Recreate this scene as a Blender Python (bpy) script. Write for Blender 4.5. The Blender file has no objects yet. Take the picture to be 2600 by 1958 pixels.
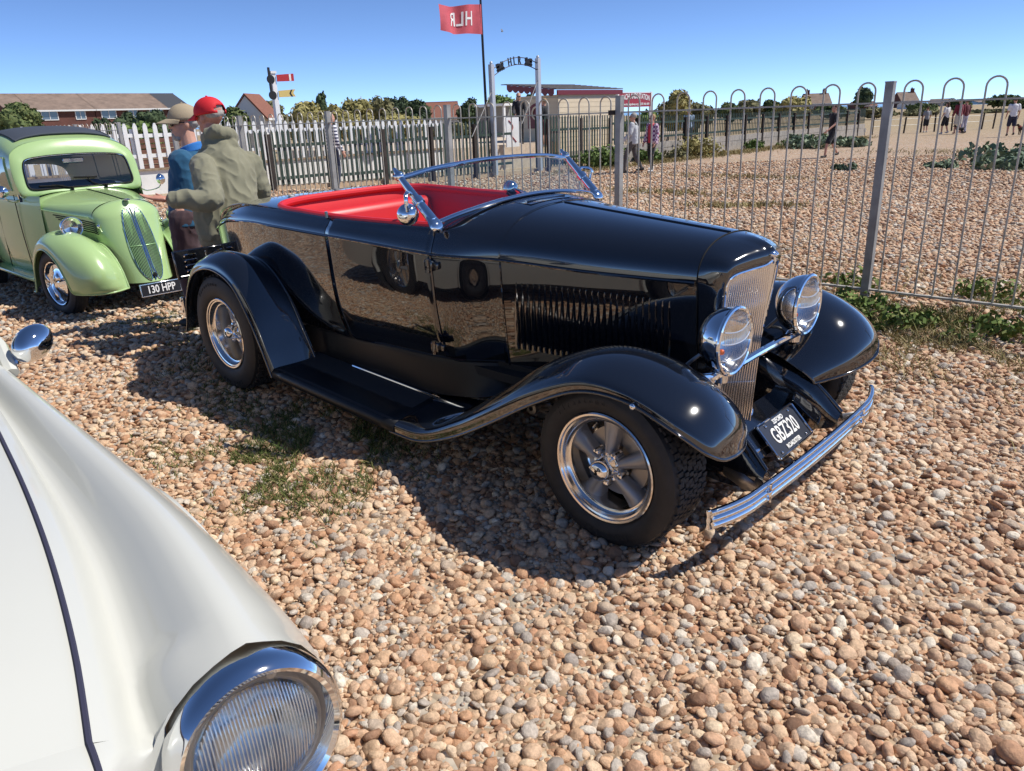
import bpy, bmesh, math, random
import numpy as np
from mathutils import Vector, Matrix
random.seed(7); rng = np.random.default_rng(11)
SC = bpy.context.scene; COL = SC.collection
# ---------------------------------------------------------------- camera
CAM = np.array([1.455, -2.731, 1.457])
RGT = np.array([0.7280, 0.6847, -0.0342]); UPV = np.array([-0.2057, 0.2656, 0.9419]); FWD = np.array([-0.6540, 0.6787, -0.3342])
cd = bpy.data.cameras.new('camera'); cam = bpy.data.objects.new('camera', cd); COL.objects.link(cam)
RGT /= np.linalg.norm(RGT); UPV -= RGT*(UPV@RGT); UPV /= np.linalg.norm(UPV); FWD = np.cross(UPV, RGT)
cam.matrix_world = Matrix(((RGT[0],UPV[0],-FWD[0],CAM[0]),(RGT[1],UPV[1],-FWD[1],CAM[1]),(RGT[2],UPV[2],-FWD[2],CAM[2]),(0,0,0,1)))
cd.sensor_width = 36; cd.lens = 26.762; cd.clip_start = .05; cd.clip_end = 20000
SC.camera = cam
SC.render.resolution_x = 1024; SC.render.resolution_y = 771
# ---------------------------------------------------------------- sky, sun, exposure
SUN = Vector((0.95, 0.89, 1.72)).normalized()
w = bpy.data.worlds.new('World'); SC.world = w; w.use_nodes = True
nt = w.node_tree; bg = nt.nodes['Background']
sky = nt.nodes.new('ShaderNodeTexSky'); sky.sky_type = 'NISHITA'; sky.sun_disc = False
sky.sun_elevation = math.asin(SUN.z); sky.sun_rotation = math.atan2(SUN.x, SUN.y)
sky.air_density = 0.32; sky.dust_density = 0.0; sky.ozone_density = 6.0; sky.altitude = 0
nt.links.new(sky.outputs[0], bg.inputs[0]); bg.inputs[1].default_value = 0.148
sd = bpy.data.lights.new('sun', 'SUN'); sd.energy = 4.0; sd.angle = math.radians(0.5); sd.color = (1, .955, .89)
so = bpy.data.objects.new('sun', sd); COL.objects.link(so); so.rotation_euler = SUN.to_track_quat('Z', 'Y').to_euler()
SC.view_settings.view_transform = 'Standard'; SC.view_settings.look = 'None'
SC.view_settings.exposure = 0.42; SC.view_settings.gamma = 1.0; SC.view_settings.use_curve_mapping = False
SC.cycles.use_denoising = True
SC.cycles.max_bounces = 10; SC.cycles.transparent_max_bounces = 24; SC.cycles.sample_clamp_indirect = 8
# ---------------------------------------------------------------- helpers
def ray_point(px, py, depth):                       # photograph pixel + distance along the view -> world point
    return CAM + depth*(FWD + RGT*(px-1300)/1932.8 - UPV*(py-979)/1932.8)
def sm(t): t = np.clip(t, 0, 1); return t*t*(3-2*t)
def ground_z(x, y):
    x = np.asarray(x, float); y = np.asarray(y, float)
    z = -.003*np.clip(x, -20, 20) + .0164*np.clip(y, -4, 3.3)
    return z - .13*sm((-x-3)/3) - .33*sm((y-3.3)/13)
def gz(x, y): return float(ground_z(x, y))
def finish(o, label=None, cat=None, group=None, kind=None):
    if label: o['label'] = label
    if cat: o['category'] = cat
    if group: o['group'] = group
    if kind: o['kind'] = kind
    return o
def empty(name, loc=(0,0,0), rot=(0,0,0), label=None, cat=None, group=None):
    o = bpy.data.objects.new(name, None); COL.objects.link(o); o.location = loc; o.rotation_euler = rot
    o.empty_display_size = .1
    return finish(o, label, cat, group)
def make_mesh(verts, faces, mats, smooth=True, angle=35, mi=None):
    m = bpy.data.meshes.new('m'); m.from_pydata([tuple(map(float, v)) for v in verts], [], [tuple(map(int, f)) for f in faces])
    for k in (mats if isinstance(mats, (list, tuple)) else [mats]): m.materials.append(k)
    if mi is not None: m.polygons.foreach_set('material_index', np.array(mi, dtype=np.int32))
    if smooth:
        m.polygons.foreach_set('use_smooth', np.ones(len(m.polygons), dtype=bool)); m.set_sharp_from_angle(angle=math.radians(angle))
    m.update(); return m
def link(name, mesh, parent=None, loc=None, rot=None, scale=None, **kw):
    mesh.name = name
    o = bpy.data.objects.new(name, mesh); COL.objects.link(o); o.parent = parent
    if loc is not None: o.location = loc
    if rot is not None: o.rotation_euler = rot
    if scale is not None: o.scale = scale
    return finish(o, **kw)
class MB:                                           # collects shapes for ONE mesh object
    def __init__(s): s.v = []; s.f = []; s.mi = []; s.cur = 0
    def add(s, verts, faces):
        b = len(s.v); s.v.extend([tuple(p) for p in verts])
        s.f.extend([tuple(b+i for i in f) for f in faces]); s.mi.extend([s.cur]*len(faces)); return s
    def grid(s, P, cu=False, cv=False, flip=False):
        P = np.asarray(P, float); n, m = P.shape[:2]; F = []
        for i in range(n if cu else n-1):
            for j in range(m if cv else m-1):
                a, b, c, d = i*m+j, i*m+(j+1) % m, ((i+1) % n)*m+(j+1) % m, ((i+1) % n)*m+j
                F.append((a, d, c, b) if flip else (a, b, c, d))
        return s.add(P.reshape(-1, 3), F)
    def box(s, c, d, R=None, taper=1.0):
        c = np.array(c, float); d = np.array(d, float)/2
        V = np.array([(x*(taper if z > 0 else 1), y*(taper if z > 0 else 1), z) for z in (-1, 1) for y in (-1, 1) for x in (-1, 1)])*d
        if R is not None: V = V@np.array(R).T
        return s.add(V+c, [(0,2,3,1),(4,5,7,6),(0,1,5,4),(2,6,7,3),(0,4,6,2),(1,3,7,5)])
    def tube(s, path, r, n=8, cap=True, closed=False, squash=None):
        P = np.asarray(path, float); k = len(P); r = np.broadcast_to(np.asarray(r, float), (k,))
        T = np.gradient(P, axis=0) if not closed else (np.roll(P, -1, 0)-np.roll(P, 1, 0))
        T /= np.linalg.norm(T, axis=1)[:, None]+1e-12
        a = np.array([0, 0, 1.]) if abs(T[0][2]) < .9 else np.array([1., 0, 0]); N = np.cross(T[0], a); N /= np.linalg.norm(N)
        rows = []; t = np.linspace(0, 2*np.pi, n, endpoint=False)
        for i in range(k):
            N = N-T[i]*(N@T[i]); N /= np.linalg.norm(N)+1e-12; B = np.cross(T[i], N)
            sx, sy = squash if squash else (1, 1)
            rows.append(P[i]+r[i]*(np.outer(np.cos(t)*sx, N)+np.outer(np.sin(t)*sy, B)))
        b = len(s.v); s.grid(np.array(rows), cu=closed, cv=True)
        if cap and not closed: s.add(rows[0], [tuple(range(n))]); s.add(rows[-1], [tuple(range(n))[::-1]])
        return s
    def lathe(s, prof, c=(0,0,0), axis=(0,0,1), n=32, a0=0, a1=2*np.pi):
        ax = np.array(axis, float); ax /= np.linalg.norm(ax)
        u = np.cross(ax, [0,0,1.] if abs(ax[2]) < .9 else [1.,0,0]); u /= np.linalg.norm(u); v = np.cross(ax, u)
        full = abs(a1-a0) > 6.28; t = np.linspace(a0, a1, n, endpoint=not full)
        P = np.array([[np.array(c)+ax*h+r*(math.cos(q)*u+math.sin(q)*v) for q in t] for r, h in prof])
        return s.grid(P, cv=full)
    def ball(s, c, r, n=12, m=8):
        r = np.broadcast_to(np.asarray(r, float), (3,)); P = [[(c[0]+r[0]*math.sin(a)*math.cos(b), c[1]+r[1]*math.sin(a)*math.sin(b), c[2]+r[2]*math.cos(a)) for b in np.linspace(0, 2*np.pi, n, endpoint=False)] for a in np.linspace(.02, np.pi-.02, m)]
        return s.grid(np.array(P), cv=True, flip=True)
    def mirror(s):
        b = len(s.v); s.v += [(x, -y, z) for x, y, z in s.v]; s.f += [tuple(b+i for i in f[::-1]) for f in s.f]; s.mi += s.mi; return s
    def flipped(s):                                  # mirrored copy in y
        q = MB(); q.v = [(x, -y, z) for x, y, z in s.v]; q.f = [f[::-1] for f in s.f]; q.mi = list(s.mi); return q
    def mesh(s, mats, smooth=True, angle=35): return make_mesh(s.v, s.f, mats, smooth, angle, s.mi if isinstance(mats, (list, tuple)) else None)
    def obj(s, name, mats, parent=None, smooth=True, angle=35, recalc=False, **kw):
        m = s.mesh(mats, smooth, angle)
        if recalc:
            b = bmesh.new(); b.from_mesh(m); bmesh.ops.remove_doubles(b, verts=b.verts, dist=1e-5); bmesh.ops.recalc_face_normals(b, faces=b.faces); b.to_mesh(m); b.free()
            if smooth: m.set_sharp_from_angle(angle=math.radians(angle))
        return link(name, m, parent, **kw)
def cr(pts, n, closed=False):                        # Catmull-Rom through points
    P = np.asarray(pts, float)
    if closed: P = np.vstack([P[-1], P, P[0], P[1]])
    else: P = np.vstack([2*P[0]-P[1], P, 2*P[-1]-P[-2]])
    k = len(P)-3; t = np.linspace(0, k, n, endpoint=not closed); i = np.minimum(t.astype(int), k-1); u = (t-i)[:, None]
    a, b, c, d = P[i], P[i+1], P[i+2], P[i+3]
    return .5*((2*b)+(-a+c)*u+(2*a-5*b+4*c-d)*u*u+(-a+3*b-3*c+d)*u**3)
def surf(G, n, m):                                   # control net -> dense smooth grid
    G = np.asarray(G, float)
    A = np.stack([cr(G[:, j], n) for j in range(G.shape[1])], 1)
    return np.stack([cr(A[i], m) for i in range(n)], 0)
def spl(xs, ys):                                     # smooth monotone-ish interpolation
    xs = np.array(xs, float); ys = np.array(ys, float); o = np.argsort(xs); xs, ys = xs[o], ys[o]
    h = np.diff(xs); dl = np.diff(ys)/h; d = np.zeros_like(xs)
    for i in range(1, len(xs)-1):
        if dl[i-1]*dl[i] > 0: w1 = 2*h[i]+h[i-1]; w2 = h[i]+2*h[i-1]; d[i] = (w1+w2)/(w1/dl[i-1]+w2/dl[i])
    d[0] = dl[0]; d[-1] = dl[-1]
    def f(x):
        x = np.clip(np.asarray(x, float), xs[0], xs[-1]); i = np.clip(np.searchsorted(xs, x)-1, 0, len(xs)-2); t = (x-xs[i])/h[i]
        return (2*t**3-3*t*t+1)*ys[i]+(t**3-2*t*t+t)*h[i]*d[i]+(-2*t**3+3*t*t)*ys[i+1]+(t**3-t*t)*h[i]*d[i+1]
    return f
def rotz(a): c, s = math.cos(a), math.sin(a); return np.array([[c,-s,0],[s,c,0],[0,0,1]])
def roty(a): c, s = math.cos(a), math.sin(a); return np.array([[c,0,s],[0,1,0],[-s,0,c]])
def rotx(a): c, s = math.cos(a), math.sin(a); return np.array([[1,0,0],[0,c,-s],[0,s,c]])
TMP = bpy.data.scenes.new('work')                     # small side scene for evaluating text and fused bodies; removed at the end
def evaluated(o):
    TMP.collection.objects.link(o); vl = TMP.view_layers[0]; vl.update(); return o.evaluated_get(vl.depsgraph)
def text_geo(s, size=1.0, depth=.004, sx=1.0, bold=0.0, shear=0.0, spacing=1.0):
    cu = bpy.data.curves.new('t', 'FONT'); cu.body = s; cu.size = size; cu.extrude = depth/2; cu.align_x = 'CENTER'; cu.align_y = 'CENTER'
    cu.offset = bold; cu.resolution_u = 3; cu.shear = shear; cu.space_character = spacing
    o = bpy.data.objects.new('t', cu); eo = evaluated(o)
    me = eo.to_mesh()
    V = np.array([v.co[:] for v in me.vertices]) if len(me.vertices) else np.zeros((0, 3)); F = [tuple(p.vertices) for p in me.polygons]
    eo.to_mesh_clear(); bpy.data.objects.remove(o); bpy.data.curves.remove(cu)
    if len(V): V[:, 0] *= sx
    return V, F
def copy_tree(o, parent=None):
    c = o.copy(); COL.objects.link(c); c.parent = parent
    for ch in [k for k in bpy.data.objects if k.parent == o]: copy_tree(ch, c)
    return c
def bevel(o, w, seg=2):
    m = o.modifiers.new('bevel', 'BEVEL'); m.width = w; m.segments = seg; m.limit_method = 'ANGLE'; m.angle_limit = math.radians(40); return o
def solid(o, t):
    m = o.modifiers.new('solid', 'SOLIDIFY'); m.thickness = t; m.offset = -1; return o
# ---------------------------------------------------------------- materials
def srgb(r, g, b): return tuple(((c/255)/12.92 if c/255 <= .04045 else ((c/255+.055)/1.055)**2.4) for c in (r, g, b))
def mat(name, col, rough=.5, metal=0., coat=0., spec=.5, var=0., vscale=8., bump=0., bscale=40., bdist=.01, sheen=0., emit=0., coatr=.03):
    m = bpy.data.materials.new(name); m.use_nodes = True; t = m.node_tree; p = t.nodes['Principled BSDF']
    p.inputs['Base Color'].default_value = (*col[:3], 1); p.inputs['Roughness'].default_value = rough; p.inputs['Metallic'].default_value = metal
    p.inputs['Coat Weight'].default_value = coat; p.inputs['Coat Roughness'].default_value = coatr; p.inputs['Specular IOR Level'].default_value = spec
    if sheen: p.inputs['Sheen Weight'].default_value = sheen
    if var or bump: tc = t.nodes.new('ShaderNodeTexCoord')
    if var:
        n = t.nodes.new('ShaderNodeTexNoise'); n.inputs['Scale'].default_value = vscale; n.inputs['Detail'].default_value = 5; n.inputs['Roughness'].default_value = .6
        t.links.new(tc.outputs['Object'], n.inputs['Vector'])
        r = t.nodes.new('ShaderNodeMapRange'); r.inputs[1].default_value = .3; r.inputs[2].default_value = .7; r.inputs[3].default_value = 1-var; r.inputs[4].default_value = 1+var
        t.links.new(n.outputs[0], r.inputs[0])
        mx = t.nodes.new('ShaderNodeVectorMath'); mx.operation = 'SCALE'; mx.inputs[0].default_value = col[:3]; t.links.new(r.outputs[0], mx.inputs['Scale']); t.links.new(mx.outputs[0], p.inputs['Base Color'])
    if bump:
        n2 = t.nodes.new('ShaderNodeTexNoise'); n2.inputs['Scale'].default_value = bscale; n2.inputs['Detail'].default_value = 3
        t.links.new(tc.outputs['Object'], n2.inputs['Vector'])
        b = t.nodes.new('ShaderNodeBump'); b.inputs['Strength'].default_value = bump; b.inputs['Distance'].default_value = bdist
        t.links.new(n2.outputs[0], b.inputs['Height']); t.links.new(b.outputs[0], p.inputs['Normal'])
    return m
def glass_mat(name, tint=(.9, .95, .95), refl=1.0, rough=.01, wave=0., wscale=60.):
    m = bpy.data.materials.new(name); m.use_nodes = True; t = m.node_tree; t.nodes.remove(t.nodes['Principled BSDF']); N = t.nodes.new; L = t.links.new
    out = t.nodes['Material Output']; tr = N('ShaderNodeBsdfTransparent'); gl = N('ShaderNodeBsdfGlossy'); mx = N('ShaderNodeMixShader'); ge = N('ShaderNodeNewGeometry')
    tr.inputs[0].default_value = (*tint, 1); gl.inputs['Roughness'].default_value = rough; gl.inputs[0].default_value = (refl, refl, refl, 1)
    dt = N('ShaderNodeVectorMath'); dt.operation = 'DOT_PRODUCT'; L(ge.outputs['Incoming'], dt.inputs[0]); L(ge.outputs['Normal'], dt.inputs[1])
    ab = N('ShaderNodeMath'); ab.operation = 'ABSOLUTE'; L(dt.outputs['Value'], ab.inputs[0]); om = N('ShaderNodeMath'); om.operation = 'SUBTRACT'; om.inputs[0].default_value = 1; L(ab.outputs[0], om.inputs[1])
    pw = N('ShaderNodeMath'); pw.operation = 'POWER'; L(om.outputs[0], pw.inputs[0]); pw.inputs[1].default_value = 5
    ma = N('ShaderNodeMath'); ma.operation = 'MULTIPLY_ADD'; L(pw.outputs[0], ma.inputs[0]); ma.inputs[1].default_value = .92; ma.inputs[2].default_value = .075
    L(ma.outputs[0], mx.inputs[0]); L(tr.outputs[0], mx.inputs[1]); L(gl.outputs[0], mx.inputs[2]); L(mx.outputs[0], out.inputs[0])
    if wave:
        tc = N('ShaderNodeTexCoord'); wv = N('ShaderNodeTexWave'); wv.bands_direction = 'Y'; wv.inputs['Scale'].default_value = wscale; wv.inputs['Distortion'].default_value = .6
        bu = N('ShaderNodeBump'); bu.inputs['Strength'].default_value = wave; bu.inputs['Distance'].default_value = .02
        L(tc.outputs['Object'], wv.inputs[0]); L(wv.outputs[0], bu.inputs['Height']); L(bu.outputs[0], gl.inputs['Normal'])
    return m
M = {}
M['black'] = mat('black_paint', (.006, .007, .010), .10, 0, 1.0, coatr=.004); M['black'].node_tree.nodes['Principled BSDF'].inputs['Coat IOR'].default_value = 1.95; M['black'].node_tree.nodes['Principled BSDF'].inputs['Specular IOR Level'].default_value = .2
M['satin'] = mat('satin_black_paint', (.010, .011, .013), .34, 0, .0, spec=.3)
M['chrome'] = mat('chrome', (.86, .87, .88), .05, 1.0)
M['alu'] = mat('polished_aluminium', (.80, .78, .75), .13, 1.0)
M['spoke'] = mat('grey_spoke', (.34, .335, .33), .36, .5)
M['steel'] = mat('brushed_steel', (.35, .34, .33), .4, .9)
M['rubber'] = mat('tyre_rubber', (.018, .018, .019), .62, var=.25, vscale=30)
M['tread'] = mat('tyre_tread', (.034, .033, .032), .8, var=.3, vscale=60)
M['rbmat'] = mat('ribbed_mat', (.028, .030, .034), .62, bump=.2, bscale=120, bdist=.003)
M['red'] = mat('red_leather', (.62, .018, .022), .42, bump=.12, bscale=220, bdist=.002)
M['dark'] = mat('dark_underside', (.012, .012, .012), .8)
M['seam'] = mat('dark_seam', (.002, .002, .002), .9)
M['grille'] = mat('grille_bar', (.80, .77, .74), .18, 1.0)
M['whiteletter'] = mat('white_letter', (.78, .78, .76), .5)
M['platebg'] = mat('plate_navy', (.018, .024, .042), .35)
M['ivory'] = mat('ivory_paint', (.555, .555, .50), .3, 0, .6)
M['green'] = mat('pale_green_paint', (.37, .525, .225), .25, 0, .7)
M['roofcloth'] = mat('blue_grey_roof_cloth', (.045, .055, .075), .75, bump=.1, bscale=300)
M['lens'] = glass_mat('headlamp_lens', (.93, .95, .96), .9, .03, wave=.5, wscale=24)
M['glass'] = glass_mat('window_glass', (.80, .90, .92), 1.0, .004)
M['glassdark'] = glass_mat('smoked_glass', (.35, .42, .45), 1.0, .004)
M['amber'] = mat('amber_bulb', (.8, .12, .02), .3)
M['galv'] = mat('galvanised_steel', (.47, .43, .36), .5, .35, var=.25, vscale=7)
M['galvpost'] = mat('galvanised_post', (.33, .325, .31), .55, .3, var=.25, vscale=6)
M['darkgreen'] = mat('dark_green_paint', (.028, .05, .035), .55, var=.35, vscale=3)
M['postwood'] = mat('tarred_post', (.035, .025, .02), .8, var=.4, vscale=5)
M['white'] = mat('white_gloss_paint', (.78, .78, .76), .4, var=.06, vscale=4)
M['whitewall'] = mat('whitewashed_wall', (.74, .74, .71), .8, var=.12, vscale=3, bump=.3, bscale=20)
M['concrete'] = mat('concrete_block', (.34, .31, .27), .9, var=.2, vscale=6, bump=.3, bscale=30)
M['cream'] = mat('cream_board', (.72, .60, .42), .55, var=.06, vscale=3)
M['maroon'] = mat('maroon_paint', (.16, .018, .026), .4)
M['signred'] = mat('sign_red', (.34, .03, .045), .4)
# ---------------------------------------------------------------- ground: one sheet of shingle, turf patches in its colour
def ground_mat():
    m = bpy.data.materials.new('shingle'); m.use_nodes = True; t = m.node_tree; N = t.nodes.new; L = t.links.new; p = t.nodes['Principled BSDF']
    g = N('ShaderNodeNewGeometry'); sep = N('ShaderNodeSeparateXYZ'); L(g.outputs['Position'], sep.inputs[0])
    vo = N('ShaderNodeTexVoronoi'); vo.inputs['Scale'].default_value = 17; vo.inputs['Randomness'].default_value = 1; L(g.outputs['Position'], vo.inputs['Vector'])
    cr_ = N('ShaderNodeValToRGB'); e = cr_.color_ramp.elements
    for i, (po, c) in enumerate([(0, (.30, .18, .11)), (.25, (.58, .37, .23)), (.45, (.66, .48, .32)), (.62, (.46, .29, .18)), (.78, (.70, .56, .40)), (.9, (.42, .38, .33)), (1, (.72, .63, .50))]):
        el = e[i] if i < 2 else e.new(po); el.position = po; el.color = (*c, 1)
    wn = N('ShaderNodeSeparateColor'); L(vo.outputs['Color'], wn.inputs[0]); L(wn.outputs[0], cr_.inputs[0])
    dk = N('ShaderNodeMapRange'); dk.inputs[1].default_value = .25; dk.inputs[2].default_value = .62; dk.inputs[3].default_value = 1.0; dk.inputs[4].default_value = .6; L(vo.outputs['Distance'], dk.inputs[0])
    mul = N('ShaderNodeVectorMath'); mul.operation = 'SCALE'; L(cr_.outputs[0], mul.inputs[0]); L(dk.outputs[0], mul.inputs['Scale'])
    # dry turf patches
    def noise(sc, de=6, ro=.6):
        n = N('ShaderNodeTexNoise'); n.inputs['Scale'].default_value = sc; n.inputs['Detail'].default_value = de; n.inputs['Roughness'].default_value = ro; L(g.outputs['Position'], n.inputs['Vector']); return n
    n1 = noise(.35, 8, .68); n2 = noise(4, 6, .7); n3 = noise(30, 4, .7)
    tur = N('ShaderNodeValToRGB'); te = tur.color_ramp.elements; te[0].position = .3; te[0].color = (.17, .14, .065, 1); te[1].position = .7; te[1].color = (.50, .38, .21, 1); L(n2.outputs[0], tur.inputs[0])
    tm = N('ShaderNodeMapRange'); tm.inputs[1].default_value = .52; tm.inputs[2].default_value = .66; L(n1.outputs[0], tm.inputs[0])
    ad = N('ShaderNodeMath'); ad.operation = 'MULTIPLY_ADD'; L(n3.outputs[0], ad.inputs[0]); ad.inputs[1].default_value = 1.6; ad.inputs[2].default_value = -.5
    mm = N('ShaderNodeMath'); mm.operation = 'MULTIPLY'; mm.use_clamp = True; L(tm.outputs[0], mm.inputs[0]); L(ad.outputs[0], mm.inputs[1])
    # the land beyond the beach is dry grass
    fa = N('ShaderNodeMapRange'); fa.inputs[1].default_value = 34; fa.inputs[2].default_value = 60; L(sep.outputs['Y'], fa.inputs[0])
    fb = N('ShaderNodeMapRange'); fb.inputs[1].default_value = -15; fb.inputs[2].default_value = -22; L(sep.outputs['X'], fb.inputs[0])
    fm = N('ShaderNodeMath'); fm.operation = 'MAXIMUM'; L(fa.outputs[0], fm.inputs[0]); L(fb.outputs[0], fm.inputs[1])
    fn = N('ShaderNodeMath'); fn.operation = 'MULTIPLY'; L(fm.outputs[0], fn.inputs[0]); fn.inputs[1].default_value = .75
    f2 = N('ShaderNodeMath'); f2.operation = 'MAXIMUM'; L(mm.outputs[0], f2.inputs[0]); L(fn.outputs[0], f2.inputs[1])
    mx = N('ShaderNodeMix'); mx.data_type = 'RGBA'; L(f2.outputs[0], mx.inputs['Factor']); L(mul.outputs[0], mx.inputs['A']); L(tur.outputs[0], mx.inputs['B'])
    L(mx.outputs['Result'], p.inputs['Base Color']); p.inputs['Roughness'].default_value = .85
    b = N('ShaderNodeBump'); b.inputs['Strength'].default_value = .9; b.inputs['Distance'].default_value = .03; b.invert = True; L(vo.outputs['Distance'], b.inputs['Height']); L(b.outputs[0], p.inputs['Normal'])
    return m
M['shingle'] = ground_mat()
xs = np.concatenate([np.linspace(-2500, -60, 12), np.linspace(-40, -22, 7), np.arange(-20, 8, .5), np.linspace(9, 40, 8), np.linspace(80, 2500, 8)])
ys = np.concatenate([np.linspace(-2500, -40, 8), np.linspace(-25, -8, 5), np.arange(-7, 26, .5), np.linspace(27, 90, 16), np.linspace(120, 290, 6)])
X, Y = np.meshgrid(xs, ys, indexing='ij'); Z = ground_z(X, Y)
near = (np.abs(X+5) < 14) & (Y > -8) & (Y < 26)
Z = Z + np.where(near, .012*np.sin(X*2.3+Y*1.7)*np.sin(Y*2.9-X*.8), 0)-.013
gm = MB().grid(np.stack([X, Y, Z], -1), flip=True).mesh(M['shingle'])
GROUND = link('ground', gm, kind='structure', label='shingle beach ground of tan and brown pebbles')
def sea_mat():
    m = mat('sea_water', (.02, .06, .08), .12, bump=.4, bscale=.4, bdist=.4); return m
sea = MB().grid(np.array([[(-9000, 280, -1.6), (9000, 280, -1.6)], [(-9000, 9000, -1.6), (9000, 9000, -1.6)]]), flip=True).obj('sea', sea_mat(), kind='structure', label='strip of pale sea on the horizon')
# ---------------------------------------------------------------- pebbles
def pebble_mat():
    m = bpy.data.materials.new('pebble_stone'); m.use_nodes = True; t = m.node_tree; N = t.nodes.new; L = t.links.new; p = t.nodes['Principled BSDF']
    oi = N('ShaderNodeObjectInfo'); r = N('ShaderNodeValToRGB'); e = r.color_ramp.elements; r.color_ramp.interpolation = 'LINEAR'
    pal = [(0, (.22, .12, .07)), (.06, (.39, .22, .13)), (.16, (.56, .315, .175)), (.28, (.66, .455, .285)), (.42, (.60, .395, .255)), (.54, (.76, .59, .40)), (.63, (.53, .285, .165)), (.72, (.70, .50, .325)), (.83, (.37, .315, .265)), (.90, (.56, .48, .395)), (.96, (.82, .72, .57)), (1, (.44, .385, .325))]
    for i, (po, c) in enumerate(pal):
        el = e[i] if i < 2 else e.new(po); el.position = po; el.color = (*c, 1)
    L(oi.outputs['Random'], r.inputs[0])
    tc = N('ShaderNodeTexCoord'); n = N('ShaderNodeTexNoise'); n.inputs['Scale'].default_value = 1.6; n.inputs['Detail'].default_value = 7; n.inputs['Roughness'].default_value = .7
    va = N('ShaderNodeVectorMath'); va.operation = 'ADD'; co = N('ShaderNodeCombineXYZ'); s = N('ShaderNodeMath'); s.operation = 'MULTIPLY'; s.inputs[1].default_value = 97
    L(oi.outputs['Random'], s.inputs[0]); L(s.outputs[0], co.inputs[0]); L(s.outputs[0], co.inputs[2]); L(tc.outputs['Object'], va.inputs[0]); L(co.outputs[0], va.inputs[1]); L(va.outputs[0], n.inputs['Vector'])
    mr = N('ShaderNodeMapRange'); mr.inputs[1].default_value = .3; mr.inputs[2].default_value = .7; mr.inputs[3].default_value = .62; mr.inputs[4].default_value = 1.3; L(n.outputs[0], mr.inputs[0])
    mu = N('ShaderNodeVectorMath'); mu.operation = 'SCALE'; L(r.outputs[0], mu.inputs[0]); L(mr.outputs[0], mu.inputs['Scale']); L(mu.outputs[0], p.inputs['Base Color'])
    p.inputs['Roughness'].default_value = .6; p.inputs['Specular IOR Level'].default_value = .3
    b = N('ShaderNodeBump'); b.inputs['Strength'].default_value = .35; b.inputs['Distance'].default_value = .25; L(n.outputs[0], b.inputs['Height']); L(b.outputs[0], p.inputs['Normal'])
    return m
M['pebble'] = pebble_mat()
def pebble_mesh(seed):
    r = np.random.default_rng(seed); b = bmesh.new(); bmesh.ops.create_icosphere(b, subdivisions=2, radius=1)
    K = r.normal(size=(5, 3))*1.5; ph = r.uniform(0, 6, 5); sc = np.array([1, r.uniform(.58, .95), r.uniform(.34, .62)])
    cuts = [(lambda d: d/np.linalg.norm(d))(r.normal(size=3)) for _ in range(3)]; lim = r.uniform(.68, .9, 3)
    for v in b.verts:
        c = np.array(v.co); d = 1+sum(.07*math.sin(K[i]@c+ph[i]) for i in range(5)); c = c*d
        for q, l in zip(cuts, lim):
            h = c@q
            if h > l: c = c-q*(h-l)*.75
        v.co = Vector(c*sc)
    m = bpy.data.meshes.new('pebble'); b.to_mesh(m); b.free(); m.materials.append(M['pebble'])
    m.polygons.foreach_set('use_smooth', np.ones(len(m.polygons), dtype=bool)); return m
PEB = [pebble_mesh(100+i) for i in range(12)]
def project(P):
    q = P-CAM; d = q@FWD; return 1300+1932.8*(q@RGT)/np.maximum(d, .01), 979-1932.8*(q@UPV)/np.maximum(d, .01), d
def scatter(cell, dmin, dmax, rlo, rhi, zk, seed):
    r = np.random.default_rng(seed); gx = np.arange(-16, 4.5, cell); gy = np.arange(-3.2, 30, cell)
    A, B = np.meshgrid(gx, gy, indexing='ij'); A = A.ravel()+r.uniform(-.5, .5, A.size)*cell; B = B.ravel()+r.uniform(-.5, .5, B.size)*cell
    P = np.stack([A, B, ground_z(A, B)], 1); u, v, d = project(P)
    k = (d > dmin) & (d < dmax) & (u > -350) & (u < 2950) & (v < 2300)
    P = P[k]; d = d[k]; n = len(P)
    rad = rlo+(rhi-rlo)*r.beta(1.6, 3.2, n)
    P[:, 2] += -.02+rad*zk+r.uniform(-.25, .35, n)*rad+.012*np.sin(P[:, 0]*2.3+P[:, 1]*1.7)*np.sin(P[:, 1]*2.9-P[:, 0]*.8)
    rot = np.stack([r.normal(0, .38, n), r.normal(0, .38, n), r.uniform(0, 6.28, n)], 1)
    return P, rad, rot
sets = [scatter(.0265, 1.0, 5.2, .010, .035, .45, 1), scatter(.0175, 1.0, 4.0, .006, .013, 1.0, 2), scatter(.047, 5.2, 9.5, .018, .036, .55, 3), scatter(.075, 9.5, 15, .025, .045, .5, 4), scatter(.125, 15, 27, .03, .06, .4, 5)]
PP = np.concatenate([s[0] for s in sets]); PR = np.concatenate([s[1] for s in sets]); PT = np.concatenate([s[2] for s in sets])
# keep them out of the solid lower bodies and wheels
u, v, d = project(PP); size = PR/np.maximum(d, .5); inview = (u > 0) & (u < 2600) & (v > 0) & (v < 1958)
vis = inview & ~((u < 860) & (v > 900+(u-0)*.95)) & ~((PP[:, 0] > -3.3) & (PP[:, 0] < .45) & (np.abs(PP[:, 1]) < .8))
order = np.argsort(-np.where(vis, size, 0)); big = np.zeros(len(PP), bool); big[order[:300]] = True
for i in order[:300]:
    o = bpy.data.objects.new('pebble', PEB[i % 12]); COL.objects.link(o); o.parent = GROUND; o.location = PP[i]; o.rotation_euler = PT[i]; o.scale = (PR[i],)*3
pc = bpy.data.collections.new('pebble_shapes')
for i, m in enumerate(PEB):
    pc.objects.link(bpy.data.objects.new('pebble_shape', m))
pm = bpy.data.meshes.new('shingle_stones'); K = ~big; n = int(K.sum()); pm.from_pydata([tuple(p) for p in PP[K]], [], [])
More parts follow.
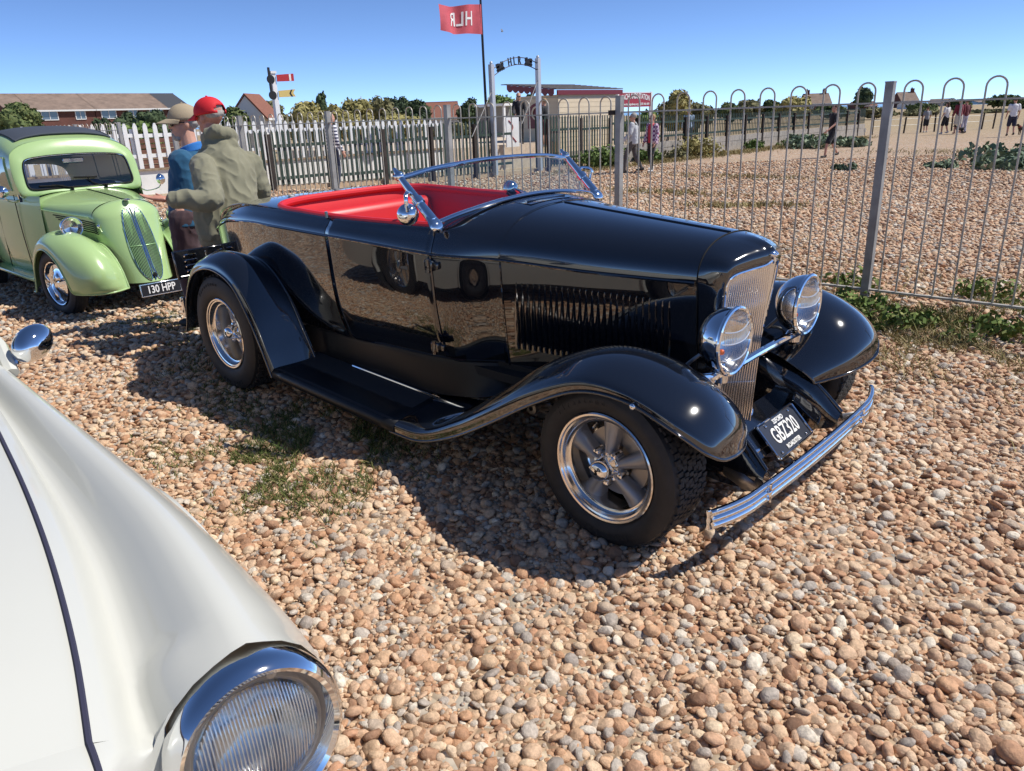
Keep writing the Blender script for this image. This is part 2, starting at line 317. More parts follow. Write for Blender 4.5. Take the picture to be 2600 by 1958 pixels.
at_ = pm.attributes.new('rad', 'FLOAT', 'POINT'); at_.data.foreach_set('value', PR[K].astype(np.float32))
at_ = pm.attributes.new('rot', 'FLOAT_VECTOR', 'POINT'); at_.data.foreach_set('vector', PT[K].astype(np.float32).ravel())
def instance_tree(name, coll):
    g = bpy.data.node_groups.new(name, 'GeometryNodeTree'); g.interface.new_socket('Geometry', in_out='INPUT', socket_type='NodeSocketGeometry'); g.interface.new_socket('Geometry', in_out='OUTPUT', socket_type='NodeSocketGeometry')
    N = g.nodes.new; L = g.links.new; gi = N('NodeGroupInput'); go = N('NodeGroupOutput'); ip = N('GeometryNodeInstanceOnPoints'); ci = N('GeometryNodeCollectionInfo'); ci.inputs[0].default_value = coll; ci.inputs['Separate Children'].default_value = True; ci.inputs['Reset Children'].default_value = True
    a = N('GeometryNodeInputNamedAttribute'); a.data_type = 'FLOAT'; a.inputs[0].default_value = 'rad'; b = N('GeometryNodeInputNamedAttribute'); b.data_type = 'FLOAT_VECTOR'; b.inputs[0].default_value = 'rot'
    mp = N('GeometryNodeMeshToPoints'); L(gi.outputs[0], mp.inputs[0]); L(mp.outputs[0], ip.inputs['Points']); L(ci.outputs[0], ip.inputs['Instance']); ip.inputs['Pick Instance'].default_value = True
    er = N('FunctionNodeEulerToRotation'); L(b.outputs[0], er.inputs[0]); L(er.outputs[0], ip.inputs['Rotation']); L(a.outputs[0], ip.inputs['Scale']); L(ip.outputs[0], go.inputs[0]); return g
po = link('shingle_stones', pm, kind='stuff', label='loose rounded beach pebbles covering the ground around the cars')
md = po.modifiers.new('stones', 'NODES'); md.node_group = instance_tree('stones', pc)
# ---------------------------------------------------------------- black roadster (built in its own frame, front axle at the origin, nose along +x)
CAR = empty('roadster', (0, 0, -.012), (math.asin(.0164), .0029, 0), 'glossy black open roadster with red interior and chrome windscreen in the middle', 'car')
Wf = spl([.10, .04, -.4, -.8, -1.08, -1.45, -1.8, -2.2, -2.6, -3.0, -3.3, -3.48], [.235, .248, .335, .425, .565, .602, .62, .615, .585, .52, .44, .34])
ZB = spl([.04, -.33, -.8, -1.08, -1.8, -2.5, -2.9, -3.2, -3.48], [.868, .874, .898, .918, .952, .962, .94, .88, .78])
ZR = spl([-1.08, -1.45, -1.9, -2.3, -2.6, -3.0, -3.3, -3.48], [1.03, 1.03, 1.034, 1.045, 1.045, .995, .91, .80])
ZT = lambda x: 1.018-.087*(x-.04)
def side_prof(x):
    w, zb, zr = float(Wf(x)), float(ZB(x)), float(ZR(x))
    return [(w-.095, .395), (w-.070, .43), (w-.032, .54), (w-.009, .68), (w, zb-.04), (w+.001, zb), (w-.008, zb+.03), (w-.024, zb+.6*(zr-zb)), (w-.040, zr-.010), (w-.056, zr)]
def side(x0, x1, n):
    P = np.array([[(x, -y, z) for y, z in cr(np.array([(a, b, 0) for a, b in side_prof(x)]), 30)[:, :2]] for x in np.linspace(x0, x1, n)]); return P
def upper_hood(x, k=18):
    w, zb, zt = float(Wf(x)), float(ZB(x)), ZT(x); t = np.linspace(0, np.pi/2, k); e = 2/2.35
    return np.stack([w*np.cos(t)**e, zb+(zt-zb)*np.sin(t)**e], 1)
def upper_door(x, k=18):
    P = side_prof(x)[5:]; zr = float(ZR(x)); wr = P[-1][0]; a = np.array([(y, z, 0) for y, z in P])
    A = cr(a, 9)[:, :2]; y = np.linspace(wr, 0, k-8)[1:]; B = np.stack([y, zr+(1.112-zr)*(1-(y/wr)**2)**.85], 1); return np.vstack([A, B])
# quarter panels and tail
q = MB(); q.grid(side(-1.803, -3.48, 46))
us = np.linspace(0, 1, 26); rows = []
for u_ in us:
    xs_ = -2.12+(-3.48+2.12)*u_; wr = float(Wf(xs_))-.056; zs = float(ZR(xs_)); xc = float(np.interp(u_, [0, .3, .6, .8, 1], [-2.50, -2.86, -3.20, -3.40, -3.53])); zc = float(np.interp(u_, [0, .15, .3, .5, .7, .85, 1], [1.062, 1.06, 1.052, 1.02, .97, .90, .80]))
    a = np.linspace(0, np.pi/2, 22); ex = .55
    rows.append(np.stack([xs_+(xc-xs_)*np.sin(a)**ex, -wr*np.cos(a)**ex, zs+(zc-zs)*np.sin(a)], 1))
rows = np.array(rows); q.grid(rows); rimU = rows[0]
E_ = side(-3.479, -3.48, 2)[-1]; tail = np.array([[(p[0]-.05*math.sin(math.pi/2*s)-.06*max(0, (.8-p[2]))*s, p[1]*(1-s), p[2]) for s in np.linspace(0, 1, 8)] for p in E_]); q.grid(tail, flip=True)
q.mirror(); q.obj('body', M['black'], CAR, recalc=True, angle=50)
for sgn in (1, -1):
    d = MB(); d.grid(side(-1.083, -1.797, 22)); d = d if sgn > 0 else d.flipped(); do = d.obj('door', M['black'], CAR, angle=50)
    solid(do, .012)
    for zz in (.872, .50):
        h = MB(); yy = float(Wf(-1.09))+.004; h.box((-1.085, -sgn*yy, zz), (.05, .03, .045)); h.box((-1.055, -sgn*(yy-.008), zz), (.04, .022, .03)); h.tube([(-1.085, -sgn*(yy+.014), zz-.03), (-1.085, -sgn*(yy+.014), zz+.03)], .011, 10); bevel(h.obj('hinge', M['black'], do), .005)
# cowl
c = MB(); rows = []
for x in np.linspace(-.804, -1.077, 14):
    s = float(sm((-.806-x)/.271)); lo = np.array([(a, b) for a, b in cr(np.array([(a, b, 0) for a, b in side_prof(x)[:6]]), 14)[:, :2]]) if x < -1.0 else None
    w, zb = float(Wf(x)), float(ZB(x)); lo = cr(np.array([(w-.09, .395, 0), (w-.066, .43, 0), (w-.030, .55, 0), (w-.008, .70, 0), (w, zb-.04, 0), (w+.001*s, zb, 0)]), 14)[:, :2]
    U = (1-s)*upper_hood(x)+s*upper_door(max(x, -1.08)); pr_ = np.vstack([lo[:-1], U]); rows.append([(x+.03*max(0, 1-abs(y)/.5)*s*0, -y, z) for y, z in pr_])
c.grid(np.array(rows)).mirror(); c.obj('cowl', M['black'], CAR, recalc=True, angle=50)
v = MB(); v.tube(cr([(-.90, -.13, 1.102), (-.90, .13, 1.102)], 2), .004, 6); v.grid(np.array([[(-.86, y, ZT(-.86)+.004-.25*y*y) for y in np.linspace(-.15, .15, 9)], [(-.97, y, ZT(-.97)+.004-.25*y*y) for y in np.linspace(-.17, .17, 9)]])); v.obj('cowl_vent', M['black'], CAR)
# hood top, hood sides, louvres
h = MB(); h.grid(np.array([[(x, -y, z) for y, z in upper_hood(x, 24)] for x in np.linspace(.036, -.8075, 30)])); h.mirror(); h.obj('hood', M['black'], CAR, recalc=True, angle=50)
hb = MB(); hb.tube([(x, 0, ZT(x)+.001) for x in np.linspace(.03, -.79, 12)], .005, 6); hb.obj('hood_hinge', M['black'], CAR)
def hside(x, z): w, zb = float(Wf(x)), float(ZB(x)); return w-.004-.03*((zb-z)/.45)**1.6
for sgn in (1, -1):
    h = MB(); h.grid(np.array([[(x, -hside(x, z), z) for z in np.linspace(.42, float(ZB(x))-.003, 12)] for x in np.linspace(.036, -.8075, 24)]))
    h = h if sgn > 0 else h.flipped(); ho = h.obj('hood_side', M['black'], CAR, angle=50)
    lm = None
    for i in range(26):
        x = -.745+i*.0268
        if lm is None:
            q = MB(); nz = 14; zz = np.linspace(-.16, .16, nz); prof = []
            for z in zz:
                e = max(0., 1-max(0, (abs(z)-.145)/.015)**2)**.5 if abs(z) > .145 else 1.
                prof.append([(-.0125+.025*u, -.0005-.0125*e*(u**1.6 if u < .93 else (1-u)/.07*.89), z) for u in np.linspace(0, 1, 9)])
            q.grid(np.array(prof)); lm = (q if sgn > 0 else q.flipped()).mesh(M['black'], angle=60)
        zc = .668-.02*(i/25); y = hside(x, zc); dy = (hside(x-.01, zc)-hside(x+.01, zc))/.02
        link('louvre', lm, ho, loc=(x, -sgn*y, zc), rot=(0, 0, sgn*math.atan(dy)))
        q = None
# belt moulding and seams
for sgn in (1, -1):
    b = MB(); P = [(x, -sgn*(float(Wf(x))+.001), float(ZB(x))) for x in np.linspace(.03, -3.4, 70)]; b.tube(P, .0075, 8); P2 = [(x, -sgn*(float(Wf(x))-.004), float(ZB(x))-.028) for x in np.linspace(-.81, -3.4, 60)]; b.tube(P2, .003, 6); b.obj('belt_moulding', M['black'], CAR)
    P = [(-.803, -sgn*(float(hside(-.803, z))+.001), z) for z in np.linspace(.42, .885, 10)]+[(-.803, -sgn*y, z+.001) for y, z in upper_hood(-.803)]
    s_ = MB(); s_.tube(P, .0045, 6); s_.obj('cowl_band', M['black'], CAR)
    P = [(.038, -sgn*(float(hside(.036, z))+.001), z) for z in np.linspace(.45, .86, 10)]+[(.038, -sgn*y, z+.001) for y, z in upper_hood(.036)]
    s_ = MB(); s_.tube(P, .0025, 6); s_.obj('hood_seam', M['seam'], CAR)
# splash apron, running board
for sgn in (1, -1):
    a = MB(); G = []
    for x in np.linspace(-.36, -2.24, 20):
        w = float(Wf(x)); t = max(0, (-.72-x)/1.41); yi = min(w-.075, .53) if x < -.8 else min(w-.045-.03*(-x-.36)/.44, .53)
        yo = float(np.interp(-x, [.36, .5, .7, .9, 1.2, 2.3], [.335, .372, .422, .475, .535, .545])); zo = float(np.interp(-x, [.36, .5, .7, .9, 1.2, 2.24], [.46, .412, .342, .262, .236, .272]))
        zt_ = max(.43, zo+.03); G.append([(x, -(yi-.012), zt_+.012), (x, -yi-.002, zt_-.02), (x, -(yi*.75+yo*.25)-.004, zt_*.6+zo*.4), (x, -(yi*.4+yo*.6)-.004, zt_*.25+zo*.75), (x, -yo, zo)])
    a.grid(surf(G, 30, 14)); a.tube([(x, -min(float(Wf(x))-.075, .53)-.004, .425) for x in np.linspace(-.82, -2.2, 30)], .006, 6)
    (a if sgn > 0 else a.flipped()).obj('splash_apron', M['satin'], CAR)
    r = MB(); xx = np.linspace(-1.13, -2.16, 12); rows = []
    for x in xx:
        t = (-1.13-x)/1.03; zi = .222+.04*t; zo = .192+.044*t
        rows.append([(x, -.53, zi), (x, -.60, zi-.002), (x, -.78, zo+.006), (x, -.808, zo), (x, -.82, zo-.012), (x, -.822, zo-.035), (x, -.812, zo-.045), (x, -.79, zo-.045)])
    r.grid(np.array(rows), flip=False); ro = (r if sgn > 0 else r.flipped()).obj('running_board', M['satin'], CAR, angle=60); solid(ro, .006)
    r = MB(); r.grid(np.array([[(x, -y, .222+.04*t+(y-.6)/.18*(-.024+.004*t)+.005) for y in np.linspace(.545, .808, 3)] for x, t in ((x, (-1.13-x)/1.03) for x in np.linspace(-1.165, -2.14, 8))])); (r if sgn > 0 else r.flipped()).obj('tread_mat', M['rbmat'], ro)
    r = MB(); r.tube([(x, -sgn*.550, .222+.04*((-1.13-x)/1.03)+.012) for x in np.linspace(-.95, -1.80, 8)], .007, 8); r.obj('trim_strip', M['chrome'], ro)
# fenders
FF = [[(-1.16,-.822,.150),(-1.16,-.812,.192),(-1.16,-.74,.205),(-1.16,-.62,.222),(-1.16,-.48,.235)],
      [(-.95,-.824,.160),(-.95,-.812,.205),(-.94,-.73,.226),(-.92,-.60,.232),(-.90,-.46,.25)],
      [(-.72,-.824,.245),(-.73,-.808,.300),(-.72,-.72,.335),(-.71,-.58,.33),(-.70,-.41,.33)],
      [(-.50,-.824,.365),(-.51,-.808,.425),(-.51,-.70,.477),(-.50,-.55,.47),(-.50,-.36,.40)],
      [(-.28,-.822,.495),(-.29,-.805,.555),(-.29,-.68,.622),(-.28,-.52,.607),(-.28,-.32,.47)],
      [(-.07,-.82,.590),(-.07,-.803,.640),(-.07,-.66,.692),(-.07,-.50,.668),(-.07,-.29,.50)],
      [(.12,-.815,.598),(.12,-.795,.636),(.13,-.64,.677),(.13,-.48,.642),(.10,-.27,.48)],
      [(.28,-.795,.535),(.285,-.77,.572),(.30,-.62,.602),(.29,-.46,.555),(.22,-.28,.43)],
      [(.372,-.75,.468),(.382,-.72,.495),(.392,-.60,.502),(.365,-.45,.455),(.272,-.30,.39)],
      [(.40,-.70,.432),(.408,-.66,.418),(.402,-.57,.402),(.365,-.45,.382),(.287,-.315,.362)]]
FR = [[(-2.165,-.826,.195),(-2.15,-.812,.205),(-2.12,-.74,.215),(-2.095,-.66,.225),(-2.085,-.58,.235)],
      [(-2.225,-.83,.345),(-2.20,-.815,.355),(-2.175,-.74,.37),(-2.155,-.66,.385),(-2.145,-.595,.40)],
      [(-2.31,-.835,.52),(-2.28,-.815,.54),(-2.258,-.74,.565),(-2.245,-.66,.575),(-2.235,-.60,.575)],
      [(-2.425,-.835,.662),(-2.40,-.815,.695),(-2.385,-.74,.728),(-2.378,-.66,.722),(-2.375,-.595,.70)],
      [(-2.58,-.835,.722),(-2.565,-.815,.768),(-2.555,-.735,.805),(-2.55,-.66,.792),(-2.55,-.575,.75)],
      [(-2.75,-.835,.722),(-2.76,-.815,.766),(-2.765,-.735,.80),(-2.77,-.655,.785),(-2.77,-.545,.74)],
      [(-2.92,-.83,.655),(-2.945,-.81,.69),(-2.965,-.73,.715),(-2.97,-.65,.70),(-2.96,-.52,.66)],
      [(-3.05,-.825,.51),(-3.085,-.80,.53),(-3.115,-.73,.545),(-3.12,-.64,.535),(-3.10,-.48,.52)],
      [(-3.13,-.815,.35),(-3.165,-.79,.355),(-3.20,-.72,.36),(-3.20,-.63,.36),(-3.18,-.46,.36)],
      [(-3.18,-.808,.285),(-3.215,-.785,.285),(-3.25,-.71,.285),(-3.25,-.62,.285),(-3.23,-.46,.285)]]
for nm, G in (('front_fender', FF), ('rear_fender', FR)):
    for sgn in (1, -1):
        P = surf(G, 60, 26); m = MB(); m.grid(P, flip=(nm == 'rear_fender'))
        lip = P[:, 0]; m.tube(lip, .0065, 8)
        if nm == 'front_fender': m.tube(P[-1], .006, 8); m.tube(P[-12:, -1], .006, 8)
        else: m.tube(P[:30, -1]+np.array([0, -.012, .004]), .007, 8)
        fo = (m if sgn > 0 else m.flipped()).obj(nm, M['black'], CAR, angle=70)
        if nm == 'front_fender':
            b = MB(); b.ball((.155, -sgn*.824, .592), (.011, .008, .011)); b.obj('fender_bolt', M['chrome'], fo)
# grille shell
half = [(.150, 0, .262), (.135, .06, .285), (.10, .105, .34), (.085, .138, .43), (.098, .160, .56), (.112, .183, .70), (.122, .198, .80), (.128, .200, .86), (.140, .178, .893), (.165, .10, .905), (.190, .03, .913), (.205, 0, .930)]
ed = cr(half, 60)
seam = np.vstack([cr([(.03, 0, .30), (.03, .12, .31), (.03, .19, .36), (.036, .213, .50), (.036, .232, .72), (.036, .246, .868)], 36), [( .036, y, z) for y, z in upper_hood(.036, 25)[1:]]])
sh = []
for i in range(60):
    a, b = seam[i], ed[i]; m1 = a*.55+b*.45; m2 = a*.12+b*.88; out = np.array([0.02, (.018 if b[1] > .02 else 0), .022*sm((b[2]-.8)/.1)])
    if b[2] > .86: m1 = m1+np.array([.012, 0, .018]); m2 = m2+np.array([.012, 0, .022])
    sh.append([a, m1+out*.5, m2+out*.6, b+np.array([.006, .003*(b[1] > .01), .004]), b])
P = np.array([[p for p in cr(r_, 14)] for r_ in sh]); g = MB(); g.grid(P).mirror(); so_ = g.obj('grille_shell', M['black'], CAR, recalc=True, angle=60)
e = MB(); cl = np.vstack([ed*np.array([1, -1, 1]), ed[::-1][1:-1]]); e.tube(cl+np.array([.004, 0, 0]), .0065, 8, closed=True); e.obj('grille_surround', M['chrome'], so_)
yz = ed[:, [1, 2, 0]]; ridge = spl([.262, .5, .93], [.165, .178, .208]); wmax = yz[:, 0].max(); iw = int(yz[:, 0].argmax())
zlo = spl(yz[:iw+1, 0]+np.arange(iw+1)*1e-6, yz[:iw+1, 1]); zhi = spl(yz[iw:, 0][::-1]+np.arange(60-iw)*1e-6, yz[iw:, 1][::-1]); edge_y = spl(yz[2:45, 1]+np.arange(43)*1e-6, yz[2:45, 0]); edge_x = spl(yz[2:45, 1]+np.arange(43)*1e-6, yz[2:45, 2])
def gx_(y, z): r0 = float(ridge(z)); f_ = min(1, abs(y)/max(float(edge_y(z)), .02)); return r0+(float(edge_x(z))-r0)*f_
for i in range(-22, 23):
    y = i*.0094
    if abs(y) > wmax-.004: continue
    z0, z1 = float(zlo(abs(y)))+.004, float(zhi(abs(y)))-.004; zz = np.linspace(z0, z1, 14)
    b = MB(); wd = .0020; b.grid(np.array([[(gx_(y, z)-.016, y+wd, z), (gx_(y, z)-.002, y+wd, z), (gx_(y, z), y, z), (gx_(y, z)-.002, y-wd, z), (gx_(y, z)-.016, y-wd, z)] for z in zz])); b.obj('grille_bar', M['grille'], so_, angle=50)
b = MB(); b.grid(np.array([[(gx_(y*float(edge_y(z)), z)-.02, y*float(edge_y(z)), z) for y in np.linspace(-1, 1, 15)] for z in np.linspace(.30, .90, 24)])); b.obj('radiator_core', mat('radiator_core', (.05, .04, .032), .6), so_)
b = MB()
for z in (.44, .56): b.tube([(gx_(y, z)-.004, y, z+.1*abs(y)) for y in np.linspace(-float(edge_y(z)), float(edge_y(z)), 15)], .0025, 6)
b.obj('grille_brace', M['grille'], so_)
b = MB(); b.ball((.208, 0, .952), (.016, .026, .013), 14, 8); b.tube([(.214, -.004, .945), (.218, 0, .925)], .005, 8); b.ball((.222, 0, .95), (.006, .018, .008), 12, 6); b.obj('badge', M['chrome'], so_)
# headlamps
bar = MB(); bar.tube(cr([(.16, -.46, .585), (.19, -.37, .575), (.205, -.28, .575), (.222, -.1, .592), (.222, .1, .592), (.205, .28, .575), (.19, .37, .575), (.16, .46, .585)], 40), .0145, 10)
for sgn in (1, -1): bar.tube(cr([(.15, -sgn*.40, .52), (.19, -sgn*.38, .57), (.21, -sgn*.33, .585)], 8), .016, 10)
bar.obj('headlamp_bar', M['chrome'], CAR)
for sgn in (1, -1):
    c0 = np.array([.228, -sgn*.307, .694]); hl = MB()
    hl.lathe([(.118, .004), (.121, -.004), (.121, -.022), (.114, -.052), (.098, -.082), (.072, -.106), (.040, -.120), (.012, -.125), (.001, -.126)], c0, (1, 0, 0), 40); ho = hl.obj('headlamp', M['chrome'], CAR, recalc=True)
    r = MB(); t = np.linspace(0, 2*np.pi, 40, endpoint=False); r.tube([c0+np.array([.002, .1195*math.cos(a), .1195*math.sin(a)]) for a in t], .009, 8, closed=True); r.obj('rim', M['chrome'], ho)
    r = MB(); r.lathe([(.112, -.002), (.095, -.035), (.07, -.06), (.03, -.074), (.001, -.077)], c0, (1, 0, 0), 32); r.obj('reflector', M['alu'], ho)
    r = MB(); r.ball(c0+np.array([-.045, 0, -.05]), .011); r.obj('bulb', M['amber'], ho)
    r = MB(); r.lathe([(.112, .002), (.09, .012), (.06, .019), (.03, .0225), (.001, .0235)], c0, (1, 0, 0), 32); r.obj('lens', M['lens'], ho)
    r = MB()
    for z, hw in ((.052, .085), (.012, .10), (-.05, .09)): r.tube([c0+np.array([.0235-.02*((y*y+z*z)/.0125), y, z-.012*(1-(y/hw)**2)]) for y in np.linspace(-hw, hw, 15)], .0028, 6)
    for z0, z1 in ((.012, .052),):
        for k in range(-9, 10):
            y = k*.0093; r.tube([c0+np.array([.0235-.02*((y*y+z*z)/.0125), y, z-.010]) for z in (z0, z1-.002)], .0019, 5)
    r.obj('lens_flutes', mat('lens_flute', (.75, .78, .8), .12, .6), ho)
    r = MB(); r.lathe([(.03, -.05), (.034, -.02), (.022, 0), (.014, .02)], c0+np.array([-.045, 0, -.11]), (0, 0, 1), 14); r.tube(cr([c0+np.array([-.07, 0, -.12]), c0+np.array([-.05, sgn*-.03, -.15]), c0+np.array([-.1, -sgn*.06, -.17])], 8), .008, 8); r.obj('mount', M['chrome'], ho)
    r = MB(); r.tube(cr([c0+np.array([-.10, -sgn*.02, -.05]), c0+np.array([-.15, -sgn*.05, -.10]), c0+np.array([-.22, -sgn*.04, -.18])], 10), .007, 8); r.obj('conduit', M['steel'], ho)
# front bumper
def bump_x(y): a = abs(y); return .460-.012*(a/.5)**2 if a < .5 else .448-.05*((a-.5)/.22)**1.7
bp = MB(); ys_ = np.linspace(-.72, .72, 61)
prof = [(-.012, .036), (0, .034), (.004, .024), (-.003, .012), (.005, .006), (.007, -.004), (-.002, -.012), (.004, -.020), (.006, -.03), (-.002, -.037), (-.012, -.037)]
bp.grid(np.array([[(bump_x(y)+a, y, .218+b) for a, b in prof] for y in ys_]))
bo = bp.obj('front_bumper', M['chrome'], CAR, angle=60, recalc=False); solid(bo, .004)
for y in (-.72, .72):
    b = MB(); b.lathe([(.001, .039), (.007, .037), (.010, .03), (.006, .012), (.010, .0), (.006, -.013), (.010, -.028), (.007, -.037), (.001, -.039)], (bump_x(y)-.012, y, .218), (0, 0, 1), 14); b.obj('bumper_end', M['chrome'], bo)
for y in (-.43, .43):
    b = MB(); b.ball((bump_x(y)+.008, y, .22), (.008, .011, .011)); b.tube([(bump_x(y)+.009, y, .183), (bump_x(y)+.009, y, .252)], .005, 6); b.obj('bumper_bolt', M['chrome'], bo)
for sgn in (1, -1):
    b = MB(); b.tube(cr([(.20, -sgn*.33, .21), (.34, -sgn*.345, .20), (.41, -sgn*.39, .215), (.44, -sgn*.43, .218)], 14), .014, 8, squash=(.5, 1.4)); b.obj('bumper_bracket', M['steel'], CAR)
    # frame horn cover
    G = [[(-.05, -.36, .20), (-.05, -.37, .36), (-.05, -.33, .50), (-.05, -.26, .45), (-.05, -.27, .20)], [(.12, -.36, .17), (.12, -.375, .30), (.12, -.33, .44), (.12, -.27, .38), (.12, -.28, .17)], [(.28, -.36, .16), (.28, -.37, .24), (.28, -.325, .362), (.28, -.29, .30), (.28, -.30, .16)], [(.40, -.36, .19), (.40, -.365, .22), (.40, -.34, .25), (.40, -.31, .22), (.40, -.315, .19)]]
    f = MB(); f.grid(surf(G, 20, 14), cv=False); f.tube([p for p in cr([(-.05, -.335, .505), (.12, -.335, .445), (.28, -.33, .365), (.402, -.342, .252)], 16)], .008, 8); f.add([G[3][k] for k in range(5)], [(0, 1, 2, 3, 4)])
    (f if sgn > 0 else f.flipped()).obj('frame_horn', M['black'], CAR, angle=50)
    f = MB(); f.grid(np.array([[(.25, -.372, .235), (.25, -.372, .20)], [(.33, -.372, .225), (.33, -.372, .165)], [(.38, -.372, .20), (.38, -.372, .165)]])); f = f if sgn > 0 else f.flipped(); solid(f.obj('horn_bracket', M['steel'], CAR), .008)
b = MB(); b.tube([(.236, -.34, .180), (.236, .34, .180)], .017, 12); b.obj('spreader_bar', M['chrome'], CAR)
b = MB(); b.grid(np.array([[(x, y, z) for y in (-.30, 0, .30)] for x, z in ((.12, .30), (.20, .24), (.27, .165), (.10, .16))])); b.obj('lower_apron', M['black'], CAR)
# number plate on the spreader bar
pl = empty('number_plate', (0, 0, 0)); pl.parent = CAR; tl = .758
pl.matrix_local = Matrix.Translation((.262, .115, .208)) @ Matrix.Rotation(-.037, 4, 'Z') @ Matrix.Rotation(-tl, 4, 'Y') @ Matrix.Rotation(.043, 4, 'X')
b = MB(); b.box((0, 0, 0), (.006, .305, .155)); bevel(b.obj('backing', M['platebg'], pl), .003)
b = MB(); pth = [(.004, s_*.1515, t_*.0765) for s_, t_ in ((-1, -1), (1, -1), (1, 1), (-1, 1))]; pp = []
for i in range(4):
    a_, c_ = np.array(pth[i]), np.array(pth[(i+1) % 4]); pp += [a_+(c_-a_)*t for t in np.linspace(.03, .97, 6)]
b.tube(pp, .0055, 8, closed=True); b.obj('frame', M['chrome'], pl)
R2 = np.array([[0, 0, 1], [1, 0, 0], [0, 1, 0]], float)
for s_, z, sz, sxx in (('GBZ320', 0.002, .095, .62), ('32FORD', .056, .028, .85), ('ROADSTER', -.056, .026, .9)):
    V, F = text_geo(s_, sz, .003, sxx, .0012 if sz > .05 else .0006); V = V@R2.T+np.array([.005, 0, z]); b = MB(); b.add(V, F); b.obj('lettering', M['whiteletter'], pl, smooth=False)
for y, z in ((-.10, .06), (.10, .06), (-.11, -.06), (.11, -.06)): b = MB(); b.ball((.006, y, z), (.004, .007, .007)); b.obj('screw', M['chrome'], pl)
# windscreen
WT, WBm = np.array([-1.245, .555, 1.235]), np.array([-1.015, .565, 1.03])
top = cr([(-1.245, -.555, 1.235), (-1.232, -.35, 1.262), (-1.225, 0, 1.275), (-1.232, .35, 1.262), (-1.245, .555, 1.235)], 33)
bot = cr([(-1.052, -.545, 1.052), (-1.02, -.42, 1.082), (-1.0, -.2, 1.11), (-.992, 0, 1.119), (-1.0, .2, 1.11), (-1.02, .42, 1.082), (-1.052, .545, 1.052)], 33)
wf = MB(); wf.tube(top, .011, 10); wf.tube(bot, .012, 10, squash=(1.5, .8)); wso = wf.obj('windscreen_frame', M['chrome'], CAR)
g = MB(); g.grid(np.array([top, top*.5+bot*.5, bot])); g.obj('glass', M['glass'], wso)
for sgn in (1, -1):
    p = MB(); A, B = np.array([-1.266, -sgn*.566, 1.258]), np.array([-1.052, -sgn*.562, 1.064])
    p.tube([A+(B-A)*t for t in np.linspace(0, 1, 10)], [.013, .014, .016, .017, .018, .019, .020, .021, .022, .023], 12); p.tube([A+(B-A)*t for t in (.56, .66)], .026, 12); p.ball(A+(B-A)*.08, .022); p.ball(A+(B-A)*.08+np.array([0, -sgn*.016, 0]), .012); p.tube([A, A+np.array([-.014, 0, .016])], [.012, .008], 8)
    ft = cr([B+np.array([-.02, 0, .02]), B+np.array([.012, 0, -.010]), B+np.array([.028, 0, -.030]), B+np.array([.036, 0, -.048])], 12)
    p.tube(ft, [.022, .026, .03, .033, .035, .036, .035, .033, .03, .025, .018, .008], 12, squash=(1, .55)); p.obj('stanchion', M['chrome'], wso)
    r = MB(); C0 = np.array([-1.15, -sgn*.615, 1.092]); r.tube(cr([A+(B-A)*.50, A+(B-A)*.5+np.array([-.005, -sgn*.03, .02]), C0+np.array([.02, -sgn*.02, .075]), C0+np.array([.018, -sgn*.016, .02])], 12), .009, 8)
    ax = np.array([.76, -sgn*.60, .12]); ax /= np.linalg.norm(ax); r.lathe([(.001, .024), (.018, .022), (.033, .014), (.043, .002), (.047, -.008), (.045, -.013), (.001, -.013)], C0, ax, 28); r.obj('wing_mirror', M['chrome'], wso)
mi_ = MB(); mi_.tube(cr([(-1.0, 0, 1.115), (-1.06, 0, 1.125), (-1.10, 0, 1.135)], 6), .008, 8); mi_.lathe([(.001, .022), (.02, .018), (.034, .006), (.038, -.006), (.001, -.008)], (-1.12, 0, 1.14), (.85, -.3, .25), 24); mi_.obj('rear_view_mirror', M['chrome'], wso)
# interior
inner = np.vstack([[(x, -(float(Wf(x))-.058), float(ZR(x))) for x in np.linspace(-1.12, -2.10, 18)], rimU[1:] ]); full = np.vstack([inner, (inner*np.array([1, -1, 1]))[::-1][1:]])
cen = np.array([-1.75, 0, 0]); T_ = np.gradient(full, axis=0); T_[:, 2] = 0; T_ /= np.linalg.norm(T_, axis=1)[:, None]; Nn = np.stack([-T_[:, 1], T_[:, 0], 0*T_[:, 0]], 1)
if ((cen-full[5])@Nn[5]) < 0: Nn = -Nn
it = MB(); it.grid(np.array([full+Nn*o+np.array([0, 0, z]) for o, z in ((.006, -.004), (.02, -.04), (.035, -.09), (.045, -.2), (.05, -.35), (.05, -.6))])); it.obj('interior_trim', M['red'], CAR)
it = MB(); it.tube(full+Nn*.016+np.array([0, 0, -.004]), .021, 10); it.obj('rim_roll', M['red'], CAR)
it = MB(); it.grid(np.array([[(-1.0, -.5, .43), (-1.0, .5, .43)], [(-2.45, -.55, .43), (-2.45, .55, .43)]])); it.obj('carpet', mat('dark_carpet', (.04, .006, .006), .95), CAR)
seat = empty('seat'); seat.parent = CAR
sb = MB(); sb.box((-2.02, 0, .54), (.52, 1.02, .16)); bevel(sb.obj('cushion', M['red'], seat), .05, 4)
sb = MB(); sb.box((-2.33, 0, .77), (.15, 1.06, .46), R=roty(-.22)); bevel(sb.obj('backrest', M['red'], seat), .05, 4)
d = MB(); d.grid(np.array([[(-1.085, y, z) for y in np.linspace(-.5, .5, 9)] for z in (1.03, .86)])); solid(d.obj('dashboard', M['black'], CAR), .03)
sw = MB(); ctr = np.array([-1.46, .28, .86]); nrm = np.array([-.85, 0, .52]); a1 = np.array([0, 1., 0]); a2 = np.cross(nrm, a1); sw.tube([ctr+.17*(math.cos(a)*a1+math.sin(a)*a2) for a in np.linspace(0, 2*np.pi, 36, endpoint=False)], .011, 8, closed=True); sw.tube([ctr, ctr+np.array([.35, 0, -.2])], .015, 8)
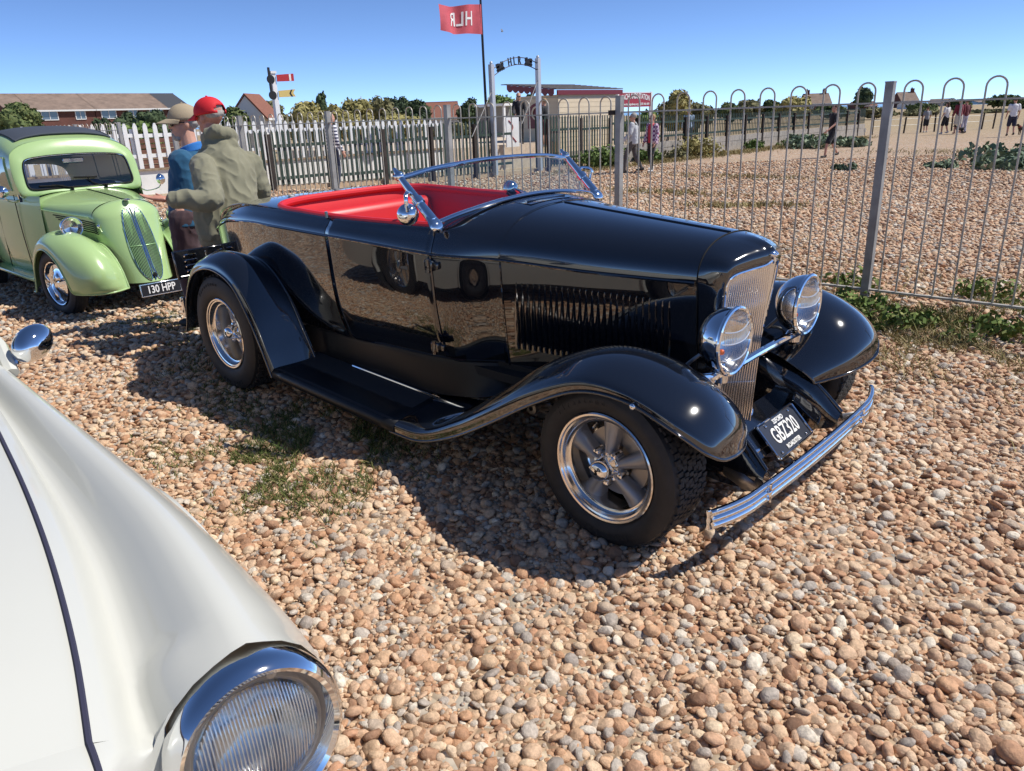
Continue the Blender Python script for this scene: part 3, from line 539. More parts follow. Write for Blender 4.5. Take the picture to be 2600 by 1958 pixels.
for k in range(3): a = k*2.094+1.57; sw.tube([ctr, ctr+.17*(math.cos(a)*a1+math.sin(a)*a2)], .008, 6)
sw.obj('steering_wheel', M['black'], CAR)
b = MB(); b.tube([(-1.83, -.575, 1.03), (-1.832, -.577, 1.06)], [.009, .008], 8); b.obj('strap_pin', M['black'], CAR)
b = MB(); b.grid(np.array([[(-.83, y*hside(-.81, z)*.995, z) for y in np.linspace(-1, 1, 5)] for z in (.42, .6, .88)]+[[(-.83, y*.36, 1.0) for y in np.linspace(-1, 1, 5)], [(-.83, y*.15, 1.075) for y in np.linspace(-1, 1, 5)]])); b.obj('firewall', M['dark'], CAR)
# chassis, axle, hairpins
ch = MB()
for sgn in (1, -1): ch.box((-1.5, -sgn*.36, .36), (3.2, .06, .13)); ch.box((-.45, -sgn*.30, .42), (.7, .02, .22))
ch.box((-.45, 0, .40), (.85, .5, .28)); ch.box((-1.7, 0, .38), (2.6, .9, .04)); ch.box((-2.69, 0, .34), (.1, 1.1, .1)); ch.box((-2.95, 0, .42), (.6, .8, .2)); ch.obj('chassis', M['dark'], CAR)
ax = MB(); ax.tube(cr([(0, -.62, .305), (0, -.5, .30), (0, -.3, .25), (0, .3, .25), (0, .5, .30), (0, .62, .305)], 20), .028, 10); ax.obj('front_axle', M['steel'], CAR)
for sgn in (1, -1):
    hp = MB(); J = np.array([-.60, -sgn*.42, .265]); hp.tube(cr([J, (-.45, -sgn*.43, .30), (-.25, -sgn*.45, .325), (0, -sgn*.47, .335)], 14), .009, 8); hp.tube(cr([J, (-.45, -sgn*.43, .235), (-.25, -sgn*.45, .205), (0, -sgn*.47, .20)], 14), .009, 8); hp.lathe([(.012, -.02), (.028, -.018), (.028, .018), (.012, .02)], J+np.array([-.04, 0, 0]), (0, 1, 0), 14); hp.obj('hairpin_rod', M['steel'], CAR)
# rear bumper, tail panel
rb = MB(); 
for z in (.395, .335):
    rb.tube(cr([(-3.46, -.68, z), (-3.53, -.62, z), (-3.58, -.45, z), (-3.60, 0, z), (-3.58, .45, z), (-3.53, .62, z), (-3.46, .68, z)], 30), .026, 10, squash=(.55, 1))
for y in (-.68, .68):
    rb.lathe([(.001, .435), (.018, .43), (.022, .40), (.016, .37), (.022, .335), (.018, .30), (.001, .295)], (-3.46, y, 0), (0, 0, 1), 12)
rb.obj('rear_bumper', M['chrome'], CAR)
tp = empty('tail_panel', (-3.62, -.40, .605)); tp.parent = CAR; tp.rotation_euler = (0, -.12, -.05)
b = MB(); b.box((0, 0, 0), (.02, .44, .19)); bevel(b.obj('board', M['black'], tp), .008)
for y in (-.11, .11):
    for k in range(4): b = MB(); b.tube(cr([(.012, y-.04, -.05+k*.034), (.022, y-.03, -.043+k*.034), (.022, y+.03, -.043+k*.034), (.012, y+.04, -.05+k*.034)], 12), .006, 6); b.obj('slot', M['chrome'], tp)
b = MB(); b.tube([(.012, -.2, -.075), (.012, .2, -.075)], .005, 6); b.tube([(.012, 0, -.07), (.012, 0, .07)], .007, 6); b.obj('trim', M['alu'], tp)
b = MB(); b.tube([(-3.62, -.40, .52), (-3.57, -.40, .38)], .012, 8); b.obj('panel_stay', M['chrome'], CAR)
# wheels
def text_arc(m, s, r, a0, a_, sgn, ylev, size):
    V0 = 0
    for i, chh in enumerate(s):
        V, F = text_geo(chh, size, .002, .9, .0006); an = a0-sgn*i*a_
        if not len(V): continue
        W_ = np.array([[ (r+q[1])*math.cos(an)+sgn*q[0]*math.sin(an), ylev-sgn*q[2], (r+q[1])*math.sin(an)-sgn*q[0]*math.cos(an)] for q in V]); m.add(W_, F)
def wheel(name, x, y, z, sgn, R, Wd, dish, lug=True, parent=CAR, steer=0.):
    wo = empty(name, (x, -sgn*y, z)); wo.parent = parent; wo.rotation_euler = (0, 0, steer)
    o = lambda a: -sgn*a                                   # outward distance -> local y
    def lat(prof, mats, nm, par, n=48, an=40): b = MB(); b.lathe([(r, o(a)) for r, a in prof], (0, 0, 0), (0, 1, 0), n); return b.obj(nm, mats, par, recalc=True, angle=an)
    ty = lat([(.195, -.03), (.204, -.012), (.215, .004), (.235, .013), (.262, .016), (R-.035, .011), (R-.016, .002), (R-.010, -.014), (R-.010, -Wd+.03), (R-.016, -Wd+.01), (R-.035, -Wd), (.25, -Wd-.004), (.2, -Wd+.02)], M['rubber'], 'tyre', wo, 72)
    tb = MB(); nb = 92; nr = 6; wr_ = (Wd-.03)/nr
    for k in range(nr):
        for i in range(nb):
            a0 = (i+(.5 if k % 2 else 0)+.12*math.sin(i*2.1+k))*2*math.pi/nb; da = 2*math.pi/nb*(.40+.05*math.sin(i*1.7+k)); c0 = -.012-wr_*(k+.5); hw = wr_*.43; sk = .0035*(1 if i % 2 else -1)
            P = [[((R-.003 if q else R-.012)*math.cos(a0+s_*da*(.96 if q else 1)), o(c0+t_*hw+sk), (R-.003 if q else R-.012)*math.sin(a0+s_*da*(.96 if q else 1))) for s_, t_ in ((-1, -1), (1, -1), (1, 1), (-1, 1))] for q in (0, 1)]
            tb.add(P[0]+P[1], [(4, 5, 6, 7), (0, 1, 5, 4), (1, 2, 6, 5), (2, 3, 7, 6), (3, 0, 4, 7)])
    t_o = tb.obj('tread', M['tread'], ty, smooth=False, recalc=True); t_o['kind'] = 'stuff'
    lt = MB(); text_arc(lt, 'Firestone', R-.052, math.pi/2+sgn*.45+(.35 if sgn > 0 else 0), .105, sgn, o(.0155), .032); text_arc(lt, 'INDY 500', R-.052, -math.pi/2+sgn*.45, .105, sgn, o(.0155), .03); lt.obj('lettering', M['rubber'], ty, smooth=False)
    rim = lat([(.2085, -.006), (.2085, .004), (.204, .0075), (.197, .006), (.194, .0), (.188, -.002), (.184, -.010), (.180, -.022), (.174, -.026), (.168, -.028), (.165, -.04), (.165, -dish-.03), (.150, -dish-.06), (.150, -Wd+.03), (.18, -Wd+.02), (.2, -Wd+.01)], M['alu'], 'rim', wo, 64)
    for k in range(5):
        an = k*2*math.pi/5+.35+(math.pi/5 if z > .32 else 0); b = MB(); rows = []
        for t in np.linspace(0, 1, 8):
            r = .040+t*.128; hw = .0165+.027*t**1.3; az = -dish+.022*(1-t)**1.2+.004*(t > .95); th = .016+.012*t
            rows.append([(r, s_*hw, az-th*abs(s_)**2.2-(.03 if abs(s_) > 1.01 else 0)) for s_ in (-1.03, -1, -.7, -.35, 0, .35, .7, 1, 1.03)])
        P = np.array(rows); Q = np.stack([P[..., 0]*math.cos(an)-P[..., 1]*math.sin(an), o(P[..., 2]), P[..., 0]*math.sin(an)+P[..., 1]*math.cos(an)], -1); b.grid(Q, flip=sgn < 0); b.obj('spoke', M['spoke'], wo, angle=50)
    lat([(.055, -dish-.03), (.055, -dish+.004), (.05, -dish+.010), (.038, -dish+.012)], M['spoke'], 'hub', wo, 32)
    cp = lat([(.049, -dish+.008), (.049, -dish+.018), (.041, -dish+.026), (.039, -dish+.056), (.033, -dish+.074), (.024, -dish+.082), (.001, -dish+.084)], M['chrome'], 'hub_cap', wo, 28, 50)
    b = MB(); V, F = text_geo('S', .026, .002, 1, .0008); b.add([(sgn*q[0], o(-dish+.0845+q[2]), q[1]) for q in V], F); b.obj('cap_mark', M['seam'], cp, smooth=False)
    for k in range(5):
        an = k*2*math.pi/5+.35+math.pi/5+(math.pi/5 if z > .32 else 0)
        b = MB(); b.lathe([(.001, .034), (.010, .032), (.0125, .025), (.0125, -.01)], (.064*math.cos(an), o(-dish), .064*math.sin(an)), (0, o(1), 0), 10); b.obj('lug_nut', M['chrome'], wo)
        an += math.pi/5; b = MB(); b.tube([(.044*math.cos(an), o(-dish+.017), .044*math.sin(an)), (.054*math.cos(an), o(-dish+.016), .054*math.sin(an))], .0075, 8); b.obj('cap_tab', M['chrome'], cp)
    lat([(.07, -dish-.04), (.132, -dish-.045), (.132, -dish-.065), (.07, -dish-.065)], M['steel'], 'brake_disc', wo, 40)
    b = MB(); b.tube([(.155*math.cos(2.0), o(-dish-.01), .155*math.sin(2.0)), (.145*math.cos(2.0), o(-dish+.02), .145*math.sin(2.0))], .004, 6); b.obj('valve', M['chrome'], wo)
    return wo
for sgn in (1, -1):
    wheel('front_wheel', 0, .771, .303, sgn, .307, .195, .040)
    wheel('rear_wheel', -2.692, .793, .342, sgn, .345, .25, .085)
# ---------------------------------------------------------------- ivory saloon at the photographer's feet (front-left wing towards the camera)
WC = empty('saloon', (0, -3.02, -.05), (0, 0, 0), 'ivory white vintage saloon with big chrome-rimmed headlamp', 'car')
WY = -3.02
wx = [.60, .40, .10, -.3, -.7, -1.1, -1.6, -2.2, -2.8, -3.3, -3.7, -3.95]
def col(v): return spl(wx, v)
# guide lines (distance from the centre line, height)
g_sill = (col([.66, .76, .80, .82, .83, .83, .83, .83, .82, .80, .74, .60]), col([.50, .36, .27, .25, .25, .25, .25, .25, .26, .29, .34, .42]))
g_low = (col([.722, .795, .84, .862, .87, .87, .87, .87, .86, .84, .78, .64]), col([.588, .53, .48, .47, .47, .47, .47, .47, .47, .48, .50, .52]))
g_bulge = (col([.774, .824, .857, .874, .877, .872, .87, .87, .87, .86, .80, .68]), col([.692, .672, .665, .665, .67, .68, .68, .68, .69, .70, .71, .70]))
g_crest = (col([.652, .695, .735, .755, .762, .768, .775, .775, .77, .76, .70, .60]), col([.8235, .842, .860, .872, .890, .905, .905, .90, .90, .90, .88, .84]))
g_vall = (col([.512, .562, .62, .658, .685, .70, .71, .71, .69, .66, .58, .46]), col([.745, .772, .805, .832, .860, .885, .898, .898, .898, .90, .88, .84]))
g_bon = (col([.440, .492, .55, .607, .65, .67, .68, .68, .66, .60, .5, .4]), col([.800, .832, .862, .882, .900, .912, .91, .91, .91, .91, .88, .84]))
g_mid = (col([.20, .26, .30, .34, .37, .39, .40, .40, .38, .34, .28, .2]), col([.862, .895, .917, .938, .952, .955, .93, .925, .92, .92, .88, .84]))
g_top = (col([0]*12), col([.880, .912, .933, .952, .963, .965, .94, .935, .93, .93, .88, .84]))
GL = [g_sill, g_low, g_bulge, g_crest, g_vall, g_bon, g_mid, g_top]
def wsec(x, k=43):
    P = cr(np.array([(float(a(x)), float(b(x)), 0) for a, b in GL]), k)[:, :2]; c = np.array([.640+.05*max(0, .565-x), .690]); r_ = .1318*float(sm((x-.16)/.34)); d = P-c; n_ = np.linalg.norm(d, axis=1)
    return np.where((n_ < r_)[:, None], c+d/np.maximum(n_, 1e-4)[:, None]*r_, P)       # the wing swells round the lamp
def wpt(x, j): a, b = GL[j]; return (x, float(a(x)), float(b(x)))
xs_ = np.concatenate([np.linspace(.565, .20, 16), np.arange(.185, -3.95, -.016), [-3.95]])
K0 = 30
SEC = np.array([[(x, y, z) for y, z in wsec(x)] for x in xs_])
for sgn in (1, -1):
    P = SEC[:, :K0+1]*np.array([1, sgn, 1]); b = MB(); b.grid(P, flip=sgn > 0); V = np.array(b.v); keep = []
    for f_ in b.f:
        m_ = V[list(f_)].mean(0); keep.append(not any(np.hypot(m_[0]-cx_, m_[2]-.335) < .362 and m_[2] < .72 and abs(m_[1]) > .6 for cx_ in (-.22, -2.78)))
    b.f = [f_ for f_, k_ in zip(b.f, keep) if k_]; b.mi = [0]*len(b.f); b.obj('wing', M['ivory'], WC, angle=60)
    for cx_ in (-.22, -2.78):
        arc = []
        for a_ in np.linspace(-.25, math.pi+.25, 40):
            x_, z_ = cx_+.365*math.cos(a_), .335+.365*math.sin(a_); sc_ = wsec(x_); y_ = float(np.interp(z_, sc_[:20, 1], sc_[:20, 0])); arc.append((x_, sgn*(y_+.001), z_))
        b = MB(); b.tube(arc, .014, 8); b.obj('arch_lip', M['ivory'], WC)
b = MB(); P = np.array([[(x, y, z-.0015) for y, z in wsec(x)[K0:]] for x in xs_]); Q = np.concatenate([P, (P*np.array([1, -1, 1]))[:, ::-1][:, 1:]], 1); b.grid(Q, flip=True); b.obj('bonnet', M['ivory'], WC, angle=60)
# nose panel between the lamps and tail panel
def nose_pt(y, z, s_):                                # the nose runs on from the bonnet, between the lamps, and turns down to the grille
    q = min(s_/.62, 1.); v_ = max(0., (s_-.62)/.38); L_ = .42*float(sm((.545-abs(y))/.30))*(1-.25*(y/.5)**2); return (.565+L_*math.sin(q*math.pi/2)**.9, y*(1-.04*q), (z-.17*L_*math.sin(q*math.pi/2)-.05*q**3)*(1-v_)+.40*v_)
E0 = np.array([(.565, y, z) for y, z in wsec(.565)]); b = MB(); b.grid(np.array([[nose_pt(y, z-(.0015 if i_+22 >= K0 else 0), s_) for s_ in np.linspace(0, 1, 16)] for i_, (_, y, z) in enumerate(E0[22:])])); b.mirror(); b.obj('nose_panel', M['ivory'], WC, recalc=True, angle=60)
b = MB(); E1 = np.array([(-3.95, y, z) for y, z in wsec(-3.95)]); b.grid(np.array([[(-3.95-.06*math.sin(s_*math.pi), y, z*(1-s_)+s_*.40) for s_ in np.linspace(0, 1, 8)] for _, y, z in E1])); b.mirror(); b.obj('tail_panel', M['ivory'], WC, recalc=True)
for sgn in (1, -1):
    b = MB(); b.tube([(x, sgn*wsec(x)[K0][0], wsec(x)[K0][1]+.001) for x in np.linspace(-1.12, .565, 40)]+[(lambda p: (p[0], sgn*p[1], p[2]+.001))(nose_pt(*wsec(.565)[K0], s_)) for s_ in np.linspace(.03, .62, 16)], .0042, 6); b.obj('bonnet_gap', mat('bonnet_gap_shadow', (.03, .03, .06), .8), WC)
b = MB(); b.tube(cr([(1.04, -.80, .42), (1.10, -.5, .42), (1.12, 0, .42), (1.10, .5, .42), (1.04, .80, .42)], 24), .05, 10, squash=(.4, 1)); b.obj('front_bumper', M['chrome'], WC)
b = MB(); b.tube(cr([(-3.98, -.78, .46), (-4.06, -.5, .46), (-4.08, 0, .46), (-4.06, .5, .46), (-3.98, .78, .46)], 24), .05, 10, squash=(.4, 1)); b.obj('rear_bumper', M['chrome'], WC)
# cabin
b = MB(); rows = []
cab = [(-1.20, .66, .955, .0), (-1.30, .655, 1.0, .3), (-1.62, .60, 1.30, 1), (-1.75, .57, 1.37, 1), (-2.2, .56, 1.405, 1), (-2.7, .55, 1.37, 1), (-2.9, .56, 1.28, 1), (-3.2, .60, 1.0, .3), (-3.3, .60, .92, 0)]
for x, y, z, _ in cab[2:7]: rows.append(cr([(x, y+.03, z-.10), (x, y, z-.03), (x, y-.08, z+.01), (x, .25, z+.035), (x, 0, z+.04)], 16))
b.grid(surf(np.array(rows)[:, ::3], 24, 14), flip=True).mirror(); b.obj('roof', M['ivory'], WC, recalc=True)
b = MB(); b.grid(np.array([[(-1.16, -.62, .955), (-1.10, 0, .975), (-1.16, .62, .955)], [(-1.66, -.56, 1.30), (-1.62, 0, 1.37), (-1.66, .56, 1.30)]])); b.obj('windscreen', M['glassdark'], WC)
b = MB(); b.grid(np.array([[(-3.22, -.58, .93), (-3.28, 0, .95), (-3.22, .58, .93)], [(-2.86, -.52, 1.24), (-2.88, 0, 1.32), (-2.86, .52, 1.24)]])); b.obj('rear_window', M['glassdark'], WC)
for sgn in (1, -1):
    b = MB(); b.grid(np.array([[(-1.25, sgn*.69, .91), (-1.8, sgn*.70, .905), (-2.5, sgn*.70, .905), (-3.1, sgn*.67, .905)], [(-1.62, sgn*.615, 1.24), (-1.85, sgn*.61, 1.28), (-2.5, sgn*.60, 1.28), (-2.85, sgn*.60, 1.20)]])); b.obj('side_window', M['glassdark'], WC)
    b = MB(); b.tube([(-.99, sgn*.79, .868), (-1.07, sgn*.795, .93), (-1.3, sgn*.74, 1.1), (-1.64, sgn*.60, 1.31)], .021, 8); b.obj('windscreen_pillar', M['ivory'], WC)
    b = MB(); b.tube([(-2.1, sgn*.695, .905), (-2.1, sgn*.61, 1.29)], .02, 8); b.tube([(-3.2, sgn*.64, .92), (-2.88, sgn*.57, 1.27)], .04, 8); b.obj('door_pillar', M['ivory'], WC)
b = MB(); b.tube(cr([(-1.10, -.66, .93), (-1.04, -.35, .965), (-1.02, 0, .975), (-1.04, .35, .965), (-1.10, .66, .93)], 24), .016, 8); b.obj('scuttle_trim', M['ivory'], WC)
# side trim, wheels
for sgn in (1, -1):
    b = MB(); b.tube([(x, sgn*(float(np.interp(.57, wsec(x)[:20, 1], wsec(x)[:20, 0]))+.002), .57-.03*math.exp(-((x+2.0)/.4)**2)) for x in np.linspace(.30, -3.6, 60)], .006, 6); b.obj('side_trim', M['seam'], WC)
    for cx_ in (-.22, -2.78):
        b = MB(); b.lathe([(.001, .60), (.36, .60), (.368, .62), (.368, .845)], (cx_, 0, .335), (0, sgn, 0), 40); b.obj('wheel_arch', M['dark'], WC)
        w_ = MB(); w_.lathe([(.20, .66), (.205, .825), (.24, .838), (.28, .836), (.312, .815), (.32, .80), (.32, .68), (.30, .66)], (cx_, 0, .325), (0, sgn, 0), 40); wo = w_.obj('wheel', M['rubber'], WC, recalc=True)
        w_ = MB(); w_.lathe([(.20, .825), (.195, .833), (.185, .829), (.175, .80), (.172, .76), (.001, .76)], (cx_, 0, .325), (0, sgn, 0), 32); w_.obj('rim', M['alu'], wo)
        for k in range(5):
            a = k*2*math.pi/5; w_ = MB(); w_.tube([(cx_+.03*math.cos(a), sgn*.82, .325+.03*math.sin(a)), (cx_+.175*math.cos(a), sgn*.80, .325+.175*math.sin(a))], [.014, .022], 8, squash=(1, .6)); w_.obj('spoke', M['spoke'], wo)
        w_ = MB(); w_.lathe([(.045, .81), (.04, .84), (.001, .85)], (cx_, 0, .325), (0, sgn, 0), 20); w_.obj('hub_cap', M['chrome'], wo)
# headlamps: local centre of the near one at (.595, .647, .70)
for sgn in (1, -1):
    c0 = np.array([.595, sgn*.640, .690]); ax_ = np.array([1, -.10*sgn, .067]); ax_ /= np.linalg.norm(ax_)
    b = MB(); b.lathe([(.126, -.04), (.1285, -.010), (.128, .004), (.123, .016), (.115, .023), (.108, .019), (.100, .002), (.096, -.006)], c0, ax_, 64); ho = b.obj('headlamp', M['chrome'], WC, recalc=True)
    b = MB(); b.lathe([(.099, -.002), (.095, .004), (.090, .002)], c0, ax_, 48); b.obj('inner_ring', M['steel'], ho)
    b = MB(); b.lathe([(.093, -.002), (.074, -.035), (.042, -.058), (.001, -.065)], c0, ax_, 32); b.obj('reflector', M['alu'], ho)
    b = MB(); b.lathe([(.095, .002), (.083, .012), (.057, .022), (.03, .027), (.001, .029)], c0, ax_, 40); b.obj('lens', M['lens'], ho)
    s1_ = np.cross(ax_, [0, 0, 1.]); s1_ /= np.linalg.norm(s1_); u1_ = np.cross(s1_, ax_)
    fl = mat('lamp_flute', (.62, .64, .66), .15, .7)
    b = MB()
    for k in range(-17, 18):
        y = k*.0049; h_ = math.sqrt(max(.0, .086**2-y*y))
        if h_ > .01: b.tube([c0+s1_*y+u1_*z+ax_*(.0275-.027*((y*y+z*z)/.0082)) for z in np.linspace(-h_, h_, 9)], .0013, 5)
    b.obj('flutes', fl, ho)
    b = MB(); b.lathe([(.008, -.002), (.008, .004), (.001, .006)], c0+u1_*.103+s1_*(-.03)+ax_*.014, ax_, 10); b.obj('screw', M['steel'], ho)
b = MB(); b.grid(np.array([[(.90, y, z) for y in np.linspace(-.42, .42, 5)] for z in (.45, .55, .66)])); b.obj('grille_back', M['dark'], WC)
for k in range(7): b = MB(); z = .47+k*.032; b.tube(cr([(.94, -.40, z), (1.0, 0, z), (.94, .40, z)], 12), .007, 8); b.obj('grille_bar', M['chrome'], WC)
# wing mirrors
for sgn in (1, -1):
    A = np.array([-1.03, sgn*.81, .885]); C0 = A+np.array([0, sgn*.055, .05])
    b = MB(); b.tube(cr([A, A+np.array([-.01, sgn*.02, .03]), C0], 8), [.013, .011, .009, .008, .008, .008, .010, .012], 10)
    th = np.linspace(0, 2*np.pi, 28, endpoint=False); rows = []
    for rr, dx in ((.001, .045), (.4, .042), (.7, .03), (.92, .012), (1, -.004), (.97, -.012), (.001, -.012)):
        rows.append([C0+np.array([dx+.02, 0, .0])+rr*(math.cos(a)*.066*np.array([-.25, sgn*.86, .42])+math.sin(a)*.050*np.array([.1, -sgn*.42, .9])) for a in th])
    b.grid(np.array(rows), cv=True); b.obj('wing_mirror', M['chrome'], WC, recalc=True)
# ---------------------------------------------------------------- pale green upright saloon behind (nose towards the camera)
GC = empty('saloon', (-6.234, .038, -.149), (0, 0, .012), 'pale green vintage saloon with twin oval grille and number plate 130 HPP', 'car')
bw = spl([.10, -.2, -.55, -.8, -1.2], [.31, .375, .475, .53, .56]); bs = spl([.10, -.2, -.55, -.8], [.85, .868, .90, .925]); bh = spl([.10, -.2, -.55, -.8], [.148, .156, .148, .138])
def bsec(x, k=30):
    w_, zs, h_ = float(bw(x)), float(bs(x)), float(bh(x)); a = np.linspace(0, np.pi/2, k-8); e = .85
    lo = [(w_-.01-.02*(zs-z), z) for z in np.linspace(.28, zs, 9)[:-1]]; return lo+[((w_-.01)*math.cos(t)**e, zs+h_*math.sin(t)**.9) for t in a]
b = MB(); b.grid(np.array([[(x, -y, z) for y, z in bsec(x)] for x in np.linspace(.10, -.80, 26)])); b.mirror(); b.obj('bonnet', M['green'], GC, recalc=True, angle=60)
def nose(y, z, off=0.):
    s_ = 1. if z < .85 else math.sqrt(max(0, 1-((z-.85)/.150)**2)); xf = .235+(.93-z)*.44 if z < .93 else .235-(z-.93)*.2
    w_ = (.30-.02*(.85-min(z, .85)))*s_; u_ = min(1, abs(y)/max(w_, .001)); return .10+(xf-.10)*(1-u_**2.2)**.55*max(s_, .0)**.6+off, w_
b = MB(); rows = []
for z in np.concatenate([np.linspace(.28, .85, 16), .85+.149*np.sin(np.linspace(.08, np.pi/2, 14))]):
    w_ = nose(0, z)[1]; rows.append([(nose(y*w_, z)[0], y*w_, z) for y in np.sin(np.linspace(-np.pi/2, np.pi/2, 31))])
b.grid(np.array(rows)); b.obj('nose', M['green'], GC, recalc=True, angle=60)
# grille lobes
gr_dark = mat('grille_dark', (.01, .014, .01), .6); gr_bar = mat('grille_bar_green', (.26, .46, .2), .25, .2, .5)
for sgn in (1, -1):
    ol = cr([(.028, .305), (.07, .325), (.108, .41), (.122, .53), (.120, .66), (.108, .78), (.088, .88), (.066, .925), (.042, .93), (.022, .895), (.014, .80), (.012, .6), (.014, .42)], 60, closed=True) if False else None
    pts = np.array([(.030, .305, 0), (.070, .325, 0), (.106, .41, 0), (.122, .53, 0), (.121, .66, 0), (.109, .78, 0), (.088, .875, 0), (.064, .918, 0), (.040, .918, 0), (.022, .885, 0), (.014, .80, 0), (.013, .6, 0), (.015, .42, 0)])
    C_ = cr(pts, 64, closed=True)[:, :2]; o_ = MB(); o_.tube([(nose(y, z, .006)[0], sgn*y, z) for y, z in C_], .0045, 8, closed=True); lo_ = o_.obj('grille_lobe', M['chrome'], GC)
    k_ = MB(); mid = np.array([.066, .62]); k_.add([(nose(mid[0], mid[1], .002)[0], sgn*mid[0], mid[1])]+[(nose(y, z, .003)[0], sgn*y, z) for y, z in C_], [(0, 1+i, 1+(i+1) % 64) for i in range(64)]); k_.obj('grille_back', gr_dark, lo_, smooth=False)
    for i in range(9):
        y = .020+i*.0118; zz = [z for yy, z in C_ if abs(yy-y) < .006]
        if len(zz) < 2: continue
        z0, z1 = min(zz), max(zz); o_ = MB(); o_.tube([(nose(y+.004*math.sin((z-.3)*3), z, .006)[0], sgn*(y+.004*math.sin((z-.3)*3)), z) for z in np.linspace(z0, z1, 14)], .0026, 6); o_.obj('grille_bar', gr_bar, lo_)
    o_ = MB(); o_.tube([(nose(y, .60, .010)[0], sgn*y, .60) for y in np.linspace(.018, .118, 7)], .004, 6); o_.obj('grille_brace', gr_bar, lo_)
b = MB(); b.tube([(nose(0, z, .008)[0], 0, z) for z in np.linspace(.30, .93, 18)], .0055, 8); b.obj('grille_strip', M['chrome'], GC)
b = MB(); b.ball((nose(0, .335, .012)[0], 0, .335), (.008, .022, .028)); b.obj('badge', M['seam'], GC)
b = MB(); b.ball((.20, 0, 1.0), (.05, .03, .012)); b.obj('bonnet_handle', M['chrome'], GC)
b = MB(); b.tube([(x, 0, float(bs(x))+float(bh(x))+.003) for x in np.linspace(.16, -.74, 10)], .006, 6); b.obj('bonnet_hinge', mat('hinge_strip', (.05, .08, .05), .3, .5), GC)
for sgn in (1, -1):
    for k in range(6):
        o_ = MB(); z0 = .875-k*.018; P = [(x, -sgn*(float(bw(x))-.008+.001-.02*(float(bs(x))-z0-.05*(x+.45)*-1)), z0-.10*(x+.45)) for x in np.linspace(-.45+.03*k, .16+.008*k, 8)]; o_.tube(P, .0045, 6); o_.obj('vent_slot', M['seam'], GC)
    o_ = MB(); P = [(x, -sgn*(float(bw(x))-.004), float(bs(x))+.012) for x in np.linspace(-.7, .05, 14)]+[(.14, -sgn*.285, .83), (.2, -sgn*.27, .74)]; o_.tube(P, .006, 6); o_.obj('bonnet_bead', M['green'], GC)
    o_ = MB(); o_.ball((.19, -sgn*.285, .79), (.012, .014, .02)); o_.obj('bonnet_catch', M['chrome'], GC)
# cabin
def ring_patch(out, inn, n, mats, nm):
    A = cr(out, n); B = cr(inn, n); o_ = MB(); o_.grid(np.array([A, A*.85+B*.15+np.array([.012, 0, 0]), A*.3+B*.7+np.array([.012, 0, 0]), B])); o_.mirror(); return o_.obj(nm, mats, GC, recalc=True, angle=60), B
outc = [(-.77, 0, 1.062), (-.78, .30, 1.05), (-.80, .50, 1.02), (-.81, .565, 1.06), (-.86, .585, 1.20), (-.90, .575, 1.34), (-.945, .53, 1.44), (-.96, .40, 1.51), (-.955, .2, 1.54), (-.95, 0, 1.545)]
innc = [(-.79, 0, 1.088), (-.79, .30, 1.088), (-.80, .44, 1.09), (-.81, .485, 1.12), (-.84, .485, 1.22), (-.865, .472, 1.32), (-.88, .435, 1.365), (-.88, .30, 1.385), (-.88, .15, 1.393), (-.88, 0, 1.395)]
_, Bc = ring_patch(outc, innc, 40, M['green'], 'scuttle')
b = MB(); cl = np.vstack([Bc*np.array([1, -1, 1]), Bc[::-1][1:-1]]); b.tube(cl+np.array([.008, 0, 0]), .010, 8, closed=True); so_ = b.obj('windscreen_seal', M['seam'], GC)
b = MB(); b.tube(cl+np.array([.014, 0, 0]), .004, 6, closed=True); b.obj('windscreen_trim', M['chrome'], so_)
b = MB(); b.grid(np.array([Bc*np.array([1, -1, 1]), Bc*np.array([1, 0, 1])+np.array([.02, 0, 0]), Bc])+np.array([.004, 0, 0])); b.obj('windscreen', glass_mat('windscreen_glass', (.74, .79, .84), 1, .004), GC)
# roof and upper sides: sections from the front contour to the tail
secs = [outc]
for x, w_, zr, zb in ((-1.25, .605, 1.62, 1.03), (-1.6, .615, 1.65, 1.03), (-2.0, .60, 1.62, 1.02), (-2.35, .56, 1.50, 1.0), (-2.65, .50, 1.27, .98)):
    secs.append([(x, w_-.02, zb), (x, w_, zb+.02), (x, w_, zb+.06), (x, w_-.005, zb+.12), (x, w_-.015, zb+.45*(zr-zb)), (x, w_-.03, zb+.62*(zr-zb)), (x, w_-.08, zb+.82*(zr-zb)), (x, w_-.2, zb+.94*(zr-zb)), (x, w_-.38, zr-.008), (x, 0, zr)])
secs[0] = [(p[0], max(p[1], 0), p[2]) for p in outc]; S0 = [(-.80, .545, 1.02), (-.805, .568, 1.05), (-.815, .575, 1.09), (-.84, .582, 1.15), (-.87, .582, 1.25), (-.90, .575, 1.34), (-.935, .54, 1.43), (-.955, .42, 1.505), (-.955, .2, 1.54), (-.95, 0, 1.545)]; secs[0] = S0
P = surf(np.array(secs), 40, 30); b = MB(); b.grid(P).mirror(); b.obj('roof', M['green'], GC, recalc=True, angle=60)
b = MB(); rows = []
for i in range(3, 30):
    r_ = P[i]; k = [j for j in range(30) if r_[j][1] < .46*(1 if i > 4 else .95)]; q_ = r_[k[0]:]; yy = np.linspace(.44, 0, 10); rows.append([(float(np.interp(-y, -r_[:, 1][::1], r_[:, 0])), y, float(np.interp(-y, -r_[:, 1], r_[:, 2]))+.010+.010*(1-(y/.44)**4)) for y in yy])
b.grid(np.array(rows)).mirror(); b.obj('sunroof_cloth', M['roofcloth'], GC, recalc=True)
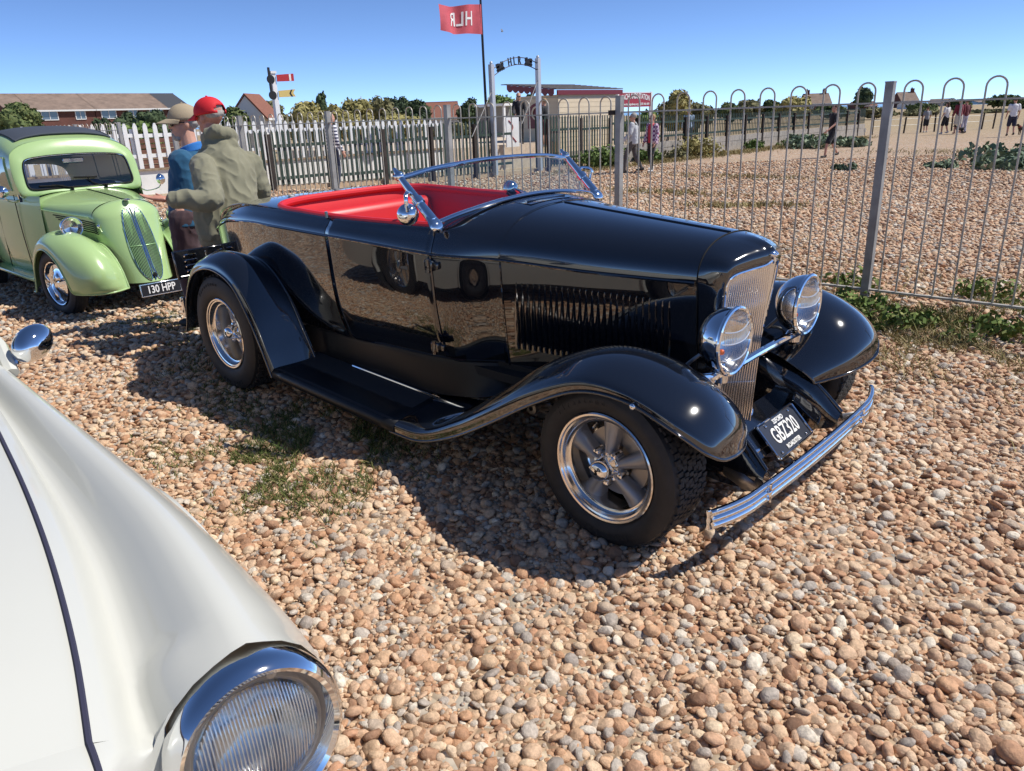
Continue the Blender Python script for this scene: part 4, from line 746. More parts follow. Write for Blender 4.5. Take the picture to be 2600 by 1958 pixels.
b = MB(); P1 = np.array(rows); b.tube(np.vstack([P1[0]*np.array([1, -1, 1]), P1[0][::-1][1:]]), .010, 8); b.tube(P1[:, 0], .010, 8); b.tube(P1[:, 0]*np.array([1, -1, 1]), .010, 8); b.obj('sunroof_bead', M['roofcloth'], GC)
for sgn in (1, -1):
    sd_ = MB(); G = []
    for x, w_ in ((-.60, .488), (-.78, .545), (-1.0, .585), (-1.4, .615), (-1.9, .61), (-2.3, .57), (-2.65, .50)):
        G.append([(x, w_-.08, .27), (x, w_-.02, .33), (x, w_+.004, .55), (x, w_+.004, .8), (x, w_-.005, .98), (x, w_-.015, 1.04)])
    sd_.grid(surf(np.array(G), 30, 18)); sd_.v = [(x, -y*sgn, z) for x, y, z in sd_.v]; sd_.obj('side_panel', M['green'], GC, recalc=True, angle=60)
    for xa, xb in ((-.96, -1.42), (-1.52, -2.02)):
        o_ = MB(); ru = []
        for f_ in np.linspace(0, 1, 6):
            ii = np.clip(np.linspace(0, 39, 40), 0, 39).astype(int); row = []
            for x in np.linspace(xa-(.10 if xa > -1 else 0)*f_, xb, 6):
                i = int(np.argmin(np.abs(P[:, 8, 0]-x))); zt = 1.09+f_*.30; r_ = P[i]; y = float(np.interp(zt, r_[:22, 2], r_[:22, 1])); row.append((x, -sgn*(y+.004), zt))
            ru.append(row)
        o_.grid(np.array(ru)); so2 = o_.obj('side_window', mat('tinted_side_glass', (.03, .035, .035), .05, 0, 1), GC, recalc=True)
        o_ = MB(); ring = ru[0]+[r[-1] for r in ru[1:]]+ru[-1][::-1][1:]+[r[0] for r in ru[::-1][1:-1]]; o_.tube(ring, .008, 6, closed=True); o_.obj('window_bead', M['green'], so2)
    o_ = MB(); o_.tube([(-.93-.03*(z-.35), -sgn*(.575+.02*math.sin((z-.3)*3)), z) for z in np.linspace(.32, 1.05, 10)], .004, 6); o_.tube([(-1.47, -sgn*(.619), z) for z in np.linspace(.32, 1.0, 8)], .004, 6); o_.obj('door_seam', M['seam'], GC)
    o_ = MB(); o_.tube([(x, -sgn*(.60+.03*math.sin((-x-.8)*1.4)), 1.0) for x in np.linspace(-.85, -2.4, 16)], .007, 6); o_.obj('waist_bead', M['green'], GC)
b = MB(); b.grid(np.array([[(-2.66, y, z) for y in np.linspace(-.5, .5, 7)] for z in (.3, .7, 1.0)])); b.obj('tail', M['green'], GC)
# interior silhouettes
b = MB(); b.box((-1.75, 0, .75), (.18, 1.0, .7)); b.box((-1.25, -.27, .85), (.14, .42, .5)); b.box((-1.25, .27, .85), (.14, .42, .5)); bevel(b.obj('seats', mat('seat_cloth', (.07, .075, .09), .9), GC), .05, 3)
b = MB(); b.box((-.95, 0, 1.335), (.02, .2, .055)); bevel(b.obj('rear_view_mirror', M['chrome'], GC), .01)
# fenders
GF = [[(-.62, -.70, .17), (-.60, -.69, .20), (-.56, -.62, .24), (-.55, -.52, .26), (-.54, -.44, .28)],
      [(-.50, -.708, .20), (-.50, -.705, .32), (-.48, -.64, .40), (-.47, -.52, .43), (-.46, -.42, .42)],
      [(-.40, -.712, .42), (-.40, -.705, .52), (-.38, -.63, .62), (-.37, -.50, .64), (-.36, -.39, .58)],
      [(-.22, -.715, .58), (-.22, -.70, .66), (-.21, -.61, .735), (-.21, -.48, .74), (-.21, -.36, .64)],
      [(0, -.715, .62), (0, -.70, .695), (0, -.60, .755), (0, -.46, .755), (-.02, -.335, .65)],
      [(.20, -.705, .54), (.22, -.685, .62), (.24, -.59, .705), (.25, -.44, .715), (.20, -.285, .62)],
      [(.31, -.69, .40), (.40, -.66, .48), (.46, -.56, .59), (.46, -.42, .60), (.36, -.265, .52)],
      [(.33, -.67, .29), (.46, -.64, .34), (.575, -.54, .43), (.58, -.41, .45), (.46, -.26, .42)],
      [(.33, -.655, .262), (.45, -.62, .268), (.57, -.53, .30), (.60, -.40, .32), (.50, -.255, .33)],
      [(.33, -.64, .25), (.44, -.60, .252), (.55, -.51, .255), (.58, -.39, .258), (.52, -.25, .262)]]
for sgn in (1, -1):
    P2 = surf(GF, 50, 24); o_ = MB(); o_.grid(P2); o_.tube(P2[:, 0], .008, 8); o_.tube(P2[-1], .008, 8); o_ = o_ if sgn > 0 else o_.flipped(); fo = o_.obj('front_fender', M['green'], GC, angle=70)
    o_ = MB(); o_.tube([p+np.array([0, -.004, .006]) for p in P2[8:, -1]], .010, 8); (o_ if sgn > 0 else o_.flipped()).obj('fender_piping', M['green'], fo)
    P3 = [[(-1.95, -.62, .30), (-1.93, -.66, .30), (-1.92, -.70, .29)], [(-2.0, -.60, .55), (-1.99, -.67, .55), (-2.0, -.71, .52)], [(-2.15, -.58, .70), (-2.15, -.66, .70), (-2.16, -.71, .64)], [(-2.4, -.54, .72), (-2.4, -.64, .72), (-2.4, -.70, .64)], [(-2.65, -.48, .62), (-2.66, -.60, .6), (-2.65, -.67, .54)], [(-2.8, -.44, .35), (-2.82, -.56, .33), (-2.8, -.64, .3)]]
    o_ = MB(); o_.grid(surf(P3, 24, 10)); (o_ if sgn > 0 else o_.flipped()).obj('rear_fender', M['green'], GC, angle=70)
    o_ = MB(); o_.box((-1.25, -sgn*.625, .285), (1.4, .15, .035)); bevel(o_.obj('running_board', M['green'], GC), .012)
    c0 = np.array([.11, -sgn*.478, .80]); o_ = MB(); o_.lathe([(.088, .0), (.092, -.01), (.088, -.05), (.07, -.10), (.04, -.135), (.001, -.145)], c0, (1, 0, 0), 32); ho = o_.obj('headlamp', M['chrome'], GC, recalc=True)
    o_ = MB(); o_.tube([c0+np.array([.0, .088*math.cos(a), .088*math.sin(a)]) for a in np.linspace(0, 2*np.pi, 32, endpoint=False)], .007, 8, closed=True); o_.obj('rim', M['chrome'], ho)
    o_ = MB(); o_.lathe([(.084, -.002), (.06, -.035), (.001, -.05)], c0, (1, 0, 0), 24); o_.obj('reflector', M['alu'], ho)
    o_ = MB(); o_.lathe([(.084, .002), (.06, .016), (.03, .022), (.001, .024)], c0, (1, 0, 0), 24); o_.obj('lens', M['lens'], ho)
    o_ = MB(); o_.tube([c0+np.array([-.05, 0, -.08]), c0+np.array([-.06, 0, -.12])], .02, 8); o_.obj('stalk', M['chrome'], ho)
    # door mirrors
    A = np.array([-.86, -sgn*.565, 1.02]); C0 = np.array([-.72, -sgn*.74, 1.10]); o_ = MB(); o_.tube(cr([A, A+np.array([.05, -sgn*.05, -.03]), C0+np.array([.0, sgn*.03, -.08]), C0], 10), .006, 6); ax_ = np.array([.9, -sgn*.3, .1]); ax_ /= np.linalg.norm(ax_)
    o_.lathe([(.001, .03), (.03, .025), (.05, .008), (.055, -.006), (.001, -.01)], C0, ax_, 20); o_.box(A, (.03, .03, .07)); o_.obj('door_mirror', M['chrome'], GC)
    for x in (-.10, -2.38):
        w_ = empty('wheel', (x, -sgn*.60, .300), (0, 0, .16 if x > -1 else 0)); w_.parent = GC; yo = -sgn
        o_ = MB(); o_.lathe([(.20, -.06*yo*sgn), (.205, .045), (.225, .058), (.26, .060), (.295, .045), (.31, .02), (.31, -.06), (.29, -.08), (.2, -.07)], (0, 0, 0), (0, yo, 0), 40); o_.obj('tyre', M['rubber'], w_, recalc=True)
        o_ = MB()
        for q_ in (-.05, -.027, -.004, .019): o_.lathe([(.3095, q_), (.3125, q_+.002), (.3125, q_+.016), (.3095, q_+.018)], (0, 0, 0), (0, yo, 0), 40)
        to = o_.obj('tread', M['tread'], w_); to['kind'] = 'stuff'
        o_ = MB(); o_.lathe([(.205, .045), (.20, .052), (.19, .048), (.18, .03), (.17, .02), (.15, .02), (.10, .03), (.06, .05), (.03, .06), (.001, .064)], (0, 0, 0), (0, yo, 0), 32); o_.obj('wheel_trim', M['chrome'], w_, recalc=True)
        for k in range(3):
            a = k*2.094+.6; o_ = MB(); o_.grid(np.array([[(r*math.cos(a+da), yo*(.062-.1*(r-.1)**1+.012), r*math.sin(a+da)) for da in (-.28+.5*(r-.05), 0, .28-.5*(r-.05))] for r in (.05, .1, .15)])); solid(o_.obj('fin', M['alu'], w_), .006)
b = MB(); b.box((-.12, 0, .32), (.7, .7, .2)); b.box((-1.3, 0, .30), (2.2, 1.05, .08)); b.box((-.1, 0, .26), (.08, 1.1, .05)); b.obj('chassis', M['dark'], GC)
# plate, wipers
pl = empty('number_plate', (.585, 0, .225), (0, -.10, 0)); pl.parent = GC
b = MB(); b.box((0, 0, 0), (.012, .375, .118)); bevel(b.obj('frame', M['alu'], pl), .004)
b = MB(); b.box((.004, 0, 0), (.012, .355, .10)); b.obj('backing', mat('plate_black', (.012, .012, .014), .4), pl)
V, F = text_geo('130 HPP', .095, .003, .78, .0016); b = MB(); b.add(V@np.array([[0, 0, 1], [1, 0, 0], [0, 1, 0]], float).T+np.array([.012, 0, -.002]), F); b.obj('lettering', M['whiteletter'], pl, smooth=False)
for y0, y1, zt in ((-.12, -.40, 1.13), (.20, -.08, 1.19)):
    b = MB(); b.tube(cr([(-.765, y0, 1.085), (-.77, (y0*.6+y1*.4), 1.115), (-.785, y0*.4+y1*.6, zt-.005)], 8), .006, 6); b.tube([(-.775, y0*.75+y1*.25, zt-.02), (-.785, y1, zt-.01)], .009, 6); b.lathe([(.014, 0), (.012, .03), (.001, .034)], (-.76, y0, 1.065), (.3, 0, 1), 10); b.obj('wiper', M['seam'], GC)
# ---------------------------------------------------------------- bow-topped steel fence along y = 3.10
FY = 3.10
fence = empty('bow_top_fence', (-.48, FY, gz(-.48, FY)), label='galvanised bow-top railing fence running behind the black roadster', cat='fence')
def fpart(mb, nm, m, **kw): o = mb.obj(nm, m, fence, **kw); o.matrix_parent_inverse = Matrix.Translation(-Vector(fence.location)); return o
pm_ = None; hm_ = None
posts = [-.48-2.25*k for k in (-1, 0, 1, 2, 3, 4, 5, 6, 7, 8)]
for k, x in enumerate(posts):
    b = MB(); b.box((x, FY, .73), (.055, .055, 1.70)); b.box((x, FY, 1.583), (.058, .058, .010)); fpart(b, 'post', M['galvpost'], smooth=False)
hoop = MB(); hw = .058; R_ = hw; zt = 1.585
hp_ = [(-hw, 0, .15), (-hw, 0, .8), (-hw, 0, zt-R_)]+[(R_*math.cos(a), 0, zt-R_+R_*math.sin(a)) for a in np.linspace(math.pi, 0, 12)]+[(hw, 0, zt-R_), (hw, 0, .8), (hw, 0, .15)]
hoop.tube(hp_, .0066, 6); hm_ = hoop.mesh(M['galv'])
for k in range(len(posts)-1):
    xa, xb = posts[k]-.03, posts[k+1]+.03
    if k == 6: continue                                # gateway
    for z, hh in ((1.45, .012), (.15, .014)): b = MB(); b.box(((xa+xb)/2, FY, z), (abs(xb-xa), .032, hh)); fpart(b, 'rail', M['galv'], smooth=False)
    for i in range(9):
        o = link('hoop', hm_, fence, loc=(xa+(xb-xa)*(i+.5)/9, FY, 0)); o.matrix_parent_inverse = Matrix.Translation(-Vector(fence.location))
b = MB(); b.box((posts[2]-.06, FY-.03, 1.45), (.06, .03, .04)); fpart(b, 'rail_clamp', M['postwood'], smooth=False)
# open gate leaf
gx0, gd = posts[6], np.array([-.90, .43, 0]); gd /= np.linalg.norm(gd)
gate = empty('gate_leaf', (gx0, FY, gz(gx0, FY)), (0, 0, math.atan2(gd[1], gd[0])), 'galvanised bow-top gate leaf standing open behind the man in the cap', 'gate')
zo = -gz(gx0, FY)
for z in (1.42, .15): b = MB(); b.box((.7, 0, z+zo), (1.36, .035, .04)); b.obj('rail', M['galv'], gate, smooth=False)
for x in (.03, 1.38): b = MB(); b.box((x, 0, .80+zo), (.04, .04, 1.36)); b.obj('stile', M['galvpost'], gate, smooth=False)
for i in range(6): link('hoop', hm_, gate, loc=(.14+i*.225, 0, zo))
# ---------------------------------------------------------------- dark green paling fence with tarred posts, block plinth on its far half
GX = -16.0
gf = empty('paling_fence', (GX, 20, gz(GX, 20)), label='dark green paling fence with black posts around the little railway', cat='fence')
def part_of(root, mb, nm, m, smooth=False, **kw): o = mb.obj(nm, m, root, smooth=smooth, **kw); o.matrix_parent_inverse = Matrix.Translation(-Vector(root.location)); return o
def ftop(y): return float(np.interp(y, [7, 13, 18, 25, 46], [1.33, 1.33, 1.42, 1.26, 1.15]))
pk = MB(); pk.add([(-.01, -.036, 0), (-.01, .036, 0), (-.01, .036, .95), (-.01, 0, 1.0), (-.01, -.036, .95), (.01, -.036, 0), (.01, .036, 0), (.01, .036, .95), (.01, 0, 1.0), (.01, -.036, .95)], [(4, 3, 2, 1, 0), (5, 6, 7, 8, 9), (0, 1, 6, 5), (1, 2, 7, 6), (2, 3, 8, 7), (3, 4, 9, 8), (4, 0, 5, 9)]); pkm = pk.mesh(M['darkgreen'], smooth=False)
posts_y = np.arange(7.2, 46.5, 1.72)
for y in posts_y:
    if 15.2 < y < 16.9: continue
    b = MB(); b0 = gz(GX, y)-.1; b.box((GX+.05, y, (b0+ftop(y)-.10)/2), (.11, .10, ftop(y)-.10-b0)); part_of(gf, b, 'post', M['postwood'])
y = 6.6; i = 0
while y < 46.2:
    far = y > 20.2; zb_ = (.30 if far else gz(GX, y)+.14); st = .15 if not far else .148
    if not (15.05 < y < 16.95): o = link('paling', pkm, gf, loc=(GX, y, zb_), scale=(1, 1 if not far else .62, ftop(y)-zb_)); o.matrix_parent_inverse = Matrix.Translation(-Vector(gf.location))
    y += st; i += 1
for ya, yb in [(a, b_) for a, b_ in zip(posts_y[:-1], posts_y[1:])]:
    if 15 < (ya+yb)/2 < 17: continue
    for f_ in (.22, .74):
        ym = (ya+yb)/2; zb_ = (.26 if ym > 20.2 else gz(GX, ym)); z = zb_+f_*(ftop(ym)-zb_); b = MB(); b.box((GX+.035, ym, z), (.04, yb-ya-.1, .075)); part_of(gf, b, 'rail', M['darkgreen'])
ym = 20.2
while ym < 46:
    for r_ in range(2):
        b = MB(); off = .22 if r_ else 0; b.box((GX-.02, ym+off+.22, .16-.235*r_), (.18, .425, .222)); part_of(gf, b, 'block', M['concrete'])
    ym += .44
b = MB(); b.box((GX-.02, 33, -.34), (.20, 26.5, .36)); part_of(gf, b, 'footing', M['concrete'])
for ya in np.arange(6.8, 20, .9):
    b = MB(); b.box((GX-.12, ya+.45, gz(GX, ya)+.03), (.22, .885, .16)); part_of(gf, b, 'kerb_stone', mat('tan_stone', (.46, .34, .22), .9, var=.2) if ya < 6.9 else bpy.data.materials['tan_stone'])
# ---------------------------------------------------------------- white picket fence on a whitewashed wall
WX = -18.0
wall = empty('platform_wall', (WX, 9, gz(WX, 9)), label='low whitewashed wall below the white picket fence', cat='wall')
for ya in np.arange(2.5, 14.5, 2.0): b = MB(); b.box((WX, ya+1, .16), (.24, 1.99, .70)); part_of(wall, b, 'wall_panel', M['whitewall'])
b = MB(); b.box((WX+.02, 8.5, .525), (.30, 12.2, .035)); part_of(wall, b, 'coping', mat('weathered_timber', (.30, .22, .14), .85, var=.3))
wfn = empty('picket_fence', (WX, 9, .54), label='white painted picket fence on top of the whitewashed wall', cat='fence')
pk = MB(); w2 = .05; pk.add([(-.012, -w2, 0), (-.012, w2, 0), (-.012, w2, .92), (-.012, .02, 1.0), (-.012, -.02, 1.0), (-.012, -w2, .92), (.012, -w2, 0), (.012, w2, 0), (.012, w2, .92), (.012, .02, 1.0), (.012, -.02, 1.0), (.012, -w2, .92)], [(5, 4, 3, 2, 1, 0), (6, 7, 8, 9, 10, 11), (0, 1, 7, 6), (1, 2, 8, 7), (2, 3, 9, 8), (3, 4, 10, 9), (4, 5, 11, 10), (5, 0, 6, 11)]); wpm = pk.mesh(M['white'], smooth=False)
for y in np.arange(2.6, 14.6, .235):
    o = link('picket', wpm, wfn, loc=(WX+.04, y, .555), scale=(1, 1, float(np.interp(y, [5, 11, 14.5], [1.03, .95, .84])))); o.matrix_parent_inverse = Matrix.Translation(-Vector(wfn.location))
for ya in np.arange(2.5, 14.4, 2.4):
    for z in (.84, 1.30): b = MB(); b.box((WX, ya+1.2, z-.006*(ya-5)*(z > 1)), (.045, 2.39, .085)); part_of(wfn, b, 'rail', M['white'])
    b = MB(); b.box((WX-.06, ya, 1.0), (.09, .09, .92)); part_of(wfn, b, 'post', M['white'])
# timber baulks stacked behind the picket fence
tb_ = empty('timber_stack', (-20.2, 5.6, .4), label='stack of brown timber baulks behind the white pickets', cat='timber')
for k in range(6):
    for j in range(2): b = MB(); b.box((-20.2+.3*j, 5.8+.1*math.sin(k*2.), .50+k*.13), (.22, 2.6, .10)); part_of(tb_, b, 'baulk', mat('stained_timber', (.17, .075, .05), .8, var=.4) if k+j == 0 else bpy.data.materials['stained_timber'])
# ---------------------------------------------------------------- platform, gate arch, flag, kiosk, sign, signal
b = MB(); b.box((-22.5, 22, .05), (8.6, 16.5, .86)); plat = b.obj('platform', mat('platform_paving', (.56, .46, .35), .9, var=.15), smooth=False, label='raised station platform behind the green fence', kind='structure')
arch = empty('gate_arch', (GX, 15.95, gz(GX, 16)), label='silver gate posts carrying a black arch lettered HLR', cat='gate arch')
for y, zt in ((14.90, 2.92), (17.02, 3.14)):
    b = MB(); b.box((GX+.08, y, zt/2-.15), (.13, .13, zt+.3)); b.ball((GX+.08, y, zt+.04), .05); part_of(arch, b, 'gate_post', mat('silver_paint', (.52, .55, .58), .4, .3) if y < 15 else bpy.data.materials['silver_paint'])
def arc_z(y, up): t = (y-15.96)/1.06; return (2.86 if up else 2.66)+.11*(y-15.96)+.27*(1-t*t)
Mk = mat('black_iron', (.01, .01, .011), .5)
for up in (0, 1): b = MB(); b.tube([(GX+.08, y, arc_z(y, up)) for y in np.linspace(14.96, 16.96, 25)], .014, 6); part_of(arch, b, 'arch_bar', Mk)
for i, chh in enumerate('HLR'):
    V, F = text_geo(chh, .36, .03, .66, .002); y = 15.72+i*.22; a = .10-.26*(y-15.96)
    W_ = V@np.array([[0, 0, 1], [1, 0, 0], [0, 1, 0]], float).T; W_ = W_@rotx(a).T+np.array([GX+.08, y, (arc_z(y, 0)+arc_z(y, 1))/2]); b = MB(); b.add(W_, F); part_of(arch, b, 'letter', Mk)
for y, fl in ((15.28, 1), (16.58, -1)):
    b = MB(); a = .10-.30*(y-15.96); zc = (arc_z(y, 0)+arc_z(y, 1))/2+.01; t_ = MB()
    for (cy_, cz_, sy_, sz_) in ((0, .0, .30, .10), (-.10, .06, .12, .12), (.08, .09, .04, .09), (0, .075, .05, .05), (.15, .07, .035, .10), (0, -.06, .36, .025)): t_.box((0, fl*cy_, cz_), (.03, sy_, sz_))
    for wy in (-.12, -.03, .06, .14): t_.lathe([(.001, -.015), (.04, -.015), (.04, .015), (.001, .015)], (0, fl*wy, -.085), (1, 0, 0), 12)
    V = np.array(t_.v)@rotx(a).T+np.array([GX+.08, y, zc]); b.add(V, t_.f); part_of(arch, b, 'engine_cutout', Mk)
for (ya, za, yb, zb_) in ((14.88, 2.2, 13.7, .9), (16.98, 2.5, 15.9, 1.2)): b = MB(); b.tube([(GX+.1, ya, za), (GX+.35, yb, zb_)], .012, 6); part_of(arch, b, 'stay', M['galvpost'])
pole = empty('flagpole', (GX-.05, 14.72, gz(GX, 14.7)), label='tall black flagpole beside the left gate post', cat='flagpole')
b = MB(); b.tube([(GX-.05, 14.78, -.2), (GX-.05, 14.72, 2.9), (GX-.05, 14.70, 5.3)], [.04, .035, .025], 8); b.tube([(GX-.02, 14.66, .9), (GX-.02, 14.62, 5.2)], .006, 4); part_of(pole, b, 'mast', Mk)
flag = empty('flag', (GX-.05, 14.68, 4.5), label='red flag with white HLR letters flying from the pole', cat='flag')
def fw(u, v): return np.array([GX-.05+.10*math.sin(u*7+v*1.4)*u**.7+.04*math.sin(u*15+2), 14.68-1.66*u, 4.54-.80*v-.13*u*(1-v)+.05*math.sin(u*6+1)*u])
b = MB(); b.grid(np.array([[fw(u, v) for v in np.linspace(0, 1, 14)] for u in np.linspace(0, 1, 34)])); part_of(flag, b, 'cloth', mat('flag_red', (.52, .085, .11), .7, var=.12, vscale=6), smooth=True)
V, F = text_geo('HLR', .56, .0, .92, .006, spacing=1.0); ext = V[:, 0].max()
for sd_ in (1, -1):
    b = MB(); b.add([fw(.5-(q[0]*1.0)/1.66*1, .5-q[1]/.80)+np.array([sd_*.012, 0, 0]) if False else fw(np.clip(.47-q[0]/1.66*.95, .02, .98), np.clip(.5-q[1]/.80, 0, 1))+np.array([sd_*.012, 0, 0]) for q in (V*np.array([-1, 1, 1]) if True else V)], F); part_of(flag, b, 'lettering', M['whiteletter'])
# kiosk
ki = empty('kiosk', (-19.1, 22.3, .05), label='cream boarded station kiosk with maroon trim and scalloped awning', cat='kiosk')
nb = 11
for k in range(nb):
    z = .16+k*.178
    b = MB(); b.box((-18.0+.006*(k % 2), 22.33, z), (.03, 3.72, .170)); part_of(ki, b, 'board', M['cream'])
    b = MB(); b.box((-19.1, 20.47-.006*(k % 2), z), (2.2, .03, .170)); part_of(ki, b, 'board', M['cream'])
b = MB(); b.box((-19.1, 22.33, 1.1), (2.14, 3.64, 2.05)); part_of(ki, b, 'shell', M['cream'])
b = MB(); b.box((-18.02, 22.33, -.08), (.12, 3.75, .32)); b.box((-19.1, 22.33, -.08), (2.1, 3.7, .32)); part_of(ki, b, 'plinth', M['concrete'])
b = MB(); b.box((-17.93, 22.4, 2.20), (.05, 4.1, .17)); part_of(ki, b, 'fascia', M['maroon'])
for k in range(9):
    x0 = -17.92-k*.31; b = MB(); b.box((x0-.14, 22.35, 2.33+.033*k), (.33, 4.2, .03), R=roty(-.0)); part_of(ki, b, 'roof_strip', mat('grey_roofing', (.12, .11, .11), .8, var=.3) if k == 0 else bpy.data.materials['grey_roofing'])
b = MB(); vv = []; n_ = 9
for i in range(n_): pass
xs2 = np.linspace(-17.93, -20.3, 73); top_ = [(x, 20.15, 2.30+(-17.93-x)*.105) for x in xs2]; low_ = [(x, 20.15, 2.16+(-17.93-x)*.105-.10*abs(math.sin((x+17.93)/2.37*math.pi*8))) for x in xs2]
b.grid(np.array([top_, low_])); o = part_of(ki, b, 'valance', M['maroon']); solid(o, .03)
b = MB(); b.grid(np.array([[(x, y, 2.31+(-17.93-x)*.105) for x in (-17.93, -20.3)] for y in (20.15, 20.48)])); part_of(ki, b, 'awning', M['maroon'])
b = MB(); a_ = np.linspace(0, math.pi, 14); b.add([(-19.0+.5*math.cos(t), 20.43, 1.45+.42*math.sin(t)) for t in a_]+[(-19.5, 20.43, .95), (-18.5, 20.43, .95)], [tuple(range(16))]); o = part_of(ki, b, 'sign_panel', M['maroon']); solid(o, .03)
b = MB(); b.lathe([(.20, 0), (.26, .01), (.26, -.01), (.2, -.02)], (-19.0, 20.39, 1.5), (0, -1, 0), 24); part_of(ki, b, 'roundel', M['cream'], smooth=True)
# station name board
sg = empty('name_board', (-18.5, 25.9, .5), label='red and white Beachlands Station name board behind the kiosk', cat='sign')
b = MB(); b.box((-18.5, 26.15, 1.90), (.05, 2.36, .56)); part_of(sg, b, 'board', M['signred'])
b = MB(); b.box((-18.5, 26.15, 2.195), (.07, 2.42, .035)); part_of(sg, b, 'edging', M['white'])
for y in (24.92, 27.38): b = MB(); b.box((-18.5, y, 1.25), (.10, .10, 1.95)); part_of(sg, b, 'sign_post', M['white'])
V, F = text_geo('BEACHLANDS STATION', .30, .01, 1, .006); V[:, 0] *= 2.16/np.ptp(V[:, 0]); V[:, 1] -= .10*(V[:, 0]/1.08)**2
b = MB(); b.add(V@np.array([[0, 0, 1], [1, 0, 0], [0, 1, 0]], float).T+np.array([-18.468, 26.15, 2.05]), F); part_of(sg, b, 'lettering', M['whiteletter'])
V, F = text_geo('www.haylingrailway.org  02392 466 669', .13, .01, 1, .002); V[:, 0] *= 2.05/np.ptp(V[:, 0]); b = MB(); b.add(V@np.array([[0, 0, 1], [1, 0, 0], [0, 1, 0]], float).T+np.array([-18.468, 26.2, 1.73]), F); part_of(sg, b, 'web_line', M['whiteletter'])
# semaphore signal
se = empty('semaphore_signal', (-18.4, 9.0, gz(-18.4, 9)), label='white railway signal post with a red arm above a yellow arm', cat='signal')
b = MB(); b.box((-18.4, 9.0, 1.25), (.15, .15, 3.0), taper=.8); b.box((-18.4, 9.0, 2.77), (.17, .17, .06)); part_of(se, b, 'signal_post', M['white'])
Y2 = mat('signal_yellow', (.62, .47, .16), .5); Rd = mat('signal_red', (.42, .03, .03), .4)
def arm(z, m, fish, sc=.06):
    t_ = .12; d_ = .52; e_ = MB()
    pts = [(0, -.085), (d_, -.095), (d_-(.07 if fish else 0), 0), (d_, .095), (0, .085)]
    e_.add([(-18.32, 9.07+p, z+q+sc*p*.9) for p, q in pts]+[(-18.30, 9.07+p, z+q+sc*p*.9) for p, q in pts], [(0, 1, 2, 3, 4), (9, 8, 7, 6, 5)]+[(i, (i+1) % 5, 5+(i+1) % 5, 5+i) for i in range(5)]); o = part_of(se, e_, 'signal_arm', m)
    e_ = MB(); c_ = (.36, .40) if not fish else (.34, .37)
    if fish: pp_ = [(.38, -.09), (.43, -.09), (.37, 0), (.43, .09), (.38, .09), (.32, 0)]
    else: pp_ = [(.37, -.085), (.43, -.087), (.43, .087), (.37, .085)]
    e_.add([(-18.295, 9.07+p, z+q+sc*p*.9) for p, q in pp_], [tuple(range(len(pp_)))] if not fish else [(0, 1, 2, 5), (5, 2, 3, 4)]); part_of(se, e_, 'arm_stripe', M['white'] if not fish else Mk)
    e_ = MB(); e_.lathe([(.001, -.02), (.11, -.02), (.11, .02), (.001, .02)], (-18.34, 8.90, z-.03), (1, 0, 0), 16); e_.box((-18.34, 8.87, z+.14), (.03, .06, .26)); part_of(se, e_, 'spectacle', Mk, smooth=True, angle=40)
arm(2.62, Rd, False); arm(2.22, Y2, True)
# shelter with white roof, notice boards
q_ = ray_point(1285, 268, 37); sh = empty('station_shelter', (q_[0], q_[1], .48), label='white flat-roofed station shelter seen through the gate arch', cat='shelter')
b = MB(); b.box((q_[0], q_[1], 1.95), (2.0, 2.4, .10)); part_of(sh, b, 'shelter_roof', M['white'])
for y in (-1.1, 0, 1.1): b = MB(); b.box((q_[0]+.9, q_[1]+y, 1.19), (.1, .1, 1.42)); part_of(sh, b, 'shelter_post', M['white'])
b = MB(); b.box((q_[0]-.9, q_[1], 1.19), (.1, 2.3, 1.40)); part_of(sh, b, 'back_wall', mat('shelter_grey', (.2, .2, .2), .8))
nb_ = empty('notice_board', (-17.2, 17.2, .48), label='white notice board with a red line map by the gate', cat='notice board')
b = MB(); b.box((-17.2, 17.1, .92), (.04, .62, .95)); part_of(nb_, b, 'panel', M['white'])
b = MB(); b.tube(cr([(-17.17, 16.9, 1.3), (-17.17, 17.1, 1.1), (-17.17, 17.0, .85), (-17.17, 17.25, .6)], 12), .018, 6); part_of(nb_, b, 'map_line', Rd)
